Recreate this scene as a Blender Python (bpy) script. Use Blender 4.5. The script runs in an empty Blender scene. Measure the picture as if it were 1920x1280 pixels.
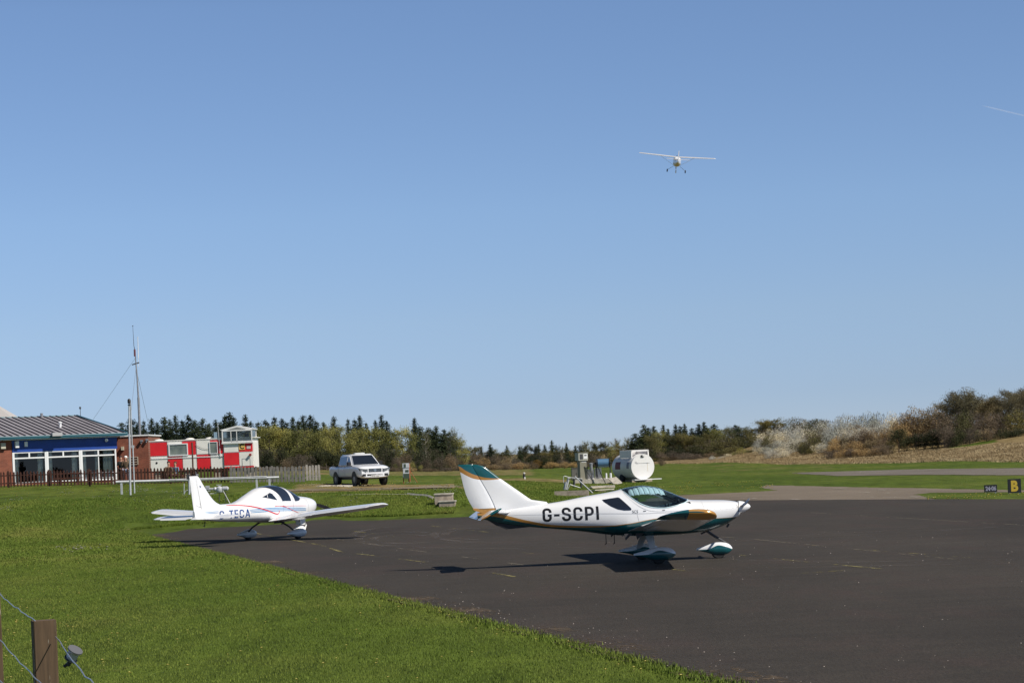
import bpy, bmesh, math, random
import numpy as np
from mathutils import Vector, Matrix
random.seed(7); rng = np.random.default_rng(7)
R = math.radians; PI = math.pi
SC = bpy.context.scene; COL = SC.collection

# ---------------------------------------------------------------- camera
F = 4000.0; ROLL = R(2.4); PX = 960; PY = 848; CH = 2.6      # measured from the photograph
cd = bpy.data.cameras.new("camera"); cam = bpy.data.objects.new("camera", cd); COL.objects.link(cam)
cd.sensor_width = 36; cd.lens = 36*F/1920; cd.shift_y = (PY-640)/1920
cam.location = (0, 0, CH); cd.clip_start = .1; cd.clip_end = 30000
cam.rotation_euler = (Matrix.Rotation(ROLL, 3, 'Y') @ Matrix.Rotation(R(90), 3, 'X')).to_euler()
SC.camera = cam

# ---------------------------------------------------------------- light
SUN_AZ = R(-32); SUN_EL = R(46)
S = Vector((math.cos(SUN_EL)*math.cos(SUN_AZ), math.cos(SUN_EL)*math.sin(SUN_AZ), math.sin(SUN_EL)))
sl = bpy.data.lights.new("sun", 'SUN'); sl.energy = 5.0; sl.angle = R(.53); sl.color = (1, .945, .86)
so = bpy.data.objects.new("sun", sl); COL.objects.link(so); so.rotation_euler = S.to_track_quat('Z', 'Y').to_euler()
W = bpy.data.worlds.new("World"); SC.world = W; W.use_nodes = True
wn = W.node_tree.nodes; wl = W.node_tree.links; wn.clear()
sk = wn.new('ShaderNodeTexSky'); sk.sky_type = 'NISHITA'; sk.sun_disc = False
sk.sun_elevation = SUN_EL; sk.sun_rotation = R(90)-SUN_AZ
sk.air_density = .6; sk.dust_density = 0.; sk.ozone_density = 1.0; sk.altitude = 100
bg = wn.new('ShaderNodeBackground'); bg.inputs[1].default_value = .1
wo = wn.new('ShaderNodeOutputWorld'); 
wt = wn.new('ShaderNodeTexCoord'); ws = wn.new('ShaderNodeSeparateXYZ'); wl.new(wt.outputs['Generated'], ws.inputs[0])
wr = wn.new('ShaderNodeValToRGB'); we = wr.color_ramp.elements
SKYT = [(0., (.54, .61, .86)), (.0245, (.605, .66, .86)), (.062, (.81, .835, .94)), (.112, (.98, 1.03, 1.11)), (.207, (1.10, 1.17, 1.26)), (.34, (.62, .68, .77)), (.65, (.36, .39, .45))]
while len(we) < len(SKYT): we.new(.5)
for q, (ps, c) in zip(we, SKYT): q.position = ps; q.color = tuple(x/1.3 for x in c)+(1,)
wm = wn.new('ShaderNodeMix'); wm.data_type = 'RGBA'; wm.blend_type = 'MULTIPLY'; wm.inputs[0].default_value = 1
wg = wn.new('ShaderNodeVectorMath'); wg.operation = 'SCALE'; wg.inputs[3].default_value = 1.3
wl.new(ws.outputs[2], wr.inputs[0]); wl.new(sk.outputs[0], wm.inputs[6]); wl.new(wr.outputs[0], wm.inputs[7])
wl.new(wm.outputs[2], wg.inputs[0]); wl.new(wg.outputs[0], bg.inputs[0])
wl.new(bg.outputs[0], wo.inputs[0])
SC.view_settings.view_transform = 'Standard'; SC.view_settings.look = 'None'
SC.view_settings.exposure = 0.0; SC.view_settings.gamma = 1

# ---------------------------------------------------------------- photo <-> world
def ray(px, py):
    a = (px-PX)/F; b = (PY-py)/F
    return a*math.cos(ROLL)+b*math.sin(ROLL), -a*math.sin(ROLL)+b*math.cos(ROLL)
def at(px, py, Y):
    u, v = ray(px, py); return Vector((u*Y, Y, CH+v*Y))
def gr(px, py, z=0.):
    u, v = ray(px, py); Y = (z-CH)/v; return Vector((u*Y, Y, z))

# ---------------------------------------------------------------- terrain height
_cp = [-2600, -200, 0, 120, 245, 420, 600, 700, 850, 960, 1060, 1180, 1300, 1460, 1700, 1920, 2900]
_cu = np.array([(p-960)/F for p in _cp])
_rows = {
 78:  [.6, .12, .08, .04, 0, 0, 0, 0, 0, 0, 0, 0, 0, 0, 0, 0, 0],
 88:  [1.2, .5, .42, .22, .03, 0, 0, 0, 0, 0, 0, 0, 0, 0, 0, 0, 0],
 94:  [1.5, .8, .7, .55, .35, .14, .0, .06, .12, 0, 0, 0, 0, 0, 0, 0, 0],
 99:  [1.6, 1., .95, .9, .8, .72, .5, .62, .78, .1, 0, 0, 0, 0, 0, 0, 0],
 105: [1.7, 1.2, 1.15, 1.1, 1.05, .98, .9, .9, .85, .28, 0, 0, 0, 0, 0, 0, 0],
 114: [1.7, 1.45, 1.42, 1.36, 1.28, 1.2, 1.1, 1.02, .92, .45, .12, .03, 0, 0, 0, 0, 0],
 130: [1.75, 1.75, 1.73, 1.68, 1.6, 1.5, 1.33, 1.14, .9, .6, .36, .2, .05, 0, 0, 0, 0],
 150: [1.9, 1.9, 1.9, 1.88, 1.82, 1.7, 1.45, 1.25, 1., .8, .5, .32, .1, 0, 0, 0, 0],
 180: [2., 2., 2., 2., 1.95, 1.85, 1.6, 1.3, 1., .85, .6, .35, .1, 0, 0, .1, .6],
 215: [2., 2., 2., 2., 2., 1.9, 1.6, 1.2, .9, .84, .6, .3, .1, 0, .15, 1.7, 3.0],
 232: [2., 2., 2., 2., 2., 1.85, 1.55, 1.1, .8, .7, .5, .25, .08, 0, .9, 2.3, 3.6],
 250: [2., 2., 2., 2., 2., 1.8, 1.5, 1., .7, .5, .4, .2, .05, .5, 2.1, 2.9, 4.],
 290: [1.8, 1.8, 1.8, 1.8, 1.8, 1.7, 1.35, .9, .5, .3, .2, .1, .2, 1.8, 3.7, 3.5, 4.2],
 320: [1.5, 1.5, 1.5, 1.5, 1.5, 1.5, 1.2, .8, .3, 0., 0., 0, .4, 2.7, 4.1, 3.6, 4.2],
 450: [0, 0, 0, 0, 0, 0, 0, -.5, -1.5, -2., -2., -1., 0, 1., 1.5, 2., 3.],
 900: [-4, -4, -4, -4, -4, -4, -4, -5, -6, -6, -6, -5, -4, -3, -2, -1, 0.],
}
_ry = np.array(sorted(_rows)); _rt = np.array([_rows[k] for k in _ry])
def gz_np(X, Y):
    X = np.asarray(X, float); Y = np.asarray(Y, float)
    u = np.clip(X/np.maximum(Y, 1.), _cu[0], _cu[-1]); y = np.clip(Y, _ry[0], _ry[-1])
    i = np.clip(np.searchsorted(_cu, u)-1, 0, len(_cu)-2); j = np.clip(np.searchsorted(_ry, y)-1, 0, len(_ry)-2)
    a = (u-_cu[i])/(_cu[i+1]-_cu[i]); b = (y-_ry[j])/(_ry[j+1]-_ry[j])
    a = a*a*(3-2*a)*.4+a*.6
    z = (_rt[j, i]*(1-a)+_rt[j, i+1]*a)*(1-b)+(_rt[j+1, i]*(1-a)+_rt[j+1, i+1]*a)*b
    z = z*np.clip((Y-58)/20., 0, 1)
    t = np.clip((Y-5)/17., 0, 1); z = z+1.0*(1-t*t*(3-2*t))
    return z
def gz(X, Y): return float(gz_np(X, Y))
def onground(px, Y):
    X = (px-PX)/F*Y
    for _ in range(6):
        z = gz(X, Y); v = (z-CH)/Y
        X = ((px-PX)/F/math.cos(ROLL)+v*math.tan(ROLL))*Y
    return Vector((X, Y, gz(X, Y)))

# ---------------------------------------------------------------- object helpers
def tag(o, label=None, cat=None, group=None, kind=None):
    if label: o['label'] = label
    if cat: o['category'] = cat
    if group: o['group'] = group
    if kind: o['kind'] = kind
    return o
def thing(name, loc=(0, 0, 0), rz=0., label=None, cat=None, group=None, rot=None):
    o = bpy.data.objects.new(name, None); COL.objects.link(o); o.location = loc
    o.rotation_euler = rot if rot is not None else (0, 0, rz)
    return tag(o, label, cat, group)
def mesh_np(name, verts, faces, mats, parent=None, smooth=False, fm=None, auto=None):
    me = bpy.data.meshes.new(name)
    me.from_pydata([tuple(v) for v in verts], [], [tuple(f) for f in faces])
    for m in (mats if isinstance(mats, (list, tuple)) else [mats]): me.materials.append(m)
    if fm is not None: me.polygons.foreach_set('material_index', np.asarray(fm, dtype=np.int32))
    if smooth:
        me.polygons.foreach_set('use_smooth', np.ones(len(me.polygons), dtype=bool))
    me.update()
    o = bpy.data.objects.new(name, me); COL.objects.link(o)
    if parent is not None: o.parent = parent
    if auto is not None:
        bm = bmesh.new(); bm.from_mesh(me)
        for e in bm.edges:
            if len(e.link_faces) == 2 and e.calc_face_angle(0) > auto: e.smooth = False
        bm.to_mesh(me); bm.free()
    return o
class MB:
    """collects shapes into one mesh"""
    def __init__(s): s.v = []; s.f = []; s.m = []
    def add(s, vs, fs, m=0):
        o = len(s.v); s.v += [tuple(v) for v in vs]; s.f += [tuple(i+o for i in f) for f in fs]; s.m += [m]*len(fs)
    def box(s, c, d, m=0, M=None, rz=0., bev=0.):
        x, y, z = d[0]/2, d[1]/2, d[2]/2
        cr, sr = math.cos(rz), math.sin(rz)
        if bev > 0:
            b = min(bev, x*.9, y*.9); pts = []
            for (sx, sy) in ((-1, -1), (1, -1), (1, 1), (-1, 1)):
                o1 = (sx*(x-b), sy*y); o2 = (sx*x, sy*(y-b))
                pts += [o1, o2] if sx*sy > 0 else [o2, o1]
            pts = [pts[i] for i in (0, 1, 2, 3, 4, 5, 6, 7)]
            ctr = sorted(pts, key=lambda p: math.atan2(p[1], p[0])); n = 8
            vs = []
            for zz in (-z, z): vs += [(p[0], p[1], zz) for p in ctr]
            fs = [(i, (i+1) % n, n+(i+1) % n, n+i) for i in range(n)]+[tuple(range(n-1, -1, -1)), tuple(range(n, 2*n))]
        else:
            vs = [(i*x, j*y, k*z) for i in (-1, 1) for j in (-1, 1) for k in (-1, 1)]
            fs = [(0, 1, 3, 2), (4, 6, 7, 5), (0, 4, 5, 1), (2, 3, 7, 6), (0, 2, 6, 4), (1, 5, 7, 3)]
        out = []
        for v in vs:
            w = Vector((v[0]*cr-v[1]*sr, v[0]*sr+v[1]*cr, v[2]))
            if M is not None: w = M @ w
            out.append(w+Vector(c))
        s.add(out, fs, m); return s
    def tube(s, pts, r, m=0, n=8, cap=True):
        pts = [Vector(p) for p in pts]; k = len(pts)
        rs = r if isinstance(r, (list, tuple)) else [r]*k
        vs = []; ref = None
        for i, p in enumerate(pts):
            d = (pts[min(i+1, k-1)]-pts[max(i-1, 0)]).normalized()
            if ref is None: ref = Vector((0, 0, 1)) if abs(d.z) < .9 else Vector((1, 0, 0))
            a = d.cross(ref).normalized(); b = d.cross(a).normalized(); ref = b.cross(d) if False else ref
            for j in range(n):
                t = 2*PI*j/n; vs.append(p+a*math.cos(t)*rs[i]+b*math.sin(t)*rs[i])
        fs = [(i*n+j, i*n+(j+1) % n, (i+1)*n+(j+1) % n, (i+1)*n+j) for i in range(k-1) for j in range(n)]
        if cap: fs += [tuple(range(n-1, -1, -1)), tuple(range((k-1)*n, k*n))]
        s.add(vs, fs, m); return s
    def lathe(s, c, prof, m=0, n=16, axis='z'):
        vs = []
        for (r, h) in prof:
            for j in range(n):
                t = 2*PI*j/n; p = (r*math.cos(t), r*math.sin(t), h)
                if axis == 'x': p = (p[2], p[0], p[1])
                if axis == 'y': p = (p[0], p[2], p[1])
                vs.append((p[0]+c[0], p[1]+c[1], p[2]+c[2]))
        k = len(prof)
        fs = [(i*n+j, i*n+(j+1) % n, (i+1)*n+(j+1) % n, (i+1)*n+j) for i in range(k-1) for j in range(n)]
        fs += [tuple(range(n-1, -1, -1)), tuple(range((k-1)*n, k*n))]
        s.add(vs, fs, m); return s
    def prism(s, poly, y0, y1, m=0, f=None):
        """poly in (x,z), extruded along y"""
        n = len(poly); f = f or (lambda p: p)
        vs = [f((p[0], y0, p[1])) for p in poly]+[f((p[0], y1, p[1])) for p in poly]
        s.add(vs, [tuple(range(n)), tuple(range(2*n-1, n-1, -1))]+[(i, n+i, n+(i+1) % n, (i+1) % n) for i in range(n)], m); return s
    def build(s, name, mats, parent=None, smooth=False, auto=None):
        o = mesh_np(name, s.v, s.f, mats, parent, smooth, s.m, None)
        bm = bmesh.new(); bm.from_mesh(o.data); bmesh.ops.recalc_face_normals(bm, faces=bm.faces)
        if auto is not None:
            for f in bm.faces: f.smooth = True
            for e in bm.edges:
                if len(e.link_faces) == 2 and e.calc_face_angle(0) > auto: e.smooth = False
        bm.to_mesh(o.data); bm.free(); return o
def copy_tree(o, parent=None):
    c = o.copy(); COL.objects.link(c); c.parent = parent
    for ch in list(o.children): copy_tree(ch, c)
    return c

# ---------------------------------------------------------------- materials
def nd(nt, t, **kw):
    n = nt.nodes.new(t)
    for k, v in kw.items(): setattr(n, k, v)
    return n
def mat(name, col, rough=.5, metal=0., var=0., vscale=3., bump=0., bscale=40., coat=0., col2=None, spec=.5, detail=4.):
    m = bpy.data.materials.new(name); m.use_nodes = True; nt = m.node_tree; p = nt.nodes['Principled BSDF']
    p.inputs['Roughness'].default_value = rough; p.inputs['Metallic'].default_value = metal
    p.inputs['Specular IOR Level'].default_value = spec
    if coat: p.inputs['Coat Weight'].default_value = coat; p.inputs['Coat Roughness'].default_value = .08
    c = (*col, 1)
    tc = nd(nt, 'ShaderNodeTexCoord')
    if var or col2:
        nz = nd(nt, 'ShaderNodeTexNoise'); nz.inputs['Scale'].default_value = vscale; nz.inputs['Detail'].default_value = detail
        nt.links.new(tc.outputs['Object'], nz.inputs['Vector'])
        rp = nd(nt, 'ShaderNodeValToRGB'); rp.color_ramp.elements[0].position = .35; rp.color_ramp.elements[1].position = .65
        c2 = (*col2, 1) if col2 else tuple(min(1, x*(1+var)) for x in col)+(1,)
        c1 = c if col2 else tuple(x*(1-var) for x in col)+(1,)
        rp.color_ramp.elements[0].color = c1; rp.color_ramp.elements[1].color = c2
        nt.links.new(nz.outputs[0], rp.inputs[0]); nt.links.new(rp.outputs[0], p.inputs['Base Color'])
    else: p.inputs['Base Color'].default_value = c
    if bump:
        nb = nd(nt, 'ShaderNodeTexNoise'); nb.inputs['Scale'].default_value = bscale; nb.inputs['Detail'].default_value = 3
        nt.links.new(tc.outputs['Object'], nb.inputs['Vector'])
        bp = nd(nt, 'ShaderNodeBump'); bp.inputs['Strength'].default_value = bump; bp.inputs['Distance'].default_value = .02
        nt.links.new(nb.outputs[0], bp.inputs['Height']); nt.links.new(bp.outputs[0], p.inputs['Normal'])
    return m
def ramp(nt, src, stops):
    r = nd(nt, 'ShaderNodeValToRGB'); e = r.color_ramp.elements
    while len(e) < len(stops): e.new(.5)
    for q, (ps, c) in zip(e, stops): q.position = ps; q.color = (*c, 1) if len(c) == 3 else c
    nt.links.new(src, r.inputs[0]); return r.outputs[0]
def noise(nt, vec, scale, detail=4., rough=.55):
    n = nd(nt, 'ShaderNodeTexNoise'); n.inputs['Scale'].default_value = scale; n.inputs['Detail'].default_value = detail
    n.inputs['Roughness'].default_value = rough; nt.links.new(vec, n.inputs['Vector']); return n.outputs[0]
def mix(nt, a, b, f, mode='MIX'):
    n = nd(nt, 'ShaderNodeMix', data_type='RGBA', blend_type=mode)
    for i, x in ((6, a), (7, b)):
        if isinstance(x, tuple): n.inputs[i].default_value = (*x, 1) if len(x) == 3 else x
        else: nt.links.new(x, n.inputs[i])
    if isinstance(f, (int, float)): n.inputs[0].default_value = f
    else: nt.links.new(f, n.inputs[0])
    return n.outputs[2]
def scaled(nt, vec, s):
    m = nd(nt, 'ShaderNodeMapping'); m.inputs['Scale'].default_value = s; nt.links.new(vec, m.inputs['Vector']); return m.outputs[0]
def base(name, rough=.9, spec=.2):
    m = bpy.data.materials.new(name); m.use_nodes = True; nt = m.node_tree; p = nt.nodes['Principled BSDF']
    p.inputs['Roughness'].default_value = rough; p.inputs['Specular IOR Level'].default_value = spec
    g = nd(nt, 'ShaderNodeNewGeometry'); return m, nt, p, g.outputs['Position']
def bump(nt, p, h, st=.5, d=.05):
    b = nd(nt, 'ShaderNodeBump'); b.inputs['Strength'].default_value = st; b.inputs['Distance'].default_value = d
    nt.links.new(h, b.inputs['Height']); nt.links.new(b.outputs[0], p.inputs['Normal'])
def grass_mat(name, cols, drycol, dryamt=0., bs=.5):
    m, nt, p, pos = base(name, .95, .06)
    big = noise(nt, scaled(nt, pos, (.09, .05, .09)), 1., 5, .62)
    c = ramp(nt, big, [(.3, cols[0]), (.5, cols[1]), (.68, cols[2])])
    mid = noise(nt, scaled(nt, pos, (1.2, .35, 1.2)), 1., 4, .7)
    c = mix(nt, c, ramp(nt, mid, [(.3, (.45, .45, .45)), (.7, (1.5, 1.45, 1.35))]), .75, 'MULTIPLY')
    fine = noise(nt, scaled(nt, pos, (26, 7, 26)), 1., 3, .8)
    c = mix(nt, c, ramp(nt, fine, [(.28, (.4, .42, .4)), (.72, (1.6, 1.55, 1.45))]), .55, 'MULTIPLY')
    dn = noise(nt, scaled(nt, pos, (.3, .13, .3)), 1., 5, .7)
    a = nd(nt, 'ShaderNodeAttribute'); a.attribute_name = 'dry'
    ad = nd(nt, 'ShaderNodeMath', operation='MULTIPLY_ADD'); nt.links.new(dn, ad.inputs[0]); ad.inputs[1].default_value = .9
    sm = nd(nt, 'ShaderNodeMath', operation='ADD'); nt.links.new(ad.outputs[0], sm.inputs[0]); nt.links.new(a.outputs['Fac'], sm.inputs[1])
    ad.inputs[2].default_value = dryamt-.1
    f = ramp(nt, sm.outputs[0], [(.48, (0, 0, 0)), (.72, (1, 1, 1))])
    dc = ramp(nt, mid, [(.3, drycol[0]), (.7, drycol[1])])
    c = mix(nt, c, mix(nt, dc, ramp(nt, fine, [(.3, (.55, .55, .55)), (.7, (1.4, 1.4, 1.4))]), .6, 'MULTIPLY'), f)
    nt.links.new(c, p.inputs['Base Color']); bump(nt, p, fine, bs, .06); return m
M_grass = grass_mat('grass', [(.056, .088, .014), (.080, .115, .019), (.118, .142, .030)], [(.16, .115, .045), (.30, .225, .115)])
def asphalt(name, c0, c1, tint, streak=1.):
    m, nt, p, pos = base(name, .88, .18)
    big = noise(nt, scaled(nt, pos, (.16, .06, .1)), 1., 5, .6)
    c = ramp(nt, big, [(.3, c0), (.7, c1)])
    st = noise(nt, scaled(nt, pos, (.22, 1.4, 1)), 1., 5, .75)
    c = mix(nt, c, ramp(nt, st, [(.3, (.78, .78, .78)), (.72, (1.22, 1.2, 1.18))]), .6*streak, 'MULTIPLY')
    pat = noise(nt, scaled(nt, pos, (.5, .2, .5)), 1., 4, .7)
    c = mix(nt, c, tint, ramp(nt, pat, [(.5, (0, 0, 0)), (.75, (.5, .5, .5))]))
    fine = noise(nt, scaled(nt, pos, (36, 12, 36)), 1., 2, .8)
    c = mix(nt, c, ramp(nt, fine, [(.3, (.66, .66, .66)), (.5, (1, 1, 1)), (.7, (1.35, 1.33, 1.3)), (.8, (3.2, 3.1, 2.9))]), .8, 'MULTIPLY')
    nt.links.new(c, p.inputs['Base Color']); bump(nt, p, fine, .35, .02); return m
M_apron = asphalt('apron_asphalt', (.037, .032, .026), (.060, .051, .041), (.068, .045, .038))
M_taxi = asphalt('taxiway_asphalt', (.15, .122, .090), (.21, .172, .13), (.15, .12, .09), .6)
M_run = asphalt('runway_asphalt', (.13, .112, .092), (.20, .175, .145), (.10, .085, .07), .6)
M_path = asphalt('worn_path', (.15, .115, .065), (.25, .205, .14), (.07, .075, .03), .8)
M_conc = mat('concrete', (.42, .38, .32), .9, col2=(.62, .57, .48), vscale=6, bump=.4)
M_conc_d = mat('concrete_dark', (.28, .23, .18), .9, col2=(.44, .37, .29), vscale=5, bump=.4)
M_white = mat('white_gelcoat', (.80, .80, .80), .22, coat=.4, var=.02, vscale=1.5)
M_whitep = mat('white_paint', (.78, .77, .74), .5, var=.06, vscale=2)
M_teal = mat('teal_paint', (.006, .085, .095), .25, coat=.5)
M_gold = mat('gold_paint', (.52, .26, .06), .3, metal=.2, coat=.4)
M_black = mat('black', (.012, .012, .014), .5)
M_rubber = mat('rubber', (.02, .02, .02), .85, var=.2, vscale=20)
M_dark = mat('dark_grey', (.05, .05, .055), .6)
M_grey = mat('grey_metal', (.34, .34, .35), .45, metal=.5, var=.1, vscale=8)
M_galv = mat('galvanised', (.55, .56, .57), .5, metal=.3, var=.12, vscale=6)
M_regblack = mat('registration_black', (.012, .012, .014), .35)
M_regblue = mat('registration_blue', (.02, .07, .24), .35)
M_stripe = mat('stripe_blue', (.10, .30, .55), .35)
M_red = mat('stripe_red', (.62, .03, .05), .35)
M_seat = mat('seat_fabric', (.16, .17, .19), .9, var=.1)
M_panel = mat('panel_dark', (.03, .035, .04), .7)
M_lining = mat('cabin_lining', (.22, .24, .25), .9, var=.1)
M_shade = mat('sunshade_fabric', (.75, .80, .84), .9)
def glassmat(name, tint, rough=.03, alpha=.25):
    m = bpy.data.materials.new(name); m.use_nodes = True; nt = m.node_tree; nt.nodes.clear()
    t = nd(nt, 'ShaderNodeBsdfTransparent'); t.inputs[0].default_value = (*tint, 1)
    g = nd(nt, 'ShaderNodeBsdfGlossy'); g.inputs['Roughness'].default_value = rough; g.inputs[0].default_value = (1, 1, 1, 1)
    fr = nd(nt, 'ShaderNodeFresnel'); fr.inputs[0].default_value = 1.5
    ad = nd(nt, 'ShaderNodeMath', operation='MULTIPLY_ADD'); nt.links.new(fr.outputs[0], ad.inputs[0]); ad.inputs[1].default_value = .9; ad.inputs[2].default_value = alpha
    mx = nd(nt, 'ShaderNodeMixShader'); nt.links.new(ad.outputs[0], mx.inputs[0]); nt.links.new(t.outputs[0], mx.inputs[1]); nt.links.new(g.outputs[0], mx.inputs[2])
    o = nd(nt, 'ShaderNodeOutputMaterial'); nt.links.new(mx.outputs[0], o.inputs[0]); return m
M_canopy = glassmat('teal_tinted_canopy', (.60, .73, .76), alpha=.03)
M_glass = glassmat('window_glass', (.74, .78, .77), alpha=.0)
M_dglass = mat('dark_glass', (.015, .02, .03), .04, spec=.8, coat=.3)
M_brick = None
# ================================================================ GROUND
def build_ground():
    us = np.concatenate([np.linspace(-1.3, -.42, 14)[:-1], np.linspace(-.42, .42, 190), np.linspace(.42, 1.3, 14)[1:]])
    ys = np.concatenate([[-60, -30, -10], np.arange(0, 60, 3.), np.arange(60, 135, .9), np.arange(135, 340, 2.2), np.geomspace(340, 9000, 26)])
    V = []; dry = []
    U, Yg = np.meshgrid(us, ys); X = U*(np.maximum(Yg, 0)+26)
    Z = gz_np(X, Yg)
    Z = Z+np.where(Yg > 90, 1, 0)*.05*np.sin(X*.9+Yg*.31)*np.cos(Yg*.23+X*.17)*np.clip(Z, 0, 1)
    u = X/np.maximum(Yg, 1); px = 960+F*u
    bl = np.interp(px, [1100, 1240, 1400, 1560, 1740, 1920, 2400], [380, 298, 246, 217, 195, 175, 148])
    d = np.clip((Yg-bl)/4., 0, 1)*.75
    d = np.maximum(d, ((px > 545) & (px < 905) & (Yg > 107) & (Yg < 124))*.36)
    d = np.maximum(d, ((px > 865) & (px < 1055) & (Yg > 143) & (Yg < 152))*.34)
    d = np.maximum(d, ((px > 430) & (px < 1000) & (Yg > 165))*.25)
    d = np.maximum(d, ((px > 1150) & (px <= 1560) & (Yg > bl-70))*.12)
    d = np.maximum(d, ((px < 260) & (Yg > 60) & (Yg < 90))*.13)
    gp = (px > 1765) & (px < 1880) & (Yg > 219) & (Yg < 229); d = np.where(gp, .1, d)
    ny, nx = U.shape
    verts = np.stack([X, Yg, Z], -1).reshape(-1, 3)
    ii = np.arange(ny*nx).reshape(ny, nx)
    faces = np.stack([ii[:-1, :-1], ii[:-1, 1:], ii[1:, 1:], ii[1:, :-1]], -1).reshape(-1, 4)
    o = mesh_np('ground', verts.tolist(), faces.tolist(), M_grass, smooth=True)
    at_ = o.data.attributes.new('dry', 'FLOAT', 'POINT'); at_.data.foreach_set('value', d.reshape(-1).astype(np.float32))
    tag(o, kind='structure')
build_ground()
def ragged(pts, amp, step=.8, seed=1):
    r = random.Random(seed); out = []
    n = len(pts)
    for i in range(n):
        a = Vector(pts[i][:2]); b = Vector(pts[(i+1) % n][:2]); L = (b-a).length; k = max(1, int(L/step)) if L < 400 else 1
        nr = Vector((-(b-a).y, (b-a).x)).normalized()
        for j in range(k):
            p = a.lerp(b, j/k)+nr*(r.gauss(0, amp) if j else 0); out.append(p)
    return out
def sheet(name, pts, m, z, amp=.1, step=.8, seed=1):
    P = ragged(pts, amp, step, seed)
    bm = bmesh.new(); vs = [bm.verts.new((p.x, p.y, z)) for p in P]
    f = bm.faces.new(vs); f.normal_update()
    if f.normal.z < 0: f.normal_flip()
    bmesh.ops.triangulate(bm, faces=[f])
    me = bpy.data.meshes.new(name); bm.to_mesh(me); bm.free(); me.materials.append(m)
    o = bpy.data.objects.new(name, me); COL.objects.link(o); return tag(o, kind='structure')
NEAR_A = Vector((-15.9, 88)); NEAR_B = Vector((2.4, 23))
apron_pts = [(2.95, 20.4), (-15.9, 88)]+[gr(*p)[:2] for p in ((345, 989), (420, 983), (575, 972.5), (740, 970), (850, 965.5), (905, 962), (1000, 950), (1120, 943), (1240, 939), (1500, 937), (1750, 935.7), (1920, 936), (2300, 936))]+[(60, 20.4)]
sheet('apron', apron_pts, M_apron, .012, .09)
sheet('taxiway', [gr(*p)[:2] for p in ((1200, 945), (1215, 934), (1240, 930), (1300, 927), (1400, 922.5), (1458, 919), (1430, 914), (1365, 909), (1450, 909.5), (1560, 912), (1743, 915.5), (1885, 918), (2300, 926), (2300, 929), (1920, 922), (1745, 923.5), (1712, 927), (1738, 932), (1752, 938), (1400, 941))], M_taxi, .006, .12)
sheet('runway', [gr(*p)[:2] for p in ((1486, 887), (1570, 892.3), (1743, 890), (1920, 891), (2300, 893), (2300, 868), (1920, 877.6), (1723, 879.3), (1600, 883), (1486, 886.2))], M_run, .02, .15)
def drape(name, pts, w, m, dz=.02, kind='structure', n=3, seg=1.0, wob=.0):
    """strip along world XY polyline laid on the ground"""
    out = []; P = [Vector(p[:2]) for p in pts]
    for a, b in zip(P, P[1:]):
        k = max(1, int((b-a).length/seg)); out += [a.lerp(b, i/k) for i in range(k)]
    out.append(P[-1]); vs = []; k = len(out); rr = random.Random(3)
    for i, p in enumerate(out):
        d = (out[min(i+1, k-1)]-out[max(i-1, 0)]).normalized(); nr = Vector((-d.y, d.x)); ww = w*(1+rr.uniform(-wob, wob))
        for j in range(n):
            q = p+nr*ww*(j/(n-1)-.5); vs.append((q.x, q.y, gz(q.x, q.y)+dz))
    fs = [(i*n+j, i*n+j+1, (i+1)*n+j+1, (i+1)*n+j) for i in range(k-1) for j in range(n-1)]
    o = mesh_np(name, vs, fs, m, smooth=True); return tag(o, kind=kind) if kind else o
def og(px, Y): return onground(px, Y)
def broken(name, col, thr, sc=3., rough=.8, soft=.05, amax=1.):
    m, nt, p, pos = base(name, rough, .2)
    n1 = noise(nt, pos, sc, 3, .8); n2 = noise(nt, pos, .35, 2, .5)
    ml = nd(nt, 'ShaderNodeMath', operation='ADD'); nt.links.new(n1, ml.inputs[0]); nt.links.new(n2, ml.inputs[1])
    hv = nd(nt, 'ShaderNodeMath', operation='MULTIPLY'); nt.links.new(ml.outputs[0], hv.inputs[0]); hv.inputs[1].default_value = .5; thr *= .5
    f = ramp(nt, hv.outputs[0], [(thr, (0, 0, 0)), (min(1, thr+soft), (amax, amax, amax))])
    nt.links.new(f, p.inputs['Alpha']); p.inputs['Base Color'].default_value = (*col, 1); return m
M_moss = broken('moss_seam', (.24, .21, .085), 1.04, 3.2)
M_line = broken('worn_white_line', (.42, .39, .33), 1.02, 1.6)
M_tyre = broken('tyre_track', (.125, .106, .092), .80, 1.2, soft=.16, amax=.6)
M_seam = broken('weathered_seam', (.17, .15, .11), .95, 2.)
def flatline(name, pxs, w, m, z=.018):
    P = [gr(*p) for p in pxs]; out = []
    vs = []
    for i, p in enumerate(P):
        d = (P[min(i+1, len(P)-1)]-P[max(i-1, 0)]); d.z = 0; d.normalize(); nr = Vector((-d.y, d.x, 0))
        vs += [tuple(p+nr*w/2+Vector((0, 0, z))), tuple(p-nr*w/2+Vector((0, 0, z)))]
    fs = [(2*i, 2*i+1, 2*i+3, 2*i+2) for i in range(len(P)-1)]
    o = mesh_np(name, vs, fs, m); return tag(o, kind='structure')
for q in ([(808, 986), (950, 1002)], [(655, 995), (740, 1006)], [(475, 999), (600, 1022), (640, 1035), (700, 1042), (840, 1060)],
          [(920, 1029), (1010, 1040)], [(895, 1069), (965, 1082)], [(1262, 1030), (1290, 1034)], [(1383, 1041), (1500, 1053), (1650, 1067)],
          [(1395, 1083.5), (1470, 1078), (1600, 1069)], [(1525, 1023), (1660, 1034), (1810, 1046), (1920, 1057)], [(1262, 1068), (1300, 1073), (1380, 1083)]):
    flatline('apron_seam', q, .10, M_moss)
for q in ([(1100, 990), (1400, 1010), (1700, 1040), (1920, 1062)], [(560, 1000), (760, 1030), (1000, 1062)],
          [(1500, 960), (1920, 985)]):
    flatline('apron_seam', q, .06, M_seam, .016)
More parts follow.
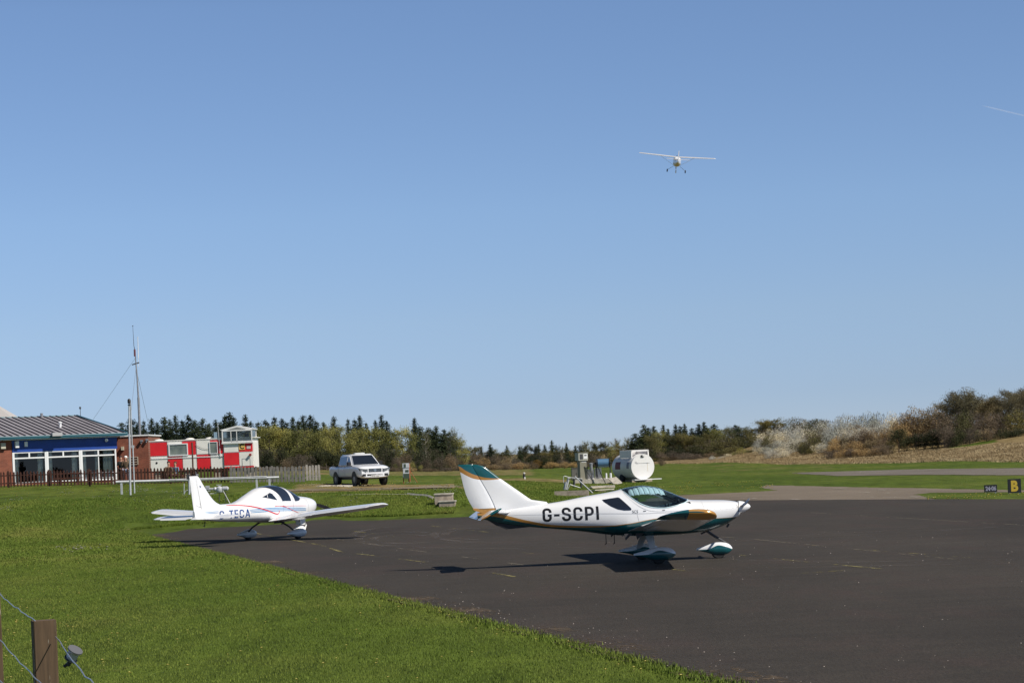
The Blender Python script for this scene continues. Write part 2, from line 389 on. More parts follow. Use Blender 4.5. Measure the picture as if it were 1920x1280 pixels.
for q in ([(1250, 1012), (1400, 1008), (1600, 999), (1870, 982)], [(1262, 1016), (1400, 1013), (1600, 1005), (1870, 988)],
          [(1262, 1066), (1500, 1064), (1700, 1060), (1920, 1058)], [(830, 1016), (1000, 1019), (1150, 1015)],
          [(700, 1021), (800, 1027), (1000, 1029), (1160, 1024)], [(1320, 1049), (1600, 1054), (1920, 1050)]):
    flatline('tyre_track', q, .16, M_tyre, .014)
def arc(cx, cy, rx, ry, a0, a1, n=30): return [(cx+rx*math.cos(R(a0+(a1-a0)*i/n)), cy-ry*math.sin(R(a0+(a1-a0)*i/n))) for i in range(n+1)]
for q in (arc(760, 1011, 88, 14, 60, 300), arc(760, 1011, 60, 8, 50, 310), arc(900, 1003, 86, 13, 70, 275), arc(905, 1002, 70, 10, 90, 265), arc(790, 1006, 130, 20, 95, 180)):
    flatline('tyre_track', q, .3, M_tyre, .0155)
for q in ([(1408, 934.5), (1500, 937)], [(1600, 932), (1735, 933.5)], [(1545, 921.5), (1600, 923), (1700, 925.5)], [(1560, 929), (1780, 933)], [(1560, 916), (1690, 920)]):
    flatline('painted_line', q, .16, M_line, .03)
for q in ([(1560, 885.5), (1640, 884.5)], [(1742, 887.3), (1752, 886.9)], [(1860, 885.8), (1912, 885.5)], [(1610, 884.2), (1690, 883.5)]):
    flatline('painted_line', q, .8, M_line, .04)
M_soil = broken('edge_soil', (.115, .085, .055), 1.06, 7.)
_v = []; _n = 150
for i in range(_n+1):
    Y = 20.6+(88-20.6)*i/_n; X = 2.22+(Y-23)*(-18.12/65); _v += [(X-.15, Y-.04, .02), (X+.25, Y+.07, .017), (X+.7, Y+.2, .014)]
tag(mesh_np('edge_soil', _v, [(3*i+j, 3*i+j+1, 3*i+4+j, 3*i+3+j) for i in range(_n) for j in range(2)], M_soil), kind='structure')
# track of bare soil, kerb line to the steps
drape('dirt_track', [og(520, 112), og(620, 112), og(720, 111), og(800, 112), og(870, 116)], 3.2, M_path, .03, wob=.25, n=5)
drape('path', [og(640, 104.2), og(700, 103.8), og(764, 102.2)], .14, M_conc, .035, wob=.5)
def stones():
    t = MB(); rr = random.Random(5)
    for i in range(46):
        p = og(rr.uniform(600, 656)-2, 118+rr.uniform(-.9, .9))
        t.box((p.x, p.y, p.z+.02), (rr.uniform(.15, .6), rr.uniform(.1, .4), .08), rz=rr.uniform(0, 3))
    tag(t.build('rubble', M_conc), 'pale broken concrete rubble beside the pickup wheels', kind='stuff')
stones()
# ---- steps
st = thing('concrete_steps', og(832, 95.6), R(-3), 'two weathered concrete steps set in the grass bank', 'steps')
o_ = st.location; g0 = o_.z
for k, (x0, x1, y, z1) in enumerate([(-.20, .52, -.1, .42), (-.45, .36, .55, .74)]):
    b = MB(); b.box(((x0+x1)/2, y+.3, (z1-.05)/2+(.0 if k == 0 else 0)-g0*0-.05), (x1-x0, .62, z1+.15), bev=.01)
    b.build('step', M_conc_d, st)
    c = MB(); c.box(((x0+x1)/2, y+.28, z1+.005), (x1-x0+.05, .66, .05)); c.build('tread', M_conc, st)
st.location.z = .12
c = MB(); c.box((-.05, -.35, .06), (1.0, .5, .06)); c.build('slab', M_conc_d, st)
kb = MB(); q = [og(764+(812-764)*i/8, 102.2-(102.2-98.2)*i/8)+Vector((0, 0, .02)) for i in range(9)]; kb.tube(q, .075, 0, 4)
tag(kb.build('kerb', M_conc), 'low pale kerb leading along the bank to the top step', 'kerb')
p0, p1, p2, p3 = gr(838, 965.4), gr(872, 957.5), gr(905, 956), gr(905, 963.5)
sheet('concrete_apron_edge', [p0, p1, p2, p3], M_conc_d, .02, .02)
kb = MB(); a, b = og(862, 98.2), og(886, 97.0); a.z = b.z = .06; d = b-a; kb.box(((a+b)/2), (d.length+.1, .12, .14), rz=math.atan2(d.y, d.x))
tag(kb.build('kerb', M_conc), 'short kerb stone at the foot of the bank behind the aircraft tail', 'kerb')
sw = MB(); a, b = og(1040, 115.2), og(1104, 115.0)
a.z = .1; b.z = .1; d = b-a; sw.box((a+b)/2+Vector((0, 0, .1)), (d.length, .2, .42), rz=math.atan2(d.y, d.x))
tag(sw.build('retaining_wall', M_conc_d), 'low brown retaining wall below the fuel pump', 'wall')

# ---- grass blades, dandelions, daisies
def lerpx(Y): return 2.22+(Y-23)*(-18.12/65)   # apron near edge X at Y
def blades(name, X, Y, h, w, m, label, lean=.6):
    n = len(X); Z = gz_np(X, Y); a = rng.uniform(0, 2*PI, n); la = rng.uniform(0, 2*PI, n); ll = h*lean*rng.uniform(.2, 1, n)
    P = np.empty((n, 3, 3), np.float32)
    P[:, 0] = np.stack([X-np.cos(a)*w/2, Y-np.sin(a)*w/2, Z-.004], -1)
    P[:, 1] = np.stack([X+np.cos(a)*w/2, Y+np.sin(a)*w/2, Z-.004], -1)
    P[:, 2] = np.stack([X+np.cos(la)*ll, Y+np.sin(la)*ll, Z+h], -1)
    me = bpy.data.meshes.new(name); me.vertices.add(n*3); me.vertices.foreach_set('co', P.reshape(-1))
    me.loops.add(n*3); me.loops.foreach_set('vertex_index', np.arange(n*3, dtype=np.int32))
    me.polygons.add(n); me.polygons.foreach_set('loop_start', np.arange(0, n*3, 3, dtype=np.int32))
    me.polygons.foreach_set('loop_total', np.full(n, 3, dtype=np.int32)); me.update(calc_edges=True)
    me.materials.append(m); o = bpy.data.objects.new(name, me); COL.objects.link(o); tag(o, label, kind='stuff')
def blade_mat():
    m, nt, p, pos = base('grass_blade', .7, .15)
    n1 = noise(nt, scaled(nt, pos, (.22, .10, .2)), 1., 5, .65); n2 = noise(nt, pos, 14., 1)
    c = ramp(nt, n1, [(.28, (.085, .132, .018)), (.48, (.125, .172, .028)), (.62, (.168, .198, .040)), (.78, (.21, .20, .055))])
    c = mix(nt, c, ramp(nt, n2, [(.35, (.55, .6, .5)), (.6, (1.2, 1.2, 1.1)), (.75, (1.9, 1.75, 1.3))]), .6, 'MULTIPLY')
    nt.links.new(c, p.inputs['Base Color']); return m
M_blade = blade_mat()
def lawn(n, y0, y1, pw, hm, wm, seed):
    t = rng.uniform(0, 1, n)**pw; Y = y0+(y1-y0)*t
    xl = -.255*Y; xr = 2.22+(Y-23)*(-18.12/65)
    X = xl+(xr-xl)*rng.uniform(0, 1, n)
    h = hm*rng.uniform(.4, 1.3, n); w = wm*(.6+Y/60.)*rng.uniform(.7, 1.2, n)
    return X, Y, h, w
X, Y, h, w = lawn(210000, 21., 62., 1.25, .030, .010, 1); blades('grass', X, Y, h, w, M_blade, 'short mown grass of the near lawn')
X, Y, h, w = lawn(70000, 60., 92., 1., .045, .02, 1)
bx = rng.uniform(-25, -2.6, 90000); by = rng.uniform(92, 108, 90000); k = (by > 97.5-.0*bx)
X2 = np.concatenate([X, bx]); Y2 = np.concatenate([Y, by]); h2 = np.concatenate([h, .065*rng.uniform(.4, 1.4, 90000)]); w2 = np.concatenate([w, np.full(90000, .026)])
zz = gz_np(X2, Y2); far_e = np.interp(X2, [-18, -15.9, -9.5, -5, -2.5], [86, 89, 97, 94, 94]); ok = (Y2 < 88) | (Y2 > far_e)
blades('grass', X2[ok], Y2[ok], h2[ok], w2[ok], M_blade, 'longer grass of the bank behind the apron')
n = 90000; pxx = rng.uniform(850, 1228, n); Y = rng.uniform(95, 142, n); X = (pxx-960)/F*Y
E2 = np.array([gr(*p)[:2] for p in ((850, 965.5), (905, 955), (1000, 949.5), (1120, 942.5), (1228, 931.5))]); ok = Y > np.interp(X, E2[:, 0], E2[:, 1])+.4
blades('grass', X[ok], Y[ok], .05*rng.uniform(.4, 1.4, ok.sum()), np.full(ok.sum(), .03), M_blade, 'rough grass around the fuel point')
# ragged growth along the apron edge
t = rng.uniform(0, 1, 26000); Y = 21+67*t**1.2; X = lerpx(Y)+rng.normal(-.02, .11, len(Y))
blades('grass', X, Y, .05*rng.uniform(.4, 1.4, len(Y)), np.full(len(Y), .02), M_blade, 'ragged grass along the apron edge')
t = rng.uniform(0, 1, 30000); ex = np.array([gr(*p)[:2] for p in ((245, 996), (345, 989), (420, 983), (575, 972.5), (740, 970), (850, 965.5))])
X = np.interp(t, np.linspace(0, 1, len(ex)), ex[:, 0]); Y = np.interp(t, np.linspace(0, 1, len(ex)), ex[:, 1])+np.abs(rng.normal(.1, .35, len(t)))
blades('grass', X, Y, .10*rng.uniform(.3, 1.4, len(Y)), np.full(len(Y), .035), M_blade, 'grass fringe at the far apron edge')
# long dry grass on the right hand bank
n = 150000; px_ = rng.uniform(1180, 1960, n); bl = np.interp(px_, [1100, 1240, 1400, 1560, 1740, 1920, 2400], [380, 298, 246, 217, 195, 175, 148])
Y = bl+rng.uniform(-1.5, 34, n); X = (px_-960)/F*Y
M_dryg = mat('dry_grass', (.26, .19, .10), .9, col2=(.46, .36, .21), vscale=.5)
M_dryg.node_tree.nodes['Principled BSDF'].inputs['Specular IOR Level'].default_value = .05
blades('dry_grass', X, Y, .15*rng.uniform(.3, 1.4, n), np.full(n, .05), M_dryg, 'long straw coloured grass on the bank', lean=1.3)
def flowers(name, pts, r, m, label, hh=.05):
    vs = []; fs = []
    for (x, y) in pts:
        z = gz(x, y)+hh*random.uniform(.6, 1.3); o = len(vs); rr = r*random.uniform(.7, 1.2); tx = random.uniform(-.5, .5)
        for j in range(6):
            a = j*PI/3; vs.append((x+rr*math.cos(a), y+rr*math.sin(a)*1.0, z+math.sin(a)*-.35*rr))
        vs.append((x, y, z+.4*rr)); vs.append((x, y, z-hh)); vs += [(x+.002, y, z-hh)]
        for j in range(6): fs.append((o+j, o+(j+1) % 6, o+6))
        fs.append((o+6, o+7, o+8))
    o = mesh_np(name, vs, fs, m); tag(o, label, kind='stuff')
M_dand = mat('dandelion_yellow', (.95, .80, .25), .8); M_daisy = mat('daisy_white', (.85, .83, .70), .8)
pts = []
r_ = random.Random(11)
for _ in range(150):
    Y = 24+50*r_.random()**1.1; pts.append((r_.uniform(-.25*Y, lerpx(Y)-.1), Y))
for _ in range(90):
    Y = 23+64*r_.random(); pts.append((lerpx(Y)-abs(r_.gauss(0, .35)), Y))
for _ in range(40):
    Y = r_.uniform(24, 42); pts.append((-.24*Y+abs(r_.gauss(0, .9)), Y))
flowers('dandelions', pts, .027, M_dand, 'yellow dandelion heads scattered over the near lawn')
pts = []
for _ in range(260):
    t = r_.random(); i = t*(len(ex)-1); k = int(i); q = ex[k]+(ex[min(k+1, len(ex)-1)]-ex[k])*(i-k); pts.append((q[0], q[1]+abs(r_.gauss(0, .6))))
for _ in range(330):
    Y = r_.uniform(95, 128); u = r_.uniform(-.24, -.02); pts.append((u*Y, Y))
cl = [(r_.uniform(950, 1440), r_.uniform(111, 140)) for _ in range(34)]
for (cx, cy) in cl:
    for _ in range(r_.randint(4, 16)):
        p = og(cx+r_.gauss(0, 9), cy+r_.gauss(0, 2.0)); 
        if not (cx > 1240 and cy < 113): pts.append((p.x, p.y))
for _ in range(60): p = og(r_.uniform(1730, 1920), r_.uniform(84, 90)); pts.append((p.x, p.y))
flowers('dandelions', pts, .05, M_dand, 'pale yellow dandelions on the bank and around the fuel pump')
pts = []
cl = [(r_.uniform(0, 860), r_.uniform(97, 128)) for _ in range(60)]
for (cx, cy) in cl:
    for _ in range(r_.randint(3, 14)):
        p = og(cx+r_.gauss(0, 10), cy+r_.gauss(0, 1.0)); pts.append((p.x, p.y))
for _ in range(34): p = og(150+r_.gauss(0, 26), 70+r_.gauss(0, 1.2)); pts.append((p.x, p.y))
flowers('daisies', pts, .045, M_daisy, 'white daisies in the grass below the fence')
def grit():
    vs = []; fs = []
    for _ in range(520):
        if r_.random() < .45: Y = r_.uniform(22, 40); X = lerpx(Y)+abs(r_.gauss(0, .5))+.05
        else: Y = r_.uniform(22, 60); X = r_.uniform(lerpx(Y), .26*Y)
        s = r_.uniform(.003, .008)*(.7+Y/50); o = len(vs); c0, s0 = math.cos(r_.random()*6), math.sin(r_.random()*6)
        vs += [(X-s, Y-s*s0, .014), (X+s, Y-s*c0, .014), (X+s*.7, Y+s, .014), (X, Y, .014+s)]
        fs += [(o, o+1, o+3), (o+1, o+2, o+3), (o+2, o, o+3)]
    o = mesh_np('loose_stones', vs, fs, mat('stone_chips', (.38, .33, .29), .9, var=.3, vscale=1)); tag(o, 'tiny pale stone chips strewn over the apron', kind='stuff')
grit()
# ================================================================ SHAPE TOOLS FOR AIRCRAFT AND VEHICLES
def pchip(xs, ys):
    xs = np.array(xs, float); ys = np.array(ys, float); h = np.diff(xs); d = np.diff(ys)/h; m = np.zeros(len(xs))
    for i in range(1, len(xs)-1):
        if d[i-1]*d[i] > 0:
            w1 = 2*h[i]+h[i-1]; w2 = h[i]+2*h[i-1]; m[i] = (w1+w2)/(w1/d[i-1]+w2/d[i])
    m[0] = d[0]; m[-1] = d[-1]
    def f(x):
        x = min(max(x, xs[0]), xs[-1]); i = min(max(int(np.searchsorted(xs, x))-1, 0), len(xs)-2)
        t = (x-xs[i])/h[i]
        return float((2*t**3-3*t**2+1)*ys[i]+(t**3-2*t**2+t)*h[i]*m[i]+(-2*t**3+3*t**2)*ys[i+1]+(t**3-t**2)*h[i]*m[i+1])
    return f
def P1(pts): pts = sorted(pts); return pchip([p[0] for p in pts], [p[1] for p in pts])
class Loft:
    """superellipse body along x"""
    def __init__(s, w, zb, zc, zt, nt=2.2, nb=2.2, y0=0.):
        s.w = P1(w); s.zb = P1(zb); s.zc = P1(zc); s.zt = P1(zt); s.y0 = y0
        s.nt = nt if callable(nt) else (lambda x: nt); s.nb = nb if callable(nb) else (lambda x: nb)
    def pt(s, x, phi, side=-1):
        zc = s.zc(x); sn = math.sin(phi); cs = max(math.cos(phi), 0.)
        if sn >= 0: hh = s.zt(x)-zc; n = s.nt(x)
        else: hh = zc-s.zb(x); n = s.nb(x)
        return (x, s.y0+side*s.w(x)*cs**(2/n), zc+hh*math.copysign(abs(sn)**(2/n), sn))
    def phi(s, x, z):
        zc = s.zc(x); d = z-zc
        if d >= 0: hh = s.zt(x)-zc; n = s.nt(x)
        else: hh = zc-s.zb(x); n = s.nb(x)
        q = min(1., abs(d)/max(hh, 1e-6)); return math.copysign(math.asin(q**(n/2)), d)
    def y(s, x, z):
        zc = s.zc(x); d = z-zc
        if d >= 0: hh = s.zt(x)-zc; n = s.nt(x)
        else: hh = zc-s.zb(x); n = s.nb(x)
        q = min(1., abs(d)/max(hh, 1e-6)); return s.w(x)*(1-q**n)**(1/n)
    def mesh(s, name, xs, zones, mats, parent, cap0=True, cap1=True, use=None, inset=0.):
        """zones: boundaries list of functions z(x) between materials; len(mats)=len(zones)+1; use = indices to build"""
        use = range(len(mats)) if use is None else use; vs = []; fs = []; fm = []; nper = 22
        for side in (-1, 1):
            for zi in use:
                rows = []
                for x in xs:
                    lo = -PI/2 if zi == 0 else s.phi(x, zones[zi-1](x)); hi = PI/2 if zi == len(mats)-1 else s.phi(x, zones[zi](x))
                    lo = min(lo, hi); row = []
                    for k in range(nper):
                        p = s.pt(x, lo+(hi-lo)*k/(nper-1), side)
                        if inset: p = (p[0], s.y0+(p[1]-s.y0)*(1-inset), s.zc(x)+(p[2]-s.zc(x))*(1-inset))
                        row.append(len(vs)); vs.append(p)
                    rows.append(row)
                for a, b in zip(rows, rows[1:]):
                    for k in range(nper-1):
                        fs.append((a[k], a[k+1], b[k+1], b[k])); fm.append(zi)
                for flag, row in ((cap0, rows[0]), (cap1, rows[-1])):
                    if flag:
                        x = vs[row[0]][0]; c = len(vs); vs.append((x, s.y0, s.zc(x)))
                        for k in range(nper-1): fs.append((row[k], row[k+1], c)); fm.append(zi)
        o = mesh_np(name, vs, fs, mats, parent, True, fm)
        bm = bmesh.new(); bm.from_mesh(o.data); bmesh.ops.remove_doubles(bm, verts=bm.verts, dist=1e-4)
        bmesh.ops.dissolve_degenerate(bm, edges=bm.edges, dist=1e-4)
        bmesh.ops.recalc_face_normals(bm, faces=bm.faces)
        for e in bm.edges:
            if len(e.link_faces) == 2 and e.calc_face_angle(0) > R(38): e.smooth = False
        bm.to_mesh(o.data); bm.free(); return o
    def patch(s, name, xa, xb, p0, p1, m, parent, eps=.006, sides=(-1, 1), n=14, k=10):
        """surface patch: x from xa(t)..xb(t), phi p0..p1 (t in 0..1)"""
        vs = []; fs = []
        for side in sides:
            o = len(vs)
            for i in range(n+1):
                t = i/n; ph = p0+(p1-p0)*t; a = xa(t); b = xb(t)
                for j in range(k+1):
                    x = a+(b-a)*j/k; p = s.pt(x, ph, side); c = (x, s.y0, s.zc(x))
                    d = Vector((0, p[1]-c[1], p[2]-c[2])); d.normalize() if d.length else None
                    vs.append((x, p[1]+d.y*eps, p[2]+d.z*eps))
            fs += [(o+i*(k+1)+j, o+i*(k+1)+j+1, o+(i+1)*(k+1)+j+1, o+(i+1)*(k+1)+j) for i in range(n) for j in range(k)]
        return mesh_np(name, vs, fs, m, parent, True)
    def proj_poly(s, name, poly, m, parent, eps=.006, side=-1, cell=.04):
        bm = bmesh.new(); f = bm.faces.new([bm.verts.new((p[0], 0, p[1])) for p in poly])
        return s.proj_bm(name, bm, m, parent, eps, side, cell)
    def proj_bm(s, name, bm, m, parent, eps, side, cell):
        xs = [v.co.x for v in bm.verts]; zs = [v.co.z for v in bm.verts]
        z = min(zs)+cell
        while z < max(zs):
            bmesh.ops.bisect_plane(bm, geom=bm.verts[:]+bm.edges[:]+bm.faces[:], plane_co=(0, 0, z), plane_no=(0, 0, 1)); z += cell
        x = min(xs)+cell*2
        while x < max(xs):
            bmesh.ops.bisect_plane(bm, geom=bm.verts[:]+bm.edges[:]+bm.faces[:], plane_co=(x, 0, 0), plane_no=(1, 0, 0)); x += cell*2
        bmesh.ops.triangulate(bm, faces=bm.faces)
        for v in bm.verts: v.co.y = s.y0+side*(s.y(v.co.x, v.co.z)+eps)
        me = bpy.data.meshes.new(name); bm.to_mesh(me); bm.free(); me.materials.append(m)
        o = bpy.data.objects.new(name, me); COL.objects.link(o); o.parent = parent; return o
    def ribbon(s, name, pts, w, m, parent, eps=.006, side=-1):
        P = [Vector((p[0], p[1])) for p in pts]; out = []
        for i in range(len(P)-1):     # catmull-rom
            p0, p1, p2, p3 = P[max(i-1, 0)], P[i], P[i+1], P[min(i+2, len(P)-1)]
            for j in range(8):
                t = j/8; out.append(.5*((2*p1)+(p2-p0)*t+(2*p0-5*p1+4*p2-p3)*t*t+(3*p1-p0-3*p2+p3)*t**3))
        out.append(P[-1]); vs = []; k = len(out)
        for i, p in enumerate(out):
            d = (out[min(i+1, k-1)]-out[max(i-1, 0)]).normalized(); nr = Vector((-d.y, d.x)); ww = w*(.35+.65*math.sin(PI*min(1, max(0, i/(k-1)))*.9+.15))
            for sg in (1, -1):
                q = p+nr*ww/2*sg; vs.append((q.x, s.y0+side*(s.y(q.x, q.y)+eps), q.y))
        return mesh_np(name, vs, [(2*i, 2*i+1, 2*i+3, 2*i+2) for i in range(k-1)], m, parent)
def text_bm(body, width, height, x0, z0, bold=.012, mirror=False, rot=0.):
    cu = bpy.data.curves.new('t', 'FONT'); cu.body = body; cu.size = 1; cu.offset = bold; cu.resolution_u = 4; cu.fill_mode = 'FRONT'
    ob = bpy.data.objects.new('t', cu); COL.objects.link(ob); bpy.context.view_layer.update()
    me = bpy.data.meshes.new_from_object(ob.evaluated_get(bpy.context.evaluated_depsgraph_get()))
    bpy.data.objects.remove(ob); bpy.data.curves.remove(cu)
    bm = bmesh.new(); bm.from_mesh(me); bpy.data.meshes.remove(me)
    xs = [v.co.x for v in bm.verts]; ys = [v.co.y for v in bm.verts]; a, b, c, d = min(xs), max(xs), min(ys), max(ys)
    for v in bm.verts:
        X = (v.co.x-a)/(b-a)*width; Z = (v.co.y-c)/(d-c)*height
        if mirror: X = width-X
        v.co = (x0+X, 0, z0+Z)
    return bm
def stroke_text(body, width, height, x0, z0, sw=.17, mirror=False):
    """block capitals drawn as constant width strokes; height 1 cell"""
    def arc(cx, cy, rx, ry, a0, a1, n=7): return [(cx+rx*math.cos(R(a0+(a1-a0)*i/n)), cy+ry*math.sin(R(a0+(a1-a0)*i/n))) for i in range(n+1)]
    h_ = sw/2; L = h_; Rr = .60-h_; T_ = 1-h_; B_ = h_; r = .19
    G = {'I': (sw, [[(h_, 0), (h_, 1)]]), '-': (.36, [[(0, .46), (.36, .46)]]),
         'C': (.60, [[(Rr, .66)]+arc(Rr-r, T_-r, r, r, 0, 90)+arc(L+r, T_-r, r, r, 90, 180)+arc(L+r, B_+r, r, r, 180, 270)+arc(Rr-r, B_+r, r, r, 270, 360)+[(Rr, .34)]]),
         'G': (.60, [[(Rr, .66)]+arc(Rr-r, T_-r, r, r, 0, 90)+arc(L+r, T_-r, r, r, 90, 180)+arc(L+r, B_+r, r, r, 180, 270)+arc(Rr-r, B_+r, r, r, 270, 360)+[(Rr, .46), (.34, .46)]]),
         'S': (.60, [[(Rr, .68)]+arc(Rr-r, T_-r, r, r, 0, 90)+arc(L+r, T_-r, r, r, 90, 180)+arc(L+.17, .50+.19, .17, .17, 180, 260, 4)+arc(Rr-.17, .50-.19, .17, .17, 80, 0, 4)+arc(Rr-r, B_+r, r, r, 0, -90)+arc(L+r, B_+r, r, r, 270, 180)+[(L, .32)]]),
         'P': (.58, [[(h_, 0), (h_, T_)], [(h_*.2, T_)]+arc(.58-h_-.2, T_-.2, .2, .2, 90, 0)+arc(.58-h_-.2, .42+.2, .2, .2, 0, -90)+[(h_*.2, .42)]]),
         'T': (.54, [[(.27, 0), (.27, 1-sw)], [(0, T_), (.54, T_)]]), 'E': (.50, [[(h_, 0), (h_, 1)], [(sw, T_), (.50, T_)], [(sw, .5), (.46, .5)], [(sw, B_), (.50, B_)]]),
         'A': (.64, [[(h_, 0), (.32, 1)], [(.64-h_, 0), (.32, 1)], [(.17, .30), (.47, .30)]])}
    bm = bmesh.new(); x = 0.; segs = []
    for ch in body:
        w_, st = G[ch]
        for path in st: segs.append((x, path))
        x += w_+.15
    tot = x-.15; sx = width/tot
    for (xo, path) in segs:
        P = [Vector((p[0], p[1])) for p in path]; P = [q for i, q in enumerate(P) if i == 0 or (q-P[i-1]).length > 1e-4]; k = len(P); up_ = []; lo = []
        for i, p in enumerate(P):
            d0 = (P[i]-P[i-1]).normalized() if i else None; d1 = (P[i+1]-P[i]).normalized() if i < k-1 else None
            d = d0 if d1 is None else d1 if d0 is None else (d0+d1).normalized()
            nr = Vector((-d.y, d.x)); m_ = sw/2
            if d0 is not None and d1 is not None: m_ /= max(.5, nr.dot(Vector((-d1.y, d1.x))))
            up_.append(p+nr*m_); lo.append(p-nr*m_)
        f = lambda q: bm.verts.new((x0+((xo+q.x)*sx if not mirror else width-(xo+q.x)*sx), 0, z0+min(1, max(0, q.y))*height))
        u_ = [f(q) for q in up_]; l_ = [f(q) for q in lo]
        for i in range(k-1):
            try: bm.faces.new((u_[i], u_[i+1], l_[i+1], l_[i]))
            except ValueError: pass
    return bm
def flat_text(name, body, width, height, m, parent, loc, M=None, bold=.012):
    """text standing in local xz plane facing -y"""
    bm = text_bm(body, width, height, -width/2, -height/2, bold)
    me = bpy.data.meshes.new(name); bm.to_mesh(me); bm.free(); me.materials.append(m)
    o = bpy.data.objects.new(name, me); COL.objects.link(o); o.parent = parent; o.location = loc
    if M is not None: o.rotation_euler = M
    return o
def airfoil(n=12, t=.12, a=0., b=1.):
    """closed loop of (xc, zc) from a..b of the chord; xc 0 = leading edge"""
    def yt(x): return 5*t*(.2969*math.sqrt(x)-.126*x-.3516*x*x+.2843*x**3-.1015*x**4)
    xs = [a+(b-a)*(.5-.5*math.cos(PI*i/n)) if a == 0 else a+(b-a)*i/n for i in range(n+1)]
    cam_ = lambda x: .035*4*x*(1-x)
    return [(x, cam_(x)+yt(x)) for x in xs[::-1]]+[(x, cam_(x)-yt(x)*.85) for x in xs[1:]]
def wing_loft(name, secs, m, parent, a=0., b=1., defl=0., vertical=False, mats_fn=None, t=.13, n=12):
    """secs: (span, xLE, z, chord, thick mult, twist). x forward, so chord runs to -x"""
    vs = []; cnt = None
    for (y, xl, z, c, tk, tw) in secs:
        af = airfoil(n, t*tk, a, b); cnt = len(af)
        for (xc, zc) in af:
            X = -xc*c; Z = zc*c
            if vertical: Z = (zc-.035*4*xc*(1-xc))*c
            if defl:
                hx = -a*c; hz = .035*4*a*(1-a)*c; dx = X-hx; dz = Z-hz
                X = hx+dx*math.cos(defl)-dz*math.sin(defl); Z = hz+dx*math.sin(defl)+dz*math.cos(defl)
            X, Z = X*math.cos(tw)-Z*math.sin(tw), X*math.sin(tw)+Z*math.cos(tw)
            vs.append((xl+X, y, z+Z) if not vertical else (xl+X, Z, y))
    k = len(secs); fs = []; fm = []
    for i in range(k-1):
        for j in range(cnt):
            fs.append((i*cnt+j, i*cnt+(j+1) % cnt, (i+1)*cnt+(j+1) % cnt, (i+1)*cnt+j))
    fs += [tuple(range(cnt-1, -1, -1)), tuple(range((k-1)*cnt, k*cnt))]
    mats = m if isinstance(m, (list, tuple)) else [m]
    fm = [0]*len(fs)
    if mats_fn:
        fm = [mats_fn(sum((Vector(vs[i]) for i in f), Vector())/len(f)) for f in fs]
    o = mesh_np(name, vs, fs, mats, parent, True, fm)
    bm = bmesh.new(); bm.from_mesh(o.data); bmesh.ops.recalc_face_normals(bm, faces=bm.faces)
    for e in bm.edges:
        if len(e.link_faces) == 2 and e.calc_face_angle(0) > R(40): e.smooth = False
    bm.to_mesh(o.data); bm.free(); return o
def lin(a, b, n): return [a+(b-a)*i/(n-1) for i in range(n)]
def curve_mask_mat(name, rules, basecol):
    """paint bands on a fin: rules = [(points (x,z), colour)] colour where z above the curve; later rules win"""
    m = mat(name, basecol, .22, coat=.4); nt = m.node_tree; p = nt.nodes['Principled BSDF']
    tc = nd(nt, 'ShaderNodeTexCoord'); sp = nd(nt, 'ShaderNodeSeparateXYZ'); nt.links.new(tc.outputs['Object'], sp.inputs[0])
    c = basecol
    for pts, colr in rules:
        pts = sorted(pts); x0, x1 = pts[0][0], pts[-1][0]; z0 = min(q[1] for q in pts); z1 = max(q[1] for q in pts)
        mr = nd(nt, 'ShaderNodeMapRange'); nt.links.new(sp.outputs[0], mr.inputs[0]); mr.inputs[1].default_value = x0; mr.inputs[2].default_value = x1
        fc = nd(nt, 'ShaderNodeFloatCurve'); cv = fc.mapping.curves[0]
        norm = [((q[0]-x0)/(x1-x0), (q[1]-z0)/(z1-z0)) for q in pts]
        cv.points[0].location = norm[0]; cv.points[1].location = norm[-1]
        for q in norm[1:-1]: cv.points.new(*q)
        fc.mapping.update(); nt.links.new(mr.outputs[0], fc.inputs[1])
        m2 = nd(nt, 'ShaderNodeMath', operation='MULTIPLY_ADD'); nt.links.new(fc.outputs[0], m2.inputs[0]); m2.inputs[1].default_value = z1-z0; m2.inputs[2].default_value = z0
        gt = nd(nt, 'ShaderNodeMath', operation='GREATER_THAN'); nt.links.new(sp.outputs[2], gt.inputs[0]); nt.links.new(m2.outputs[0], gt.inputs[1])
        c = mix(nt, c, colr, gt.outputs[0])
    nt.links.new(c, p.inputs['Base Color']); return m
TEALC = (.006, .085, .095); GOLDC = (.42, .20, .045)
def spat(parent, x0, x1, z0, z1, y, w, mats, wheel_x, wheel_r=.17, label=None):
    """streamlined wheel fairing with the tyre showing below"""
    L = x1-x0; zc = z0+(z1-z0)*.45
    lf = Loft([(x0, .012), (x0+.2*L, w*.45), (x0+.55*L, w*.92), (x0+.75*L, w), (x0+.92*L, w*.72), (x1, .03)],
              [(x0, zc-.005), (x0+.25*L, z0+.07), (x0+.55*L, z0), (x0+.8*L, z0), (x0+.94*L, z0+.05), (x1, zc-.03)],
              [(x0, zc), (x1, zc)],
              [(x0, zc+.035), (x0+.25*L, zc+.09), (x0+.6*L, z1), (x0+.78*L, z1-.01), (x0+.93*L, zc+.10), (x1, zc+.03)], 2.1, 2.3, y)
    zb = P1([(x0, zc+.0), (x0+.3*L, zc+.01), (x0+.6*L, zc+.09), (x0+.8*L, zc+.05), (x1, zc-.01)])
    o = lf.mesh('wheel_fairing', lin(x0, x1, 22), [zb], mats, parent)
    b = MB(); b.lathe((wheel_x, y, wheel_r), [(wheel_r*.55, -.062), (wheel_r*.9, -.06), (wheel_r, -.035), (wheel_r, .035), (wheel_r*.9, .06), (wheel_r*.55, .062)], 0, 22, 'y')
    wv = b.build('wheel', [M_rubber], o, auto=R(40))
    if label: o['label'] = label
    return o

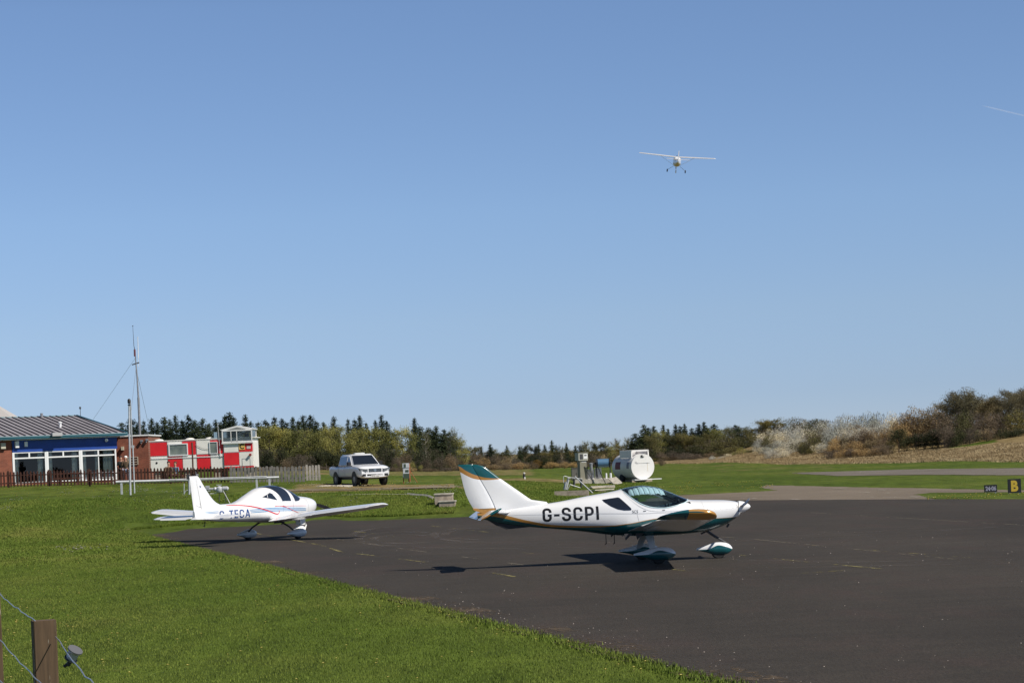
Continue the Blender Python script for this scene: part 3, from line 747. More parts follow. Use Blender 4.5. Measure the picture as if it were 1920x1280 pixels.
# ================================================================ WHITE AND TEAL LOW-WING AEROPLANE
g1 = gr(1217, 1053); PSI1 = R(6.5)
A = thing('light_aircraft', g1, PSI1, 'white low wing aeroplane with teal and gold trim and black letters G-SCPI', 'light aircraft')
fus = Loft(
    w=[(-3.85, .03), (-3.3, .095), (-2.76, .17), (-2.05, .29), (-1.35, .43), (-.7, .53), (0, .57), (.7, .56), (1.25, .51), (1.7, .44), (2.0, .34), (2.09, .27)],
    zb=[(-3.85, 1.17), (-3.3, 1.02), (-2.76, .925), (-1.94, .82), (-1.38, .74), (-.77, .645), (.02, .59), (.69, .595), (1.26, .63), (1.69, .73), (1.95, .86), (2.09, .95)],
    zc=[(-3.85, 1.22), (-3, 1.17), (-2, 1.11), (-.7, 1.06), (0, 1.06), (1.25, 1.06), (2.09, 1.12)],
    zt=[(-3.85, 1.28), (-3.3, 1.33), (-2.6, 1.39), (-2.05, 1.445), (-1.35, 1.55), (-.7, 1.64), (-.4, 1.705), (-.11, 1.73), (.19, 1.69), (.53, 1.56), (.8, 1.435), (1.0, 1.362), (1.25, 1.345), (1.72, 1.325), (2.0, 1.29), (2.09, 1.26)],
    nt=2.15, nb=2.5)
z2 = P1([(-3.85, 1.31), (-3.5, 1.27), (-3.2, 1.195), (-2.76, 1.07), (-2.17, .945), (-1.46, .895), (-.89, .88), (-.55, .905), (.235, 1.0), (.9, .97), (1.6, .935), (2.09, .94)])
thk = P1([(-3.85, .09), (-3.2, .075), (-2.76, .062), (-2.17, .05), (-1.46, .035), (-.89, .022), (-.3, .012), (2.09, .006)])
z1 = lambda x: z2(x)-thk(x)
gl = P1([(-.62, 1.70), (-.59, 1.66), (-.52, 1.58), (-.36, 1.43), (-.18, 1.315), (.05, 1.24), (.29, 1.22), (.52, 1.25), (.77, 1.31), (.94, 1.385)])
z3 = lambda x: (gl(x) if -.6 < x < .93 else 9.)
XS = sorted(set([round(v, 3) for v in lin(-3.85, 2.09, 90)]+[round(v, 3) for v in lin(-.6, .93, 40)]))
body = fus.mesh('fuselage', XS, [z1, z2, z3], [M_teal, M_gold, M_white, M_canopy], A, use=(0, 1, 2))
XC = [round(v, 3) for v in lin(-.6, .93, 40)]
can = fus.mesh('canopy', XC, [z1, z2, z3], [M_teal, M_gold, M_white, M_canopy], A, use=(3,), cap0=False, cap1=False)
can['label'] = 'teal tinted bubble canopy'
fr = [(x, z3(x)) for x in lin(-.595, .925, 30)]
mb = MB()
for side in (-1, 1):
    mb.tube([(x, side*(fus.y(x, z)+.004), z) for x, z in fr], .011, 0, 6)
mb.build('canopy_frame', mat('frame_grey', (.45, .62, .66), .35), can, auto=R(50))
# cabin interior
it = MB(); it.box((.15, 0, .98), (1.5, .86, .04)); it.box((-.62, 0, 1.22), (.05, .8, .45)); it.build('cabin_floor', M_lining, A)
for sy in (-.24, .24):
    b = MB(); b.box((.05, sy, 1.04), (.5, .42, .12), bev=.05)
    b.box((-.27, sy, 1.24), (.14, .42, .42), M=Matrix.Rotation(R(-20), 3, 'Y'), bev=.04)
    b.build('seat', M_seat, A)
b = MB(); b.prism([(.62, 1.02), (.66, 1.32), (.92, 1.33), (1.0, 1.15), (.9, 1.0)], -.40, .40); b.build('instrument_panel', M_panel, A)
for yy in (-.2, .2): b = MB(); b.tube([(.5, yy, 1.02), (.46, yy, 1.3)], .014); b.build('control_stick', M_black, A)
b = MB(); b.lathe((.68, -.2, 1.36), [(.045, -.03), (.055, 0), (.045, .03)], 0, 12, 'x'); b.build('compass', M_black, A)
# gathered sunshade under the canopy roof
sh = MB()
for k in range(7):
    xa = -.47+k*.118; xb = xa+.104
    for side in (-1, 1):
        vs = []; N = 8; zlow = fus.zt((xa+xb)/2)-(.17 if k < 5 else .14)
        for i in range(N+1):
            for x in (xa+(.028*i/N), (xa+xb)/2+(.03*i/N), xb+(.028*i/N)):
                p0 = fus.phi(x, zlow); p = fus.pt(x, p0+(PI/2-p0)*(1-i/N), side)
                sag = .02 if x == (xa+xb)/2+(.03*i/N) else .042
                vs.append((x, p[1]*(1-sag), 1.1+(p[2]-1.1)*(1-sag)))
        sh.add(vs, [(3*i+j, 3*i+j+1, 3*i+4+j, 3*i+3+j) for i in range(N) for j in range(2)])
sh.build('sunshade', M_shade, A)
qw = [(-1.07, 1.46), (-.90, 1.482), (-.72, 1.50), (-.68, 1.49), (-.46, 1.26), (-.44, 1.225), (-.46, 1.20), (-.60, 1.203), (-.75, 1.235), (-.90, 1.31), (-1.04, 1.415)]
for sd in (-1, 1): fus.proj_poly('rear_window', qw, M_dglass, A, .005, sd, .035)
bm = stroke_text('G-SCPI', 1.24, .30, -2.41, 1.022); fus.proj_bm('registration', bm, M_regblack, A, .0018, -1, .03)
bm = stroke_text('G-SCPI', 1.24, .30, -2.41, 1.022, mirror=True); fus.proj_bm('registration', bm, M_regblack, A, .0018, 1, .03)
bm = text_bm('SCS', .13, .065, -.43, 1.135, 0.); fus.proj_bm('script_logo', bm, M_dark, A, .005, -1, .03)
# panel seams
for q in ([(-3.2, 1.2), (-1.4, 1.165), (-.3, 1.12), (.2, 1.115), (1.0, 1.10)], [(-.62, 1.70), (-.48, 1.47), (-.2, 1.24), (.1, 1.15), (.6, 1.14)], [(-.33, 1.13), (-.28, .92)], [(1.2, 1.33), (1.22, 1.1), (1.27, .92)]):
    fus.ribbon('panel_seam', q, .006, M_grey, A, .004)
b = MB()
for x in (1.3, 1.45, 1.6, 1.75, 1.9, 2.0): z = 1.15; b.lathe((x, -(fus.y(x, z)+.002), z), [(.008, -.002), (.008, .002)], 0, 6, 'y')
for x in (-.15, .28): b.box((x, -(fus.y(x, 1.17)+.004), 1.172), (.06, .01, .012))
b.build('fastener', M_dark, A)
b = MB(); b.box((2.04, -.33, 1.17), (.012, .006, .24)); b.build('cowl_gap', M_black, A)
# fin and rudder
M_fin = curve_mask_mat('fin_paint', [([(-4.3, 2.25), (-4.2, 2.21), (-4.05, 2.12), (-3.86, 2.04), (-3.65, 2.01), (-3.2, 2.03)], GOLDC),
                                     ([(-4.3, 2.37), (-4.2, 2.33), (-4.07, 2.235), (-3.82, 2.115), (-3.59, 2.055), (-3.2, 2.035)], TEALC)], (.8, .8, .8))
LE = P1([(1.30, -2.2), (1.46, -2.28), (1.52, -2.61), (1.6, -2.73), (1.69, -2.85), (1.85, -3.06), (2.03, -3.30), (2.2, -3.51), (2.325, -3.68), (2.37, -3.86)])
HG = P1([(1.15, -3.38), (1.44, -3.47), (2.37, -3.94)]); TE = P1([(1.15, -3.70), (1.30, -3.72), (1.38, -3.93), (2.37, -4.24)])
def finsec(zs, f0, f1, a, b, tm):
    out = []
    for z in zs:
        xl = LE(z); c = (xl-HG(z))/.62; out.append((z, xl, 0, c, tm(z), 0))
    return out
def vert_part(name, zs, xf, xr, t0, t1, m, taper=None):
    """vertical surface: rounded front at xf(z), cut rear at xr(z); thickness t0 front-quarter to t1 rear"""
    vs = []; cnt = 0
    for z in zs:
        a, b = xf(z), xr(z); sc = taper(z) if taper else 1.
        prof = [(0, .0), (.02, .35), (.08, .75), (.22, .92), (.45, 1.), (.75, .93), (1, t1/t0)]
        ring = [(a+(b-a)*f, g*t0/2*sc) for f, g in prof]
        ring = ring+[(x, -y) for x, y in ring[::-1]][:-1]; cnt = len(ring)
        vs += [(x, y, z) for x, y in ring]
    k = len(zs)
    fs = [(i*cnt+j, i*cnt+(j+1) % cnt, (i+1)*cnt+(j+1) % cnt, (i+1)*cnt+j) for i in range(k-1) for j in range(cnt)]
    fs += [tuple(range(cnt)), tuple(range(k*cnt-1, (k-1)*cnt-1, -1))]
    o = mesh_np(name, vs, fs, m, A if name != 'x' else None, True)
    bm = bmesh.new(); bm.from_mesh(o.data); bmesh.ops.remove_doubles(bm, verts=bm.verts, dist=1e-5); bmesh.ops.recalc_face_normals(bm, faces=bm.faces)
    for e in bm.edges:
        if len(e.link_faces) == 2 and e.calc_face_angle(0) > R(45): e.smooth = False
    bm.to_mesh(o.data); bm.free(); return o
zs = [1.20, 1.35, 1.42, 1.46, 1.49, 1.52, 1.56, 1.6, 1.65, 1.69, 1.77, 1.85, 1.94, 2.03, 2.12, 2.2, 2.27, 2.325, 2.35, 2.368]
tp = P1([(1.2, 1.2), (1.46, 1.), (2.3, .75), (2.35, .55), (2.368, .2)])
fin = vert_part('fin', zs, LE, lambda z: HG(z)+.008, .11, .09, M_fin, tp)
zs = [1.375, 1.40, 1.5, 1.7, 1.9, 2.1, 2.25, 2.33, 2.36, 2.375]
tp2 = P1([(1.375, 1.), (2.3, .75), (2.36, .5), (2.375, .2)])
rud = vert_part('rudder', zs, lambda z: HG(z)+.035, TE, .092, .012, M_fin, tp2)
b = MB(); b.prism([(-3.45, 1.22), (-3.42, 1.38), (-3.70, 1.37), (-3.95, 1.385), (-3.93, 1.345), (-3.75, 1.27)], -.035, .035); b.build('tail_fairing', M_gold, A)
b = MB(); b.prism([(-3.72, 1.17), (-2.5, .93), (-2.75, .91), (-3.22, .885), (-3.45, .99)], -.022, .022); b.build('ventral_fin', M_black, A)
# tailplane with drooped elevators
for sd in (-1, 1):
    T = wing_loft('tailplane', [(sd*.10, -3.12, 1.29, .62, 1, 0), (sd*1.30, -3.30, 1.29, .50, .9, 0), (sd*1.36, -3.36, 1.29, .42, .5, 0)], M_white, A, 0, .72, t=.09)
    dl = R(27)
    Em = wing_loft('elevator', [(sd*.16, -3.12, 1.285, .80, .9, 0), (sd*1.36, -3.30, 1.285, .66, .85, 0)], M_white, T, .56, 1.0, defl=dl, t=.075)
    # horn tip, teal in front and gold behind
    tb = MB(); c0 = Vector((-3.68, 0, 1.275)); vs = []; n = 14
    for (yy, sc) in ((1.372, 1.), (1.43, .9), (1.465, .6), (1.475, .15)):
        for i in range(n):
            t_ = 2*PI*i/n; lx = math.cos(t_)*.27*sc; lz = math.sin(t_)*.036*sc*(1 if math.cos(t_) > -.2 else .7)
            x_ = lx*math.cos(dl)-lz*math.sin(dl); z_ = lx*math.sin(dl)+lz*math.cos(dl); vs.append((c0.x+x_, sd*yy, c0.z+z_))
    fs = [(r*n+i, r*n+(i+1) % n, (r+1)*n+(i+1) % n, (r+1)*n+i) for r in range(3) for i in range(n)]+[tuple(range(n)), tuple(range(3*n, 4*n))]
    fm = [0 if sum(vs[i][0] for i in f)/len(f) > -3.72 else 1 for f in fs]
    o = mesh_np('elevator_tip', vs, fs, [M_teal, M_gold], T, True, fm)
b = MB(); b.box((-3.93, .7, 1.235-.06), (.012, .9, .006), M=None); b.build('trim_line', M_stripe, A)
# wings
for sd in (-1, 1):
    zr, zt_ = .735, 1.10
    def sec(y, ch=None, xl=None, tk=1.):
        t_ = (y-.5)/3.7; return (sd*y, .97+(.74-.97)*t_ if xl is None else xl, zr+(zt_-zr)*t_, 1.52+(1.27-1.52)*t_ if ch is None else ch, tk, 0)
    W_ = wing_loft('wing', [sec(.42), sec(1.5), sec(2.9), sec(4.02)], M_white, A, 0, .76, t=.145)
    wing_loft('flap', [sec(.56), sec(2.28)], M_white, W_, .765, 1., defl=0., t=.15)
    wing_loft('aileron', [sec(2.31), sec(4.0)], M_white, W_, .765, 1., defl=R(3), t=.15)
    tipm = lambda c: 1 if c.x > .12 else 0
    s1 = sec(4.03); tz = s1[2]
    wing_loft('wing_tip', [(s1[0], s1[1], tz, s1[3], 1.0, 0), (sd*4.14, s1[1]-.02, tz+.035, s1[3]-.03, 1.08, 0), (sd*4.22, s1[1]-.06, tz+.075, s1[3]-.12, .95, 0), (sd*4.27, s1[1]-.15, tz+.10, s1[3]-.32, .7, 0), (sd*4.285, s1[1]-.3, tz+.115, s1[3]-.62, .3, 0)],
              [M_teal, M_gold], A, 0, 1., t=.15, mats_fn=tipm, n=16)
    # wing root fillet
    b = MB()
    # gear leg: flat spring
    vs = []; 
    for (y, z, cx, ch, th) in ((.28, .60, -.02, .20, .03), (.62, .47, -.04, .16, .03), (.93, .28, -.06, .12, .024), (1.0, .2, -.06, .11, .024)):
        for (dx, dz) in ((-1, -.3), (-.6, -1), (.6, -1), (1, -.1), (.6, 1), (-.6, 1)): vs.append((cx+dx*ch/2, sd*y+dz*th*.35*sd, z+dz*th/2))
    b.add(vs, [(i*6+j, i*6+(j+1) % 6, (i+1)*6+(j+1) % 6, (i+1)*6+j) for i in range(3) for j in range(6)]+[tuple(range(6)), tuple(range(18, 24))])
    b.build('gear_leg', M_white, A, auto=R(40))
    spat(A, -.52, .42, .085, .375, sd*1.02, .13, [M_teal, M_white], .03)
    b = MB(); b.lathe((.06, sd*4.2, tz+.02), [(.012, -.03), (.02, 0), (.012, .03)], 0, 8, 'z'); b.build('tie_down_ring', M_dark, A)
spat(A, 1.10, 1.92, .09, .375, 0., .12, [M_teal, M_white], 1.60, .16)
b = MB(); b.tube([(1.33, 0, .66), (1.55, 0, .50), (1.78, 0, .36)], [.032, .03, .022]); b.tube([(1.22, 0, .58), (1.40, 0, .66)], .02); b.tube([(1.42, -.05, .65), (1.66, -.04, .78)], .012)
b.build('nose_strut', M_dark, A, auto=R(40))
for (x, y) in ((-.98, -.12), (-.78, -.05)): b = MB(); b.tube([(x, y, .69), (x, y, .47), (x-.03, y, .445)], .009); b.lathe((x, y, .46), [(.012, 0), (.018, .01), (.012, .02)]); b.build('boarding_step', M_black, A)
for x in (-.62, -.36):
    for yy in (-1.0, 1.0): b = MB(); b.prism([(x-.09, .70), (x+.09, .70), (x-.06, .56)], yy-.02, yy+.02); b.build('flap_hinge', M_dark, A)
b = MB(); b.tube([(1.85, -.1, .78), (1.80, -.11, .71)], .025); b.build('exhaust_pipe', M_dark, A)
b = MB(); b.lathe((0, 0, 1.155), [(.0, 2.42)], 0, 4) if False else None
sp = MB(); sp.lathe((0, 0, 1.15), [(.135, 2.10), (.14, 2.14), (.125, 2.22), (.09, 2.30), (.045, 2.365), (.006, 2.39)], 0, 20, 'x'); SPN = sp.build('spinner', M_white, A, auto=R(60))
for sg in (-1, 1):
    bl_ = MB(); vs = []; th = R(12)
    for (r_b, ch, tw) in ((.08, .09, 88), (.2, .16, 76), (.4, .21, 58), (.6, .20, 42), (.78, .14, 30), (.85, .05, 26)):
        for (dc, dt) in ((-.5, 0), (-.2, .17), (.25, .14), (.5, 0), (.25, -.09), (-.2, -.10)):
            cx = dc*ch; tt = dt*ch; a_ = R(tw); x_ = cx*math.sin(a_)+tt*math.cos(a_); s_ = cx*math.cos(a_)-tt*math.sin(a_)
            y_ = -sg*(r_b*math.cos(th)-s_*math.sin(th)*sg); z_ = sg*r_b*math.sin(th)+s_*math.cos(th)
            vs.append((2.17+x_, y_, 1.15+z_))
    bl_.add(vs, [(i*6+j, i*6+(j+1) % 6, (i+1)*6+(j+1) % 6, (i+1)*6+j) for i in range(5) for j in range(6)]+[tuple(range(6)), tuple(range(30, 36))])
    bl_.build('propeller_blade', M_grey, SPN, auto=R(40))
b = MB(); b.tube([(-1.9, 0, 1.44), (-2.1, 0, 1.82)], .006); 

# ================================================================ WHITE LOW-WING AEROPLANE, BLUE LETTERS
g2 = gr(513, 1011); PSI2 = R(61)
B = thing('light_aircraft', g2, PSI2, 'all white low wing aeroplane with blue letters and red swoosh, standing tail towards the camera', 'light aircraft')
f2 = Loft(
    w=[(-4.32, .045), (-3.7, .13), (-3.2, .20), (-2.3, .32), (-1.3, .46), (-.7, .54), (0, .57), (.6, .56), (1.3, .51), (1.85, .43), (2.15, .34), (2.28, .24)],
    zb=[(-4.32, .93), (-3.71, .82), (-2.5, .725), (-1.0, .64), (-.27, .59), (.9, .59), (1.5, .62), (1.86, .70), (2.15, .84), (2.28, .95)],
    zc=[(-4.32, 1.02), (-2.5, .98), (-.5, .98), (1, 1.0), (2.28, 1.08)],
    zt=[(-4.32, 1.16), (-3.7, 1.24), (-3.3, 1.29), (-2.86, 1.31), (-2.31, 1.315), (-1.88, 1.40), (-1.29, 1.61), (-.77, 1.775), (-.18, 1.825), (.33, 1.78), (.65, 1.68), (.93, 1.56), (1.15, 1.46), (1.44, 1.41), (1.83, 1.37), (2.15, 1.30), (2.28, 1.20)],
    nt=2.2, nb=2.7)
f2.mesh('fuselage', lin(-4.32, 2.28, 96), [], [M_white], B)
M_dg2 = mat('smoked_glass', (.02, .028, .045), .05, spec=.7, coat=.3)
win = lambda name, xa, xb, p0: f2.patch(name, xa, xb, p0, PI/2, M_dg2, B, .007, n=18)
ph0 = .38
win('cabin_window', lambda t: -.15-.60*t**1.25-.0, lambda t: .36-.05*t-.38*t**3, .34)
win('windscreen', lambda t: .60-.12*t-.32*t**3, lambda t: .66+.44*math.sqrt(min(1, t*3.2))-.10*t, .36)
for sd in (-1, 1): f2.proj_poly('rear_window', [(-1.09, 1.47), (-.64, 1.60), (-.56, 1.55), (-.42, 1.34), (-.7, 1.39)], M_dg2, B, .007, sd, .03)
f2.ribbon('window_bar', [(-.83, 1.55), (-.87, 1.44)], .02, M_white, B, .012)
bm = stroke_text('G-TECA', 1.42, .27, -3.22, .835, .15); f2.proj_bm('registration', bm, M_regblue, B, .0018, -1, .03)
bm = stroke_text('G-TECA', 1.42, .27, -3.22, .835, .15, True); f2.proj_bm('registration', bm, M_regblue, B, .0018, 1, .03)
for q, w_ in (([(-1.82, 1.07), (-1.164, 1.084), (-.645, 1.085), (.553, 1.038), (1.25, .995)], .028), ([(-1.80, 1.03), (-1.2, 1.035), (-.517, 1.035), (1.25, .955)], .024), ([(-1.77, .985), (-1.2, .988), (-.52, .985), (1.25, .925)], .028), ([(-3.9, 1.09), (-3.25, 1.096)], .014), ([(-3.85, 1.05), (-3.25, 1.056)], .014)):
    f2.ribbon('stripe', q, w_, M_stripe, B, .006)
for q, w_ in (([(-2.77, 1.267), (-2.43, 1.26), (-1.92, 1.219), (-1.49, 1.143), (-1.06, 1.034), (-.62, .897), (-.47, .877), (-.397, .926), (-.414, .992)], .036),
              ([(-.615, 1.135), (-.3, 1.137), (.017, 1.077), (.36, .969), (.757, .858)], .018), ([(-.627, 1.152), (-.38, 1.14), (.5, 1.11), (1.3, 1.08)], .010)):
    f2.ribbon('swoosh', q, w_, M_red, B, .009)
f2.ribbon('panel_seam', [(.42, 1.60), (.47, 1.35), (.44, 1.1), (.38, .9)], .008, M_grey, B, .004)
f2.ribbon('panel_seam', [(1.42, 1.36), (1.44, 1.15), (1.38, .8)], .008, M_grey, B, .004)
f2.ribbon('panel_seam', [(-1.1, 1.66), (-.35, 1.50), (-.15, 1.2), (-.18, .9)], .008, M_grey, B, .004)
_A = A; A = B
LE = P1([(1.10, -2.6), (1.24, -2.72), (1.30, -2.90), (1.38, -3.13), (1.56, -3.39), (1.82, -3.65), (2.03, -3.84), (2.2, -3.97), (2.27, -4.05)])
HG = P1([(1.0, -3.93), (2.27, -4.20)]); TE = P1([(.85, -4.25), (1.18, -4.32), (2.27, -4.47)])
zs = [1.10, 1.24, 1.27, 1.30, 1.34, 1.38, 1.46, 1.56, 1.68, 1.82, 1.93, 2.03, 2.12, 2.2, 2.25, 2.27]
tpf = P1([(1.1, 1.3), (2.1, .8), (2.24, .6), (2.27, .25)])
finB = vert_part('fin', zs, LE, lambda z: HG(z)+.008, .13, .10, M_white, tpf)
rudB = vert_part('rudder', [.88, .95, 1.1, 1.4, 1.7, 2.0, 2.15, 2.24, 2.27], lambda z: HG(z)+.035, TE, .108, .012, M_white, P1([(.88, .6), (1.1, 1.), (2.1, .8), (2.24, .6), (2.27, .25)]))
A = _A
class _Fl:
    y0 = 0.
    def y(s, x, z): return .052
for q in ([(-3.982, 1.858), (-3.79, 1.767), (-3.723, 1.594), (-3.81, 1.477)], [(-3.606, 1.359), (-3.76, 1.438), (-3.957, 1.446), (-4.042, 1.365), (-3.95, 1.264), (-4.126, 1.284), (-4.26, 1.338)]):
    Loft.ribbon(_Fl(), 'fin_swirl', q, .012, M_grey, finB, .004)
b = MB(); b.prism([(-4.04, 1.955), (-3.95, 1.93), (-4.01, 1.89)], -.066, -.062); b.build('fin_badge', M_regblue, finB)
b = MB(); b.box((-4.06, 0, 2.31), (.12, .05, .05), bev=.02); b.tube([(-4.1, 0, 2.27), (-4.13, 0, 2.42)], .01); b.build('beacon', M_grey, finB)
for sd in (-1, 1):
    wing_loft('stabilator', [(sd*.06, -3.72, .965, .82, 1, R(4)), (sd*1.40, -3.78, .965, .74, .9, R(4)), (sd*1.53, -3.84, .965, .62, .7, R(4)), (sd*1.56, -3.95, .965, .42, .3, R(4))], M_white, B, 0, 1, t=.10)
    wing_loft('trim_tab', [(sd*.1, -3.72, .965, .92, .8, R(4)), (sd*1.15, -3.74, .965, .88, .8, R(4))], M_white, B, .86, 1, defl=R(6), t=.07)
    def sec(y, tk=1.):
        t_ = (y-.5)/4.0; zt = .655+.375*t_
        if y < 2.6: xl, ch = .42, 1.52
        else: q = (y-2.6)/2.; xl = .42-.22*q; ch = 1.52-.42*q
        return (sd*y, xl, zt, ch, tk, 0)
    W_ = wing_loft('wing', [sec(.40), sec(1.4), sec(2.6), sec(3.6), sec(4.36)], M_white, B, 0, .80, t=.145)
    wing_loft('flap', [sec(.6), sec(2.3)], M_white, W_, .805, 1, defl=R(2), t=.14)
    wing_loft('aileron', [sec(2.33), sec(2.6), sec(4.34)], M_white, W_, .805, 1, t=.14)
    s1 = sec(4.37)
    wing_loft('wing_tip', [s1, (sd*4.5, s1[1]-.03, s1[2]+.03, s1[3]-.1, .8, 0), (sd*4.58, s1[1]-.14, s1[2]+.05, s1[3]-.35, .5, 0), (sd*4.63, s1[1]-.35, s1[2]+.06, s1[3]-.75, .3, 0)], M_white, B, 0, 1, t=.14)
    b = MB(); b.tube([(-.15, sd*.40, .62), (-.14, sd*.75, .44), (-.12, sd*1.0, .24)], [.035, .03, .028]); b.build('gear_leg', M_dark, B, auto=R(40))
    spat(B, -.66, .42, .07, .36, sd*1.03, .15, [M_white, M_white], -.04, .17)
spat(B, 1.16, 1.86, .10, .40, 0, .12, [M_white, M_white], 1.58, .16)
b = MB(); b.prism([(1.42, .66), (1.78, .66), (1.74, .42), (1.52, .42)], -.10, -.08); b.prism([(1.42, .66), (1.78, .66), (1.74, .42), (1.52, .42)], .08, .10); b.tube([(1.6, 0, .66), (1.62, 0, .3)], .04)
b.tube([(1.72, -.11, .55), (1.80, -.11, .40), (1.70, -.11, .24)], .03); b.build('nose_strut', M_whitep, B)
b = MB(); b.tube([(-2.36, 0, 1.32), (-2.72, 0, 1.76)], .010); b.build('antenna', M_whitep, B)
b = MB(); b.tube([(-3.72, 0, .80), (-3.78, 0, .66)], .012); b.box((-3.8, 0, .64), (.05, .02, .04)); b.build('tail_ring', M_dark, B)
b = MB(); b.box((.25, -.06, .575), (.45, .12, .06), bev=.03); b.tube([(.5, -.12, .58), (.34, -.12, .5)], .02); b.build('belly_vent', M_dark, B)
sp = MB(); sp.lathe((0, 0, 1.14), [(.13, 2.27), (.135, 2.30), (.11, 2.40), (.06, 2.48), (.01, 2.51)], 0, 18, 'x'); SP2 = sp.build('spinner', M_white, B, auto=R(60))
for sg in (-1, 1):
    b = MB(); vs = []; th = R(-16)
    for (r_b, ch, tw) in ((.1, .07, 60), (.25, .12, 48), (.45, .14, 34), (.65, .12, 26), (.82, .08, 20), (.88, .03, 18)):
        for (dc, dt) in ((-.5, 0), (-.2, .1), (.25, .08), (.5, 0), (.25, -.05), (-.2, -.06)):
            cx = dc*ch; tt = dt*ch; a_ = R(tw); x_ = cx*math.sin(a_)+tt*math.cos(a_); s_ = cx*math.cos(a_)-tt*math.sin(a_)
            vs.append((2.34+x_, -sg*r_b*math.cos(th), 1.14+sg*r_b*math.sin(th)+s_))
    b.add(vs, [(i*6+j, i*6+(j+1) % 6, (i+1)*6+(j+1) % 6, (i+1)*6+j) for i in range(5) for j in range(6)]+[tuple(range(6)), tuple(range(30, 36))])
    b.build('propeller_blade', M_black, SP2, auto=R(40))
# ================================================================ CLUBHOUSE
def brickmat(name, c1, c2, mortar, sc=1.):
    m = bpy.data.materials.new(name); m.use_nodes = True; nt = m.node_tree; p = nt.nodes['Principled BSDF']; p.inputs['Roughness'].default_value = .9
    tc = nd(nt, 'ShaderNodeTexCoord'); mp = nd(nt, 'ShaderNodeMapping'); mp.inputs['Rotation'].default_value = (R(90), 0, 0); nt.links.new(tc.outputs['Object'], mp.inputs[0])
    b = nd(nt, 'ShaderNodeTexBrick'); b.inputs['Scale'].default_value = sc; b.inputs['Brick Width'].default_value = .225; b.inputs['Row Height'].default_value = .075
    b.inputs['Mortar Size'].default_value = .006; b.inputs['Color1'].default_value = (*c1, 1); b.inputs['Color2'].default_value = (*c2, 1); b.inputs['Mortar'].default_value = (*mortar, 1)
    nt.links.new(mp.outputs[0], b.inputs[0]); nz = noise(nt, tc.outputs['Object'], 1.5, 4)
    c = mix(nt, b.outputs[0], ramp(nt, nz, [(.3, (.75, .75, .75)), (.7, (1.2, 1.15, 1.1))]), 1., 'MULTIPLY'); nt.links.new(c, p.inputs['Base Color']); return m
M_brick = brickmat('red_brick', (.20, .055, .03), (.26, .075, .042), (.24, .14, .10))
M_blue = mat('blue_cladding', (.012, .06, .32), .5, var=.08, vscale=2)
M_gutter = mat('teal_gutter', (.02, .12, .16), .5)
M_roof = mat('metal_roof', (.33, .31, .33), .5, metal=.1, var=.12, vscale=.6)
M_rib = mat('roof_rib', (.045, .04, .05), .6)
M_upvc = mat('white_upvc', (.80, .80, .80), .45)
M_curtain = mat('curtain', (.75, .78, .74), .95, var=.12, vscale=8)
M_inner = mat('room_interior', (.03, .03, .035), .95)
def ploc(px, py, o, y=0.):
    u, v = ray(px, py); c, s = math.cos(o.rotation_euler.z), math.sin(o.rotation_euler.z)
    ox = o.location.x-s*y; oy = o.location.y+c*y; x = (u*oy-ox)/(c-u*s); Y = oy+x*s
    return x, CH+v*Y-o.location.z
p = at(222, 905, 144); GZC = 1.66
CB = thing('clubhouse', (p.x, p.y, GZC), R(30), 'single storey brick clubhouse with blue cladding, white framed windows and grey metal roof', 'building')
h = lambda z: z-GZC
b = MB(); b.box((-9.7, .15, h(4.8)/2-.3), (4.95, .3, h(4.8)+.6)); b.box((-3.6, .15, h(1.9)/2-.3), (7.2, .3, h(1.9)+.6)); b.box((-6.1, 8.0, h(4.8)/2-.3), (12.1, .3, h(4.8)+.6))
b.box((-.12, 4.0, h(4.8)/2-.3), (.24, 7.7, h(4.8)+.6)); b.build('wall', M_brick, CB)
b = MB()
for k in range(7): b.box((-3.58, .06, h(3.98)+.13*k+.065), (7.18, .16-.0, .122))
b.box((-3.58, .16, h(4.43)), (7.18, .08, .9)); b.build('blue_cladding', M_blue, CB)
mx = [-7.2, -4.91, -2.57, -.07]
for i in range(3):
    x0, x1 = mx[i], mx[i+1]; wf = MB(); zb, zt, zm = h(1.9), h(3.97), h(3.58)
    wf.box((x0+.07, .04, (zb+zt)/2), (.14, .12, zt-zb)); wf.box((x1-.05, .045, (zb+zt)/2), (.10, .11, zt-zb))
    wf.box(((x0+x1)/2, .05, zm), (x1-x0-.24, .10, .09)); wf.box(((x0+x1)/2, .05, zb+.05), (x1-x0-.24, .10, .10)); wf.box(((x0+x1)/2, .05, zt-.03), (x1-x0-.24, .10, .06))
    xm = (x0+x1)/2; wf.box((xm, .052, (zm+zt)/2), (.10, .09, zt-zm-.1))
    if i == 2: wf.box((xm, .052, (zb+zm)/2), (.06, .09, zm-zb-.2))
    wfo = wf.build('window', M_upvc, CB)
    g = MB(); g.add([(x0+.1, .06, zb+.05), (x1-.1, .06, zb+.05), (x1-.1, .06, zt-.05), (x0+.1, .06, zt-.05)], [(0, 1, 2, 3)]); g.build('pane', M_glass, wfo)
    cu = MB()
    for (a, w_) in (((x0+.3), .38), ((x1-.32), .36))+((((x0+x1)/2, .3), ((x0+x1)/2+.6, .35)) if i == 2 else ()):
        n = 10; vs = []
        for j in range(n+1):
            xx = a-w_/2+w_*j/n; yy = .32+.04*math.sin(j*1.9); vs += [(xx, yy, zb+.1), (xx, yy, zt-.05)]
        cu.add(vs, [(2*j, 2*j+2, 2*j+3, 2*j+1) for j in range(n)])
    cu.build('curtain', M_curtain, CB)
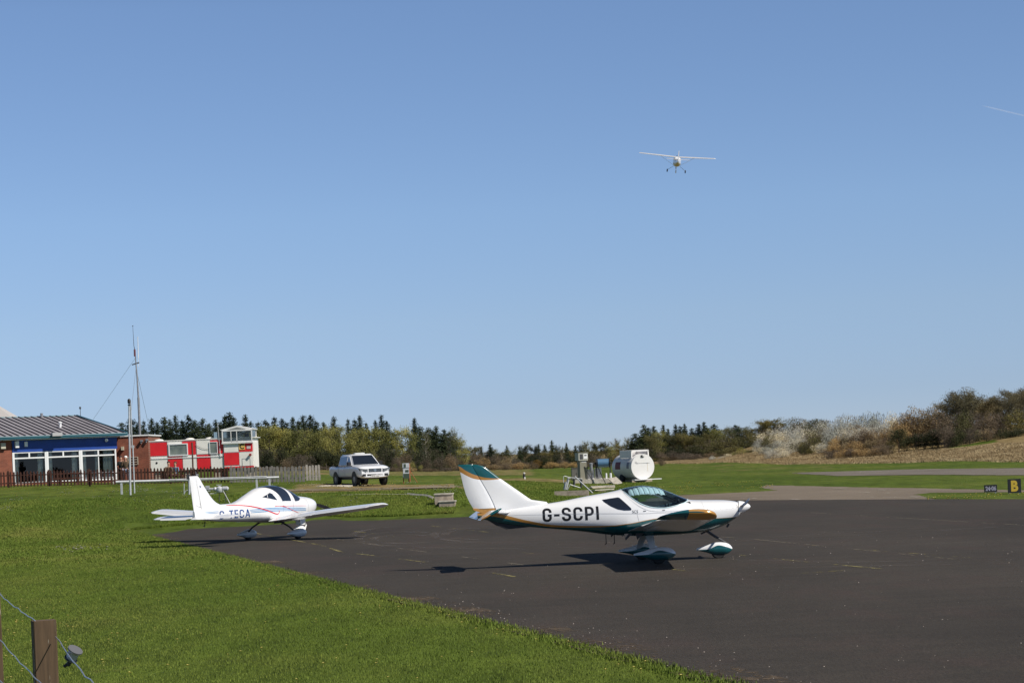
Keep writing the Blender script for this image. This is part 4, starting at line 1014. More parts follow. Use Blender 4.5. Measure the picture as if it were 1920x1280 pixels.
b = MB(); b.box((-3.6, 3.0, h(1.9)), (7.0, 5.4, .05)); b.box((-3.6, 5.7, h(2.9)), (7.0, .05, 2.2)); b.box((-7.15, 3.0, h(2.9)), (.05, 5.4, 2.2)); b.box((-3.6, 3.0, h(3.99)), (7.0, 5.4, .05)); b.build('room', M_inner, CB)
# roof: mono pitch with standing seams
E0 = Vector((-12.4, -.5, h(5.02))); E1 = Vector((.55, -.5, h(5.02))); R1 = Vector((.05, 8.3, h(6.5))); R0 = Vector((-12.4, 8.3, h(6.5)))
b = MB(); t_ = Vector((0, 0, .08)); b.add([E0, E1, R1, R0, E0-t_, E1-t_, R1-t_, R0-t_], [(0, 1, 2, 3), (7, 6, 5, 4), (0, 4, 5, 1), (1, 5, 6, 2), (2, 6, 7, 3), (3, 7, 4, 0)])
RF = b.build('roof', M_roof, CB)
b = MB()
for k in range(28):
    x = .35-k*.45; sx = -.5*(1 if k < 1 else 0)
    a = Vector((x, -.5, h(5.02)+.035)); c_ = Vector((x-.0, 8.3, h(6.5)+.035)) if x < .05 else None
    if c_ is None:
        t0 = (.55-x)/.5; c_ = E1.lerp(R1, t0)+Vector((0, 0, .035))
    b.tube([a, c_], .038, 0, 5)
b.build('standing_seams', M_rib, RF)
b = MB(); b.tube([E1+Vector((.02, 0, .03)), R1+Vector((.02, 0, .03))], .05, 0, 6); b.tube([R0, R1], .06, 0, 6); b.build('verge', M_gutter, RF)
b = MB(); b.box((-5.9, -.56, h(4.94)), (12.95, .12, .17)); b.tube([(-12.3, -.6, h(4.98)), (.55, -.6, h(4.98))], .055, 0, 6); b.box((.52, .1, h(4.94)), (.05, 1.2, .2)); b.build('gutter', M_gutter, CB)
b = MB(); b.box((-5.9, -.28, h(4.80)), (12.6, .5, .03)); b.box((-5.9, -.1, h(4.83)), (12.2, .05, .12)); b.build('soffit', M_upvc, CB)
def wallbox(name, px0, py0, px1, py1, m, parent, dep=.2, y=-.02):
    x0, z1 = ploc(px0, py0, parent, y); x1, z0 = ploc(px1, py1, parent, y)
    b = MB(); b.box(((x0+x1)/2, y-dep/2, (z0+z1)/2), (x1-x0, dep, z1-z0), bev=.01); return b.build(name, m, parent)
wallbox('wall_lamp', 0, 830.5, 9.5, 841, mat('cream_box', (.5, .46, .36), .6), CB)
wallbox('wall_lamp', 27, 827, 34.5, 839, M_upvc, CB); wallbox('alarm_box', 45, 828, 51, 837, M_upvc, CB, .15)
b = MB(); x, z = ploc(198, 825, CB); b.lathe((x, -.18, z), [(.02, -.12), (.10, -.08), (.12, 0), (.08, .10)], 0, 10, 'y'); b.build('flood_lamp', M_upvc, CB)
wallbox('roof_vent', 96, 811, 115, 817, mat('roof_light', (.42, .42, .42), .6), CB, .25, -.62)
x, z = ploc(113, 797, CB, 3); b = MB(); b.tube([(x, 3, z-.5), (x, 3, z+.15)], .09, 0, 10); b.lathe((x, 3, z+.15), [(.13, 0), (.13, .06), (.02, .12)], 0, 10); b.build('flue', M_upvc, CB, auto=R(50))
x, z = ploc(78, 777, CB, 8.1); b = MB(); b.tube([(x, 8.1, z-.4), (x, 8.1, z+.1)], .1, 0, 8); b.build('flue', M_grey, CB)
x, z = ploc(150.5, 770, CB, 8.2); b = MB(); b.tube([(x, 8.2, z-.5), (x, 8.2, z+.16)], .02, 0, 6); b.lathe((x, 8.2, z+.18), [(.03, -.06), (.07, -.02), (.07, .08), (.03, .12)], 0, 10); b.build('anemometer', M_dark, CB)
# brick annexe
q = at(281, 905, 145); AX = thing('brick_annexe', (q.x, q.y, 1.66), R(0), 'flat roofed brick annexe with pale coping between the clubhouse and the checkered cabin', 'building')
zc_ = h(4.78); wl_ = ploc(221, 860, AX)[0]
b = MB(); b.box((wl_/2-.2, 2.5, zc_/2-.3), (-wl_+.4, 5, zc_+.6)); b.build('wall', M_brick, AX)
b = MB(); b.box((wl_/2-.2, 2.5, zc_+.04), (-wl_+.55, 5.15, .09)); b.build('coping', M_whitep, AX)
wallbox('wall_lamp', 227.5, 837, 233, 843.5, mat('cream_lamp', (.5, .45, .33), .6), AX)
for (a, bb) in ((266, 826), (276, 824)):
    x, z = ploc(a, bb, AX); m_ = MB(); m_.box((x, -.12, z), (.16, .2, .12)); m_.tube([(x, -.1, z), (x-.05, -.15, z-.18)], .05, 0, 6); m_.build('security_lamp', M_grey, AX)
x0, z1 = ploc(240, 857, AX); x1, z0 = ploc(259, 870, AX); b = MB()
for k in range(4): b.box(((x0+x1)/2, -.04, z0+(z1-z0)*k/3), (x1-x0, .05, .04))
for xx in (x0, x1): b.box((xx, -.055, (z0+z1)/2), (.05, .05, z1-z0+.04))
b.build('wall_rack', mat('cream_wood', (.50, .42, .32), .8), AX)
# ================================================================ CHECKERED CABIN WITH TOWER
M_chkr = mat('signal_red', (.72, .018, .025), .5, var=.08, vscale=1.5); M_chkw = mat('cabin_white', (.84, .81, .74), .55, var=.05, vscale=1.2)
q = at(283, 880, 140); CZ = 1.75
CK = thing('control_cabin', (q.x, q.y, CZ), 0, 'red and white checkered control cabin with a glazed lookout tower on its right end', 'cabin')
def cl(px, py, y=0.): return ploc(px, py, CK, y)
zt = 4.30-CZ; zb = 2.35-CZ; zmid = 3.33-CZ
b = MB(); b.box((3.38, 1.6, (zt+zb)/2), (6.7, 3.16, zt-zb)); b.build('cabin_shell', M_chkw, CK)
b = MB()
for x in (.4, 2.4, 4.4, 6.4):
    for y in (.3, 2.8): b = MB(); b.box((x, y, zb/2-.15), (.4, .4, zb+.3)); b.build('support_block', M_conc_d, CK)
cols = [0.0, 1.14, 2.12, 3.03, 3.96, 4.84]
rt = [(0, 1.12, M_chkr), (2.12, 3.0, M_chkr), (3.96, 4.80, M_chkr)]
for (a, c_, m_) in rt:
    b = MB(); b.box(((a+c_)/2+.0, -.028, (zt+zmid)/2-.03), (c_-a-.02, .02, zt-zmid-.1)); b.build('cladding_panel', m_, CK)
for (a, c_, m_) in [(1.14, 2.1, M_chkr), (3.05, 3.94, M_chkr)]:
    b = MB(); b.box(((a+c_)/2, -.028, (zmid+zb)/2), (c_-a-.02, .02, zmid-zb-.05)); b.build('cladding_panel', m_, CK)
for (a, c_, top) in [(1.14, 2.10, True), (3.05, 3.94, True), (0, 1.12, False), (2.12, 3.03, False), (3.96, 4.8, False)]:
    z0, z1 = (zmid+.02, zt-.06) if top else (zb+.02, zmid-.02)
    b = MB(); b.box(((a+c_)/2, -.028, (z0+z1)/2), (c_-a-.02, .02, z1-z0)); b.build('cladding_panel', M_chkw, CK)
def cabwin(px0, py0, px1, py1, fr=.07):
    x0, z1 = cl(px0, py0); x1, z0 = cl(px1, py1); cx, cz = (x0+x1)/2, (z0+z1)/2; f = MB()
    f.box((x0, -.07, cz), (fr, .06, z1-z0+fr)); f.box((x1, -.07, cz), (fr, .06, z1-z0+fr)); f.box((cx, -.07, z0), (x1-x0-fr, .06, fr)); f.box((cx, -.07, z1), (x1-x0-fr, .06, fr))
    fo = f.build('window', M_upvc, CK); g = MB(); g.box((cx, -.055, cz), (x1-x0-fr, .01, z1-z0-fr)); g.build('pane', mat('cabin_glass', (.10, .13, .12), .12, col2=(.22, .25, .22), vscale=1.6), fo)
cabwin(317, 833, 352, 852.5); cabwin(393, 828.5, 408, 849.5, .04)
b = MB(); b.box((3.4, 1.6, zt+.02), (6.95, 3.3, .05)); b.build('roof', M_chkw, CK)
for (px, y) in ((298, 1.0), (356, 1.2), (394, 1.4)):
    x, z = cl(px, 824, y); b = MB(); b.lathe((x, y, zt+.04), [(.32, 0), (.30, .05), (.2, .10), (.04, .12)], 0, 12); b.build('roof_dome', M_chkw, CK, auto=R(50))
b = MB()
for (pa, pb) in (((284, 860.5), (421, 855.5)), ((284, 859.5), (474, 852)), ((421, 860), (452, 859))):
    x0, z0 = cl(*pa); x1, z1 = cl(*pb); b.tube([(x0, -.06, z0), (x1, -.06, z1)], .014, 0, 5)
b.build('conduit', M_upvc, CK)
b = MB()
x0, z0 = cl(367, 834); x1, z1 = cl(393, 842); b.tube([(x0, -.08, z0), ((x0+x1)/2, -.08, (z0+z1)/2-.08), (x1, -.08, z1)], .01, 0, 5)
pts = [cl(410, 830), cl(411, 850), cl(415, 856), cl(420, 854), cl(421.5, 840), cl(420, 832)]; b.tube([(a, -.08, c_) for a, c_ in pts], .018, 0, 5); b.build('cable', M_dark, CK)
x, z = cl(294, 867.5); b = MB(); b.lathe((x, -.045, z), [(.07, -.01), (.07, .01)], 0, 10, 'y'); b.build('vent_hole', M_black, CK)
# tower body
tx0, tx1 = 4.84, 6.80; tzb = zb; tz1 = 4.02-CZ
b = MB(); b.box(((tx0+tx1)/2, 1.05, (tzb+tz1)/2), (tx1-tx0, 2.3, tz1-tzb)); b.build('tower_base', M_chkw, CK)
xm = 5.83; zr1 = 3.60-CZ; zr0 = 3.33-CZ
for (a, c_, z0, z1, m_) in ((tx0, xm, tzb+.2, 3.35-CZ, M_chkr), (xm, tx1-.05, 3.40-CZ, tz1-.03, M_chkr), (tx0+.02, xm-.01, 3.40-CZ, tz1-.03, M_chkw), (xm+.01, tx1-.05, tzb+.12, 3.36-CZ, M_chkw)):
    b = MB(); b.box(((a+c_)/2, -.12, (z0+z1)/2), (c_-a-.02, .02, z1-z0)); b.build('cladding_panel', m_, CK)
b = MB(); b.box((xm, -.12, tzb+.05), (tx1-tx0-.05, .02, .1)); b.build('skirt', M_chkr, CK)
x0, z1 = cl(448, 830); x1, z0 = cl(460, 842.3); b = MB(); b.box(((x0+x1)/2, -.145, (z0+z1)/2), (x1-x0, .02, z1-z0)); cs = b.build('letter_sign', mat('sign_yellow', (.80, .52, .14), .5), CK)
flat_text('letter', 'C', .30, .36, M_black, cs, ((x0+x1)/2, -.16, (z0+z1)/2), bold=.03)
x0, z1 = cl(463, 836); x1, z0 = cl(470.5, 840.8); b = MB(); b.box(((x0+x1)/2, -.14, (z0+z1)/2), (x1-x0, .02, z1-z0)); b.build('notice', mat('notice', (.6, .52, .5), .6), CK)
x0, z1 = cl(454.5, 859.5); x1, z0 = cl(470, 872.5); b = MB()
for (cx, cz, w_, h_) in (((x0+x1)/2, z1, x1-x0, .02), ((x0+x1)/2, z0, x1-x0, .02), (x0, (z0+z1)/2, .03, z1-z0), (x1, (z0+z1)/2, .02, z1-z0)): b.box((cx, -.137, cz), (w_, .012, h_))
b.build('hatch', M_grey, CK)
x, z = cl(470, 852); b = MB(); b.lathe((x, -.2, z), [(.08, -.1), (.09, 0), (.07, .06)], 0, 10, 'y'); b.build('siren', mat('siren_red', (.25, .03, .03), .5), CK)
# lookout
lx0, lx1 = cl(417, 820)[0], cl(473.5, 820)[0]; lz0, lz1 = 4.03-CZ, 4.78-CZ; ly0, ly1 = -.22, 2.2
b = MB(); b.box(((lx0+lx1)/2, (ly0+ly1)/2, lz0-.03), (lx1-lx0+.06, ly1-ly0+.06, .10)); b.build('lookout_floor', M_whitep, CK)
b = MB(); cx = (lx0+lx1)/2
for x in (lx0+.03, lx1-.03):
    for y in (ly0+.03, ly1-.03): b.box((x, y, (lz0+lz1)/2+.01), (.07, .07, lz1-lz0-.02))
for x in (cx-.02, lx0+.02+(lx1-lx0)*.29): b.box((x, ly0+.03, (lz0+lz1)/2+.01), (.045, .05, lz1-lz0-.02))
for y in (ly0+.03, ly1-.03): b.box((cx, y, lz1+.02), (lx1-lx0, .07, .07)); b.box((cx, y, lz0+.05), (lx1-lx0-.15, .05, .05))
for x in (lx0+.03, lx1-.03): b.box((x, (ly0+ly1)/2, lz1+.02), (.07, ly1-ly0-.15, .06)); b.box((x, (ly0+ly1)/2, lz0+.05), (.05, ly1-ly0-.15, .05))
lk = b.build('lookout_frame', M_whitep, CK)
b = MB()
for y in (ly0+.03, ly1-.03): b.add([(lx0+.06, y, lz0+.03), (lx1-.06, y, lz0+.03), (lx1-.06, y, lz1), (lx0+.06, y, lz1)], [(0, 1, 2, 3)])
for x in (lx0+.03, lx1-.03): b.add([(x, ly0+.06, lz0+.03), (x, ly1-.06, lz0+.03), (x, ly1-.06, lz1), (x, ly0+.06, lz1)], [(0, 1, 2, 3)])
b.build('lookout_glazing', M_glass, lk)
b = MB(); rz_ = lz1+.06; pk = 5.12-CZ; mxp = cl(445, 800)[0]
b.prism([(lx0-.08, rz_), (lx1+.08, rz_), (lx1+.08, rz_+.04), (mxp, pk), (lx0-.08, rz_+.04)], ly0+.04, ly1+.1); b.build('lookout_roof', M_whitep, CK)
b = MB(); b.prism([(lx0+.35, rz_+.02), (lx1-.4, rz_+.02), (mxp, pk-.1)], ly0+.02, ly0+.039); b.build('gable_recess', mat('gable_grey', (.22, .23, .22), .7), CK)
b = MB(); b.box((lx0-.35, 1.3, (lz0+lz1)/2+.05), (.55, 1.6, lz1-lz0-.1)); b.build('lookout_annex', M_glass, CK)
b = MB(); b.box((cx+.3, .9, lz0+.2), (.8, .35, .25), bev=.05); b.box((lx1-.45, .6, lz0+.3), (.3, .3, .5), bev=.08); b.build('console', M_dark, CK)
p0 = cl(408, 793, -.1); p1_ = cl(413.5, 856, -.1); b = MB(); b.tube([(p1_[0], -.1, p1_[1]), (p0[0], -.1, p0[1])], [.02, .009], 0, 5); b.build('whip_aerial', M_upvc, CK)
def polepx(mb, pts, D, r, m=0, n=6): mb.tube([at(a, c_, D) for a, c_ in pts], r, m, n); return mb
t = MB(); polepx(t, [(360, 829), (362.2, 888)], 135, .055); tag(t.build('timber_pole', mat('pole_brown', (.10, .05, .03), .8)), 'thin brown pole in front of the checkered cabin', 'pole')
# white ridge of a marquee behind the clubhouse
mq = thing('marquee', at(-14, 800, 175), 0, 'pale pointed canvas top just showing behind the far left of the clubhouse roof', 'marquee'); z0 = mq.location.z; mq.location.z = 2.
b = MB(); w_ = 2.6; hh = z0-2.+.2; pk_ = at(-14, 752, 175).z-2.; b.add([(-w_, -2, hh), (w_, -2, hh), (w_, 2, hh), (-w_, 2, hh), (0, 0, pk_)], [(0, 1, 4), (1, 2, 4), (2, 3, 4), (3, 0, 4), (0, 3, 2, 1)])
b.build('canopy', mat('canvas', (.45, .42, .40), .8), mq)
b = MB()
for x in (-2.4, 2.4):
    for y in (-1.8, 1.8): b.tube([(x, y, 0), (x, y, hh)], .04, 0, 6)
b.build('tent_pole', M_grey, mq)
# ================================================================ FENCES
def fence(name, pxs, D, height, pw, gap, m, label, point, n_rail=2, seed=1, posts=True):
    pts = [og(px, d) for px, d in pxs]; rr = random.Random(seed); L = sum((b-a).length for a, b in zip(pts, pts[1:]))
    root = thing(name, pts[0], 0, label, 'fence'); o = pts[0]; pk = MB(); rl = MB(); pp = MB()
    def pos(s):
        for a, b in zip(pts, pts[1:]):
            l = (b-a).length
            if s <= l: return a.lerp(b, s/l), (b-a).normalized()
            s -= l
        return pts[-1], (pts[-1]-pts[-2]).normalized()
    s = 0; i = 0
    while s < L:
        p, d = pos(s); ang = math.atan2(d.y, d.x); hh = height*rr.uniform(.965, 1.03); w = pw*rr.uniform(.92, 1.06); t = Matrix.Rotation(rr.gauss(0, .012), 3, 'Y')
        zb = gz(p.x, p.y)-.0+.05; M = Matrix.Rotation(ang, 3, 'Z') @ t
        if point: prof = [(-w/2, 0), (w/2, 0), (w/2, hh-w*.8), (0, hh), (-w/2, hh-w*.8)]
        else: prof = [(-w/2, 0), (w/2, 0), (w/2, hh-.05), (w*.25, hh), (-w*.25, hh), (-w/2, hh-.05)]
        c = Vector((p.x, p.y, zb))-o
        pk.prism(prof, -.03, -.01, f=lambda v: M @ Vector(v)+c)
        s += pw+gap; i += 1
    for frac in ([.25, .75] if n_rail == 2 else [.2, .5, .8]):
        for a, b in zip(pts, pts[1:]):
            k = max(1, int((b-a).length/2.5))
            for j in range(k):
                p = a.lerp(b, j/k); q = a.lerp(b, (j+1)/k); p.z = gz(p.x, p.y); q.z = gz(q.x, q.y)
                rl.tube([p-o+Vector((0, .02, height*frac+.04)), q-o+Vector((0, .02, height*frac+.04))], .035, 0, 4)
    s = 0.
    while posts and s < L:
        p, d = pos(s); zb = gz(p.x, p.y); x_ = MB(); x_.box(Vector((p.x, p.y+.08, zb+height*.5-.05))-o, (.10, .10, height*1.08+.2)); x_.build('post', m, root); s += 2.55
    pk.build('pickets', m, root); rl.build('rail', m, root); return root
M_fbrown = mat('stained_fence', (.075, .028, .018), .85, var=.35, vscale=4); M_fgrey = mat('weathered_fence', (.25, .225, .20), .9, var=.25, vscale=4)
fence('picket_fence', [(-60, 131), (100, 130.5), (250, 130), (432, 129)], 130, .95, .105, .105, M_fbrown, 'brown stained picket fence with pointed tops in front of the clubhouse terrace', True, seed=4)
fence('plank_fence', [(434, 128.6), (575, 127.8)], 128, .93, .16, .065, M_fgrey, 'weathered grey plank fence continuing right of the brown pickets', False, seed=5)
fence('plank_fence', [(576, 131.5), (601, 132)], 131, .95, .15, .06, M_fgrey, 'short grey plank fence section set back nearest the pickup', False, seed=6)
# white barrier rail
bl0 = og(228, 112)
BR = thing('barrier_rail', bl0, 0, 'long low pale metal rail on short legs in front of the fences', 'barrier')
b = MB(); a, c_ = at(217, 903.5, 112)-bl0, at(523, 894.8, 114)-bl0; b.tube([a, c_], .075, 0, 4); b.build('beam', M_galv, BR)
b = MB(); a, c_ = at(318, 898.8, 112.6)-bl0, at(500, 892.9, 113.8)-bl0; b.tube([a, c_], .03, 0, 4); b.build('upper_strip', M_galv, BR)
for px in (228, 356, 481.5, 505.5):
    t = (px-217)/306; D = 112+2*t; g = og(px, D); top = at(px, 903.5-8.7*t, D); b = MB(); b.box((g+top)/2-bl0, (.10, .10, (top-g).z), ); b.build('leg', M_galv, BR)
# twin mast
tm0 = og(243, 110.5); TM = thing('lamp_mast', tm0, 0, 'pair of tall thin white poles topped by a dark lamp, at the rail', 'mast')
b = MB(); b.tube([at(244.6, 927.5, 110.5)-tm0, at(243, 836, 110.5)-tm0, at(241.8, 757, 110.5)-tm0], [.055, .05, .042], 0, 8); b.build('pole', M_galv, TM, auto=R(50))
b = MB(); b.tube([at(252.3, 924, 111)-tm0, at(249, 836, 111)-tm0], .036, 0, 8); b.tube([at(247.8, 836, 111)-tm0, at(244.2, 750, 110.7)-tm0], .034, 0, 8); b.box(at(249, 837, 110.8)-tm0, (.14, .08, .14)); b.build('pole', M_galv, TM, auto=R(50))
b = MB(); c_ = at(242, 751.5, 110.5)-tm0; b.lathe(c_, [(.03, -.14), (.08, -.12), (.085, .05), (.05, .10), (.01, .12)], 0, 10); b.box(c_+Vector((0, 0, -.2)), (.14, .1, .05)); b.build('lamp', M_black, TM, auto=R(50))
# radio mast
rm0 = at(263, 812, 152); rm0.z = 1.9; RM = thing('radio_mast', rm0, 0, 'tall guyed radio mast with whip aerials behind the brick annexe', 'mast')
P = lambda a, c_: at(a, c_, 152)-rm0
b = MB(); b.tube([P(264.5, 880), P(262, 806), P(259.5, 745)], .085, 0, 8); b.tube([P(259.5, 745), P(257, 705), P(255, 682)], [.065, .055, .045], 0, 8); b.tube([P(255, 682), P(254, 668)], .045, 0, 8); b.build('mast_tube', M_grey, RM, auto=R(50))
b = MB(); b.tube([P(252.5, 655), P(251, 648), P(249, 612)], [.03, .02, .012], 0, 6); b.lathe(P(248.9, 611), [(.03, -.03), (.05, 0), (.03, .03)], 0, 8); b.build('whip_aerial', M_dark, RM)
b = MB(); b.tube([P(252.9, 668), P(252.4, 655)], .07, 0, 8); b.build('aerial_coil', mat('coil_red', (.16, .05, .06), .6), RM)
b = MB(); b.tube([P(247.5, 683.7), P(261, 679.5)], .045, 0, 6); b.build('cross_arm', M_dark, RM)
b = MB(); b.tube([P(259.6, 672), P(258.2, 631)], [.03, .022], 0, 6); b.tube([P(260, 688), P(259.6, 672)], .015, 0, 5); b.build('whip_aerial', M_upvc, RM)
for (pa, pb, D2) in (((253, 672), (172, 790), 160), ((255, 690), (245.5, 775), 146), ((255, 690), (277, 790), 160)):
    b = MB(); b.tube([P(*pa), at(*pb, D2)-rm0], .010, 0, 4); b.build('guy_wire', M_grey, RM)
# valve stand behind the aircraft tail
v0 = og(352, 101); VS = thing('valve_stand', v0, 0, 'white pipe with round hub and end cap on the bank behind the smaller aircraft', 'pipework')
PV = lambda a, c_, D=101: at(a, c_, D)-v0
b = MB(); b.tube([PV(385, 916.6), PV(402, 916.2)], .055, 0, 10); b.box(PV(389, 912.5), (.18, .12, .12)); b.build('pipe', M_galv, VS, auto=R(50))
b = MB(); c_ = PV(411.5, 918.3); b.lathe(c_, [(.10, -.14), (.15, -.1), (.17, .0), (.15, .12), (.10, .16), (.03, .2)], 0, 12); b.lathe(PV(403.5, 916.5), [(.08, -.06), (.10, -.03), (.10, .03), (.08, .06)], 0, 12, 'x'); b.build('hub', M_galv, VS, auto=R(40))
b = MB(); b.lathe(PV(422.5, 915.5), [(.07, -.16), (.11, -.12), (.11, .1), (.05, .16)], 0, 12, 'x'); b.box(PV(410.5, 908.6), (.24, .1, .03)); b.tube([PV(416, 917), PV(418.5, 916.5)], .035, 0, 8); b.build('end_cap', M_galv, VS, auto=R(40))
b = MB(); b.tube([PV(394, 925.3), PV(407, 924.2)], .018, 0, 5); b.tube([PV(390, 920), PV(395, 919.6)], .03, 0, 6); b.build('rod', M_whitep, VS)
b = MB(); b.tube([PV(345, 926.5), PV(348, 920), PV(354, 918), PV(361, 919.5)], .02, 0, 6); b.tube([PV(355, 926.5), PV(354.5, 895)], .05, 0, 6); b.tube([PV(345.2, 925), PV(345.2, 906)], .02, 0, 5); b.build('support', M_galv, VS)
b = MB(); c_ = PV(353, 893.5); b.box(c_, (.16, .12, .22), bev=.02); b.box(PV(363, 893), (.1, .1, .12)); b.build('bracket', M_dark, VS)
for px in (392, 411, 423):
    g = og(px, 101); b = MB(); top = PV(px, 921); b.tube([g-v0+Vector((0, 0, -.05)), top], .02, 0, 6); b.build('prop', M_dark, VS)

# ================================================================ PEOPLE
def skin(name, pts, edges, m, parent, sub=1):
    me = bpy.data.meshes.new(name); me.from_pydata([p[0] for p in pts], edges, []); me.update(); me.materials.append(m)
    o = bpy.data.objects.new(name, me); COL.objects.link(o); o.parent = parent
    md = o.modifiers.new('skin', 'SKIN'); md.use_smooth_shade = True
    sv = me.skin_vertices[0].data
    for i, p in enumerate(pts):
        r = p[1]; sv[i].radius = r if isinstance(r, tuple) else (r, r)
    sv[0].use_root = True
    s = o.modifiers.new('sub', 'SUBSURF'); s.levels = sub; s.render_levels = sub; return o
M_skin = mat('skin', (.45, .24, .16), .6)
def person(loc, rz, label, top, legs, hair, arms, seated=False, cap=None, group=None):
    g = thing('person', loc, rz, label, 'person', group)
    hz = .93 if not seated else .47; V = []; E = []
    def a(p, r, par=None):
        V.append(((p[0], p[1], p[2]), r)); 
        if par is not None: E.append((par, len(V)-1))
        return len(V)-1
    o = hz
    pel = a((0, 0, o), (.15, .11)); wa = a((0, 0, o+.16), (.13, .10), pel); ch = a((0, -.01, o+.36), (.16, .12), wa); nk = a((0, -.01, o+.52), .06, ch); hd0 = a((0, -.03, o+.60), .075, nk); hd = a((0, -.03, o+.70), .098, hd0); a((0, -.02, o+.77), .06, hd)
    tor = [(0, 0, o), (0, 0, o+.16), (0, -.01, o+.36), (0, -.01, o+.47)]
    TV = [((0, 0, o-.04), (.165, .125)), ((0, 0, o+.16), (.15, .12)), ((0, -.01, o+.36), (.175, .14)), ((0, -.01, o+.47), .09)]; TE = [(0, 1), (1, 2), (2, 3)]
    LV = [((0, 0, o+.02), (.16, .125))]; LE_ = []
    for sd in (-1, 1):
        sh = a((sd*.19, 0, o+.43), .06, ch); el = arms[0 if sd < 0 else 1][0]; ha = arms[0 if sd < 0 else 1][1]
        e = a((sd*el[0], el[1], o+el[2]), .043, sh); w = a((sd*ha[0], ha[1], o+ha[2]), .033, e); a((sd*ha[0]*.9, ha[1]-.05, o+ha[2]+.06), .032, w)
        i0 = len(TV); TV += [((sd*.19, 0, o+.43), .075), ((sd*el[0], el[1], o+el[2]), .058)]; TE += [(2, i0), (i0, i0+1)]
        if hair[1]: TV += [((sd*ha[0], ha[1], o+ha[2]-.02), .045)]; TE += [(i0+1, i0+2)]
        if seated: hp, kn, an, ft = (.10, 0, o), (.13, -.42, o+.02), (.13, -.42, .09), (.13, -.56, .04)
        else: hp, kn, an, ft = (.10, 0, o-.03), (.12, -.02, .50), (.13, .02, .09), (.14, -.13, .04)
        h_ = a((sd*hp[0], hp[1], hp[2]), .09, pel); k = a((sd*kn[0], kn[1], kn[2]), .06, h_); n_ = a((sd*an[0], an[1], an[2]), .043, k); a((sd*ft[0], ft[1], ft[2]), .04, n_)
        i0 = len(LV); LV += [((sd*hp[0], hp[1], hp[2]-.02), .105), ((sd*kn[0], kn[1], kn[2]), .078), ((sd*an[0], an[1], an[2]+.03), .062)]; LE_ += [(0, i0), (i0, i0+1), (i0+1, i0+2)]
    skin('body', V, E, M_skin, g); skin('jacket' if hair[1] else 'shirt', TV, TE, top, g); skin('trousers', LV, LE_, legs, g)
    b = MB(); c_ = (0, .02, o+.755); b.lathe(c_, [(.085, -.05), (.105, 0), (.095, .045), (.055, .08), (.01, .09)], 0, 14); hb = b.build('cap' if cap else 'hair', cap or hair[0], g, auto=R(60)); 
    return g
M_hair = mat('dark_hair', (.02, .014, .01), .8); M_tsh = mat('black_cloth', (.012, .014, .015), .9); M_tr = mat('brown_trousers', (.09, .05, .035), .9)
M_jk = mat('brown_jacket', (.13, .085, .05), .9); M_jean = mat('pale_jeans', (.30, .33, .42), .9); M_cap = mat('white_cap', (.85, .85, .82), .8); M_bl = mat('blue_top', (.10, .20, .30), .9)
dn = ((.25, -.02, .18), (.24, -.10, -.04)); up = ((.24, -.18, .20), (.10, -.22, .52)); lap = ((.24, -.10, .17), (.15, -.32, .12))
person(og(228.5, 133.5), R(20), 'standing person in a black t-shirt and brown trousers with one hand raised to the face', M_tsh, M_tr, (M_hair, False), (dn, up))
person(og(237.5, 133.0), R(-15), 'standing person in a white cap, brown jacket and pale jeans beside the white poles', M_jk, M_jean, (M_hair, True), (up, dn), cap=M_cap)
person(og(317.5, 133.6)+Vector((0, 0, .05)), R(10), 'seated dark haired person in a brown jacket behind the picket fence', M_jk, M_tr, (M_hair, True), (lap, lap), True)
person(og(330, 133.6)+Vector((0, 0, .02)), R(-20), 'seated brown haired person in a blue top behind the picket fence', M_bl, M_tr, (mat('brown_hair', (.09, .045, .025), .8), True), (lap, lap), True)
M_twood = mat('table_wood', (.16, .06, .04), .8, var=.3, vscale=5)
def picnic(px, D, rz, label, m):
    g = thing('picnic_table', og(px, D), rz, label, 'picnic table'); b = MB()
    for k in range(5): b.box((0, -.32+.16*k, .74), (1.7, .145, .04))
    b.build('tabletop', m, g)
    for sy in (-1, 1): b = MB(); b.box((0, sy*.68, .44), (1.7, .26, .04)); b.build('bench', m, g)
    for x in (-.6, .6):
        b = MB()
        b.tube([(x, -.68, 0), (x, -.28, .72)], .04, 0, 4); b.tube([(x, .68, 0), (x, .28, .72)], .04, 0, 4); b.tube([(x, -.75, .39), (x, .75, .39)], .04, 0, 4); b.build('leg_frame', m, g)
picnic(323, 134.3, 0, 'dark red picnic table where the two seated people are', M_twood)
picnic(128, 134.5, R(5), 'dark red picnic table in front of the middle clubhouse window', M_twood)
picnic(190, 134.5, R(-4), 'pale topped picnic table below the right clubhouse window', mat('pale_table', (.55, .52, .55), .7))
# ================================================================ PICKUP
tr0 = (og(691, 120.3)+og(659.5, 123.3))/2; al = R(24)
T = thing('pickup_truck', (tr0.x, tr0.y, (og(690, 120.3).z)), math.atan2(-math.cos(al), math.sin(al)), 'white double cab pickup with a roof light bar, parked on the dirt track', 'pickup truck')
M_car = mat('white_car_paint', (.80, .81, .83), .25, coat=.6); M_chrome = mat('chrome', (.55, .56, .58), .15, metal=1.); M_lens = mat('headlamp_lens', (.30, .33, .36), .08, spec=1.)
bd = Loft(w=[(-2.75, .86), (-2.5, .91), (0, .92), (1.8, .93), (2.3, .92), (2.50, .86), (2.57, .78)], zb=[(-2.75, .55), (-2.3, .48), (1.9, .44), (2.4, .42), (2.56, .48)],
          zc=[(-2.75, .8), (2.56, .78)], zt=[(-2.75, 1.16), (-.8, 1.16), (.9, 1.18), (1.3, 1.19), (1.9, 1.15), (2.25, 1.10), (2.46, 1.04), (2.56, .96)], nt=5.5, nb=5)
bd.mesh('body', lin(-2.75, 2.56, 46), [], [M_car], T)
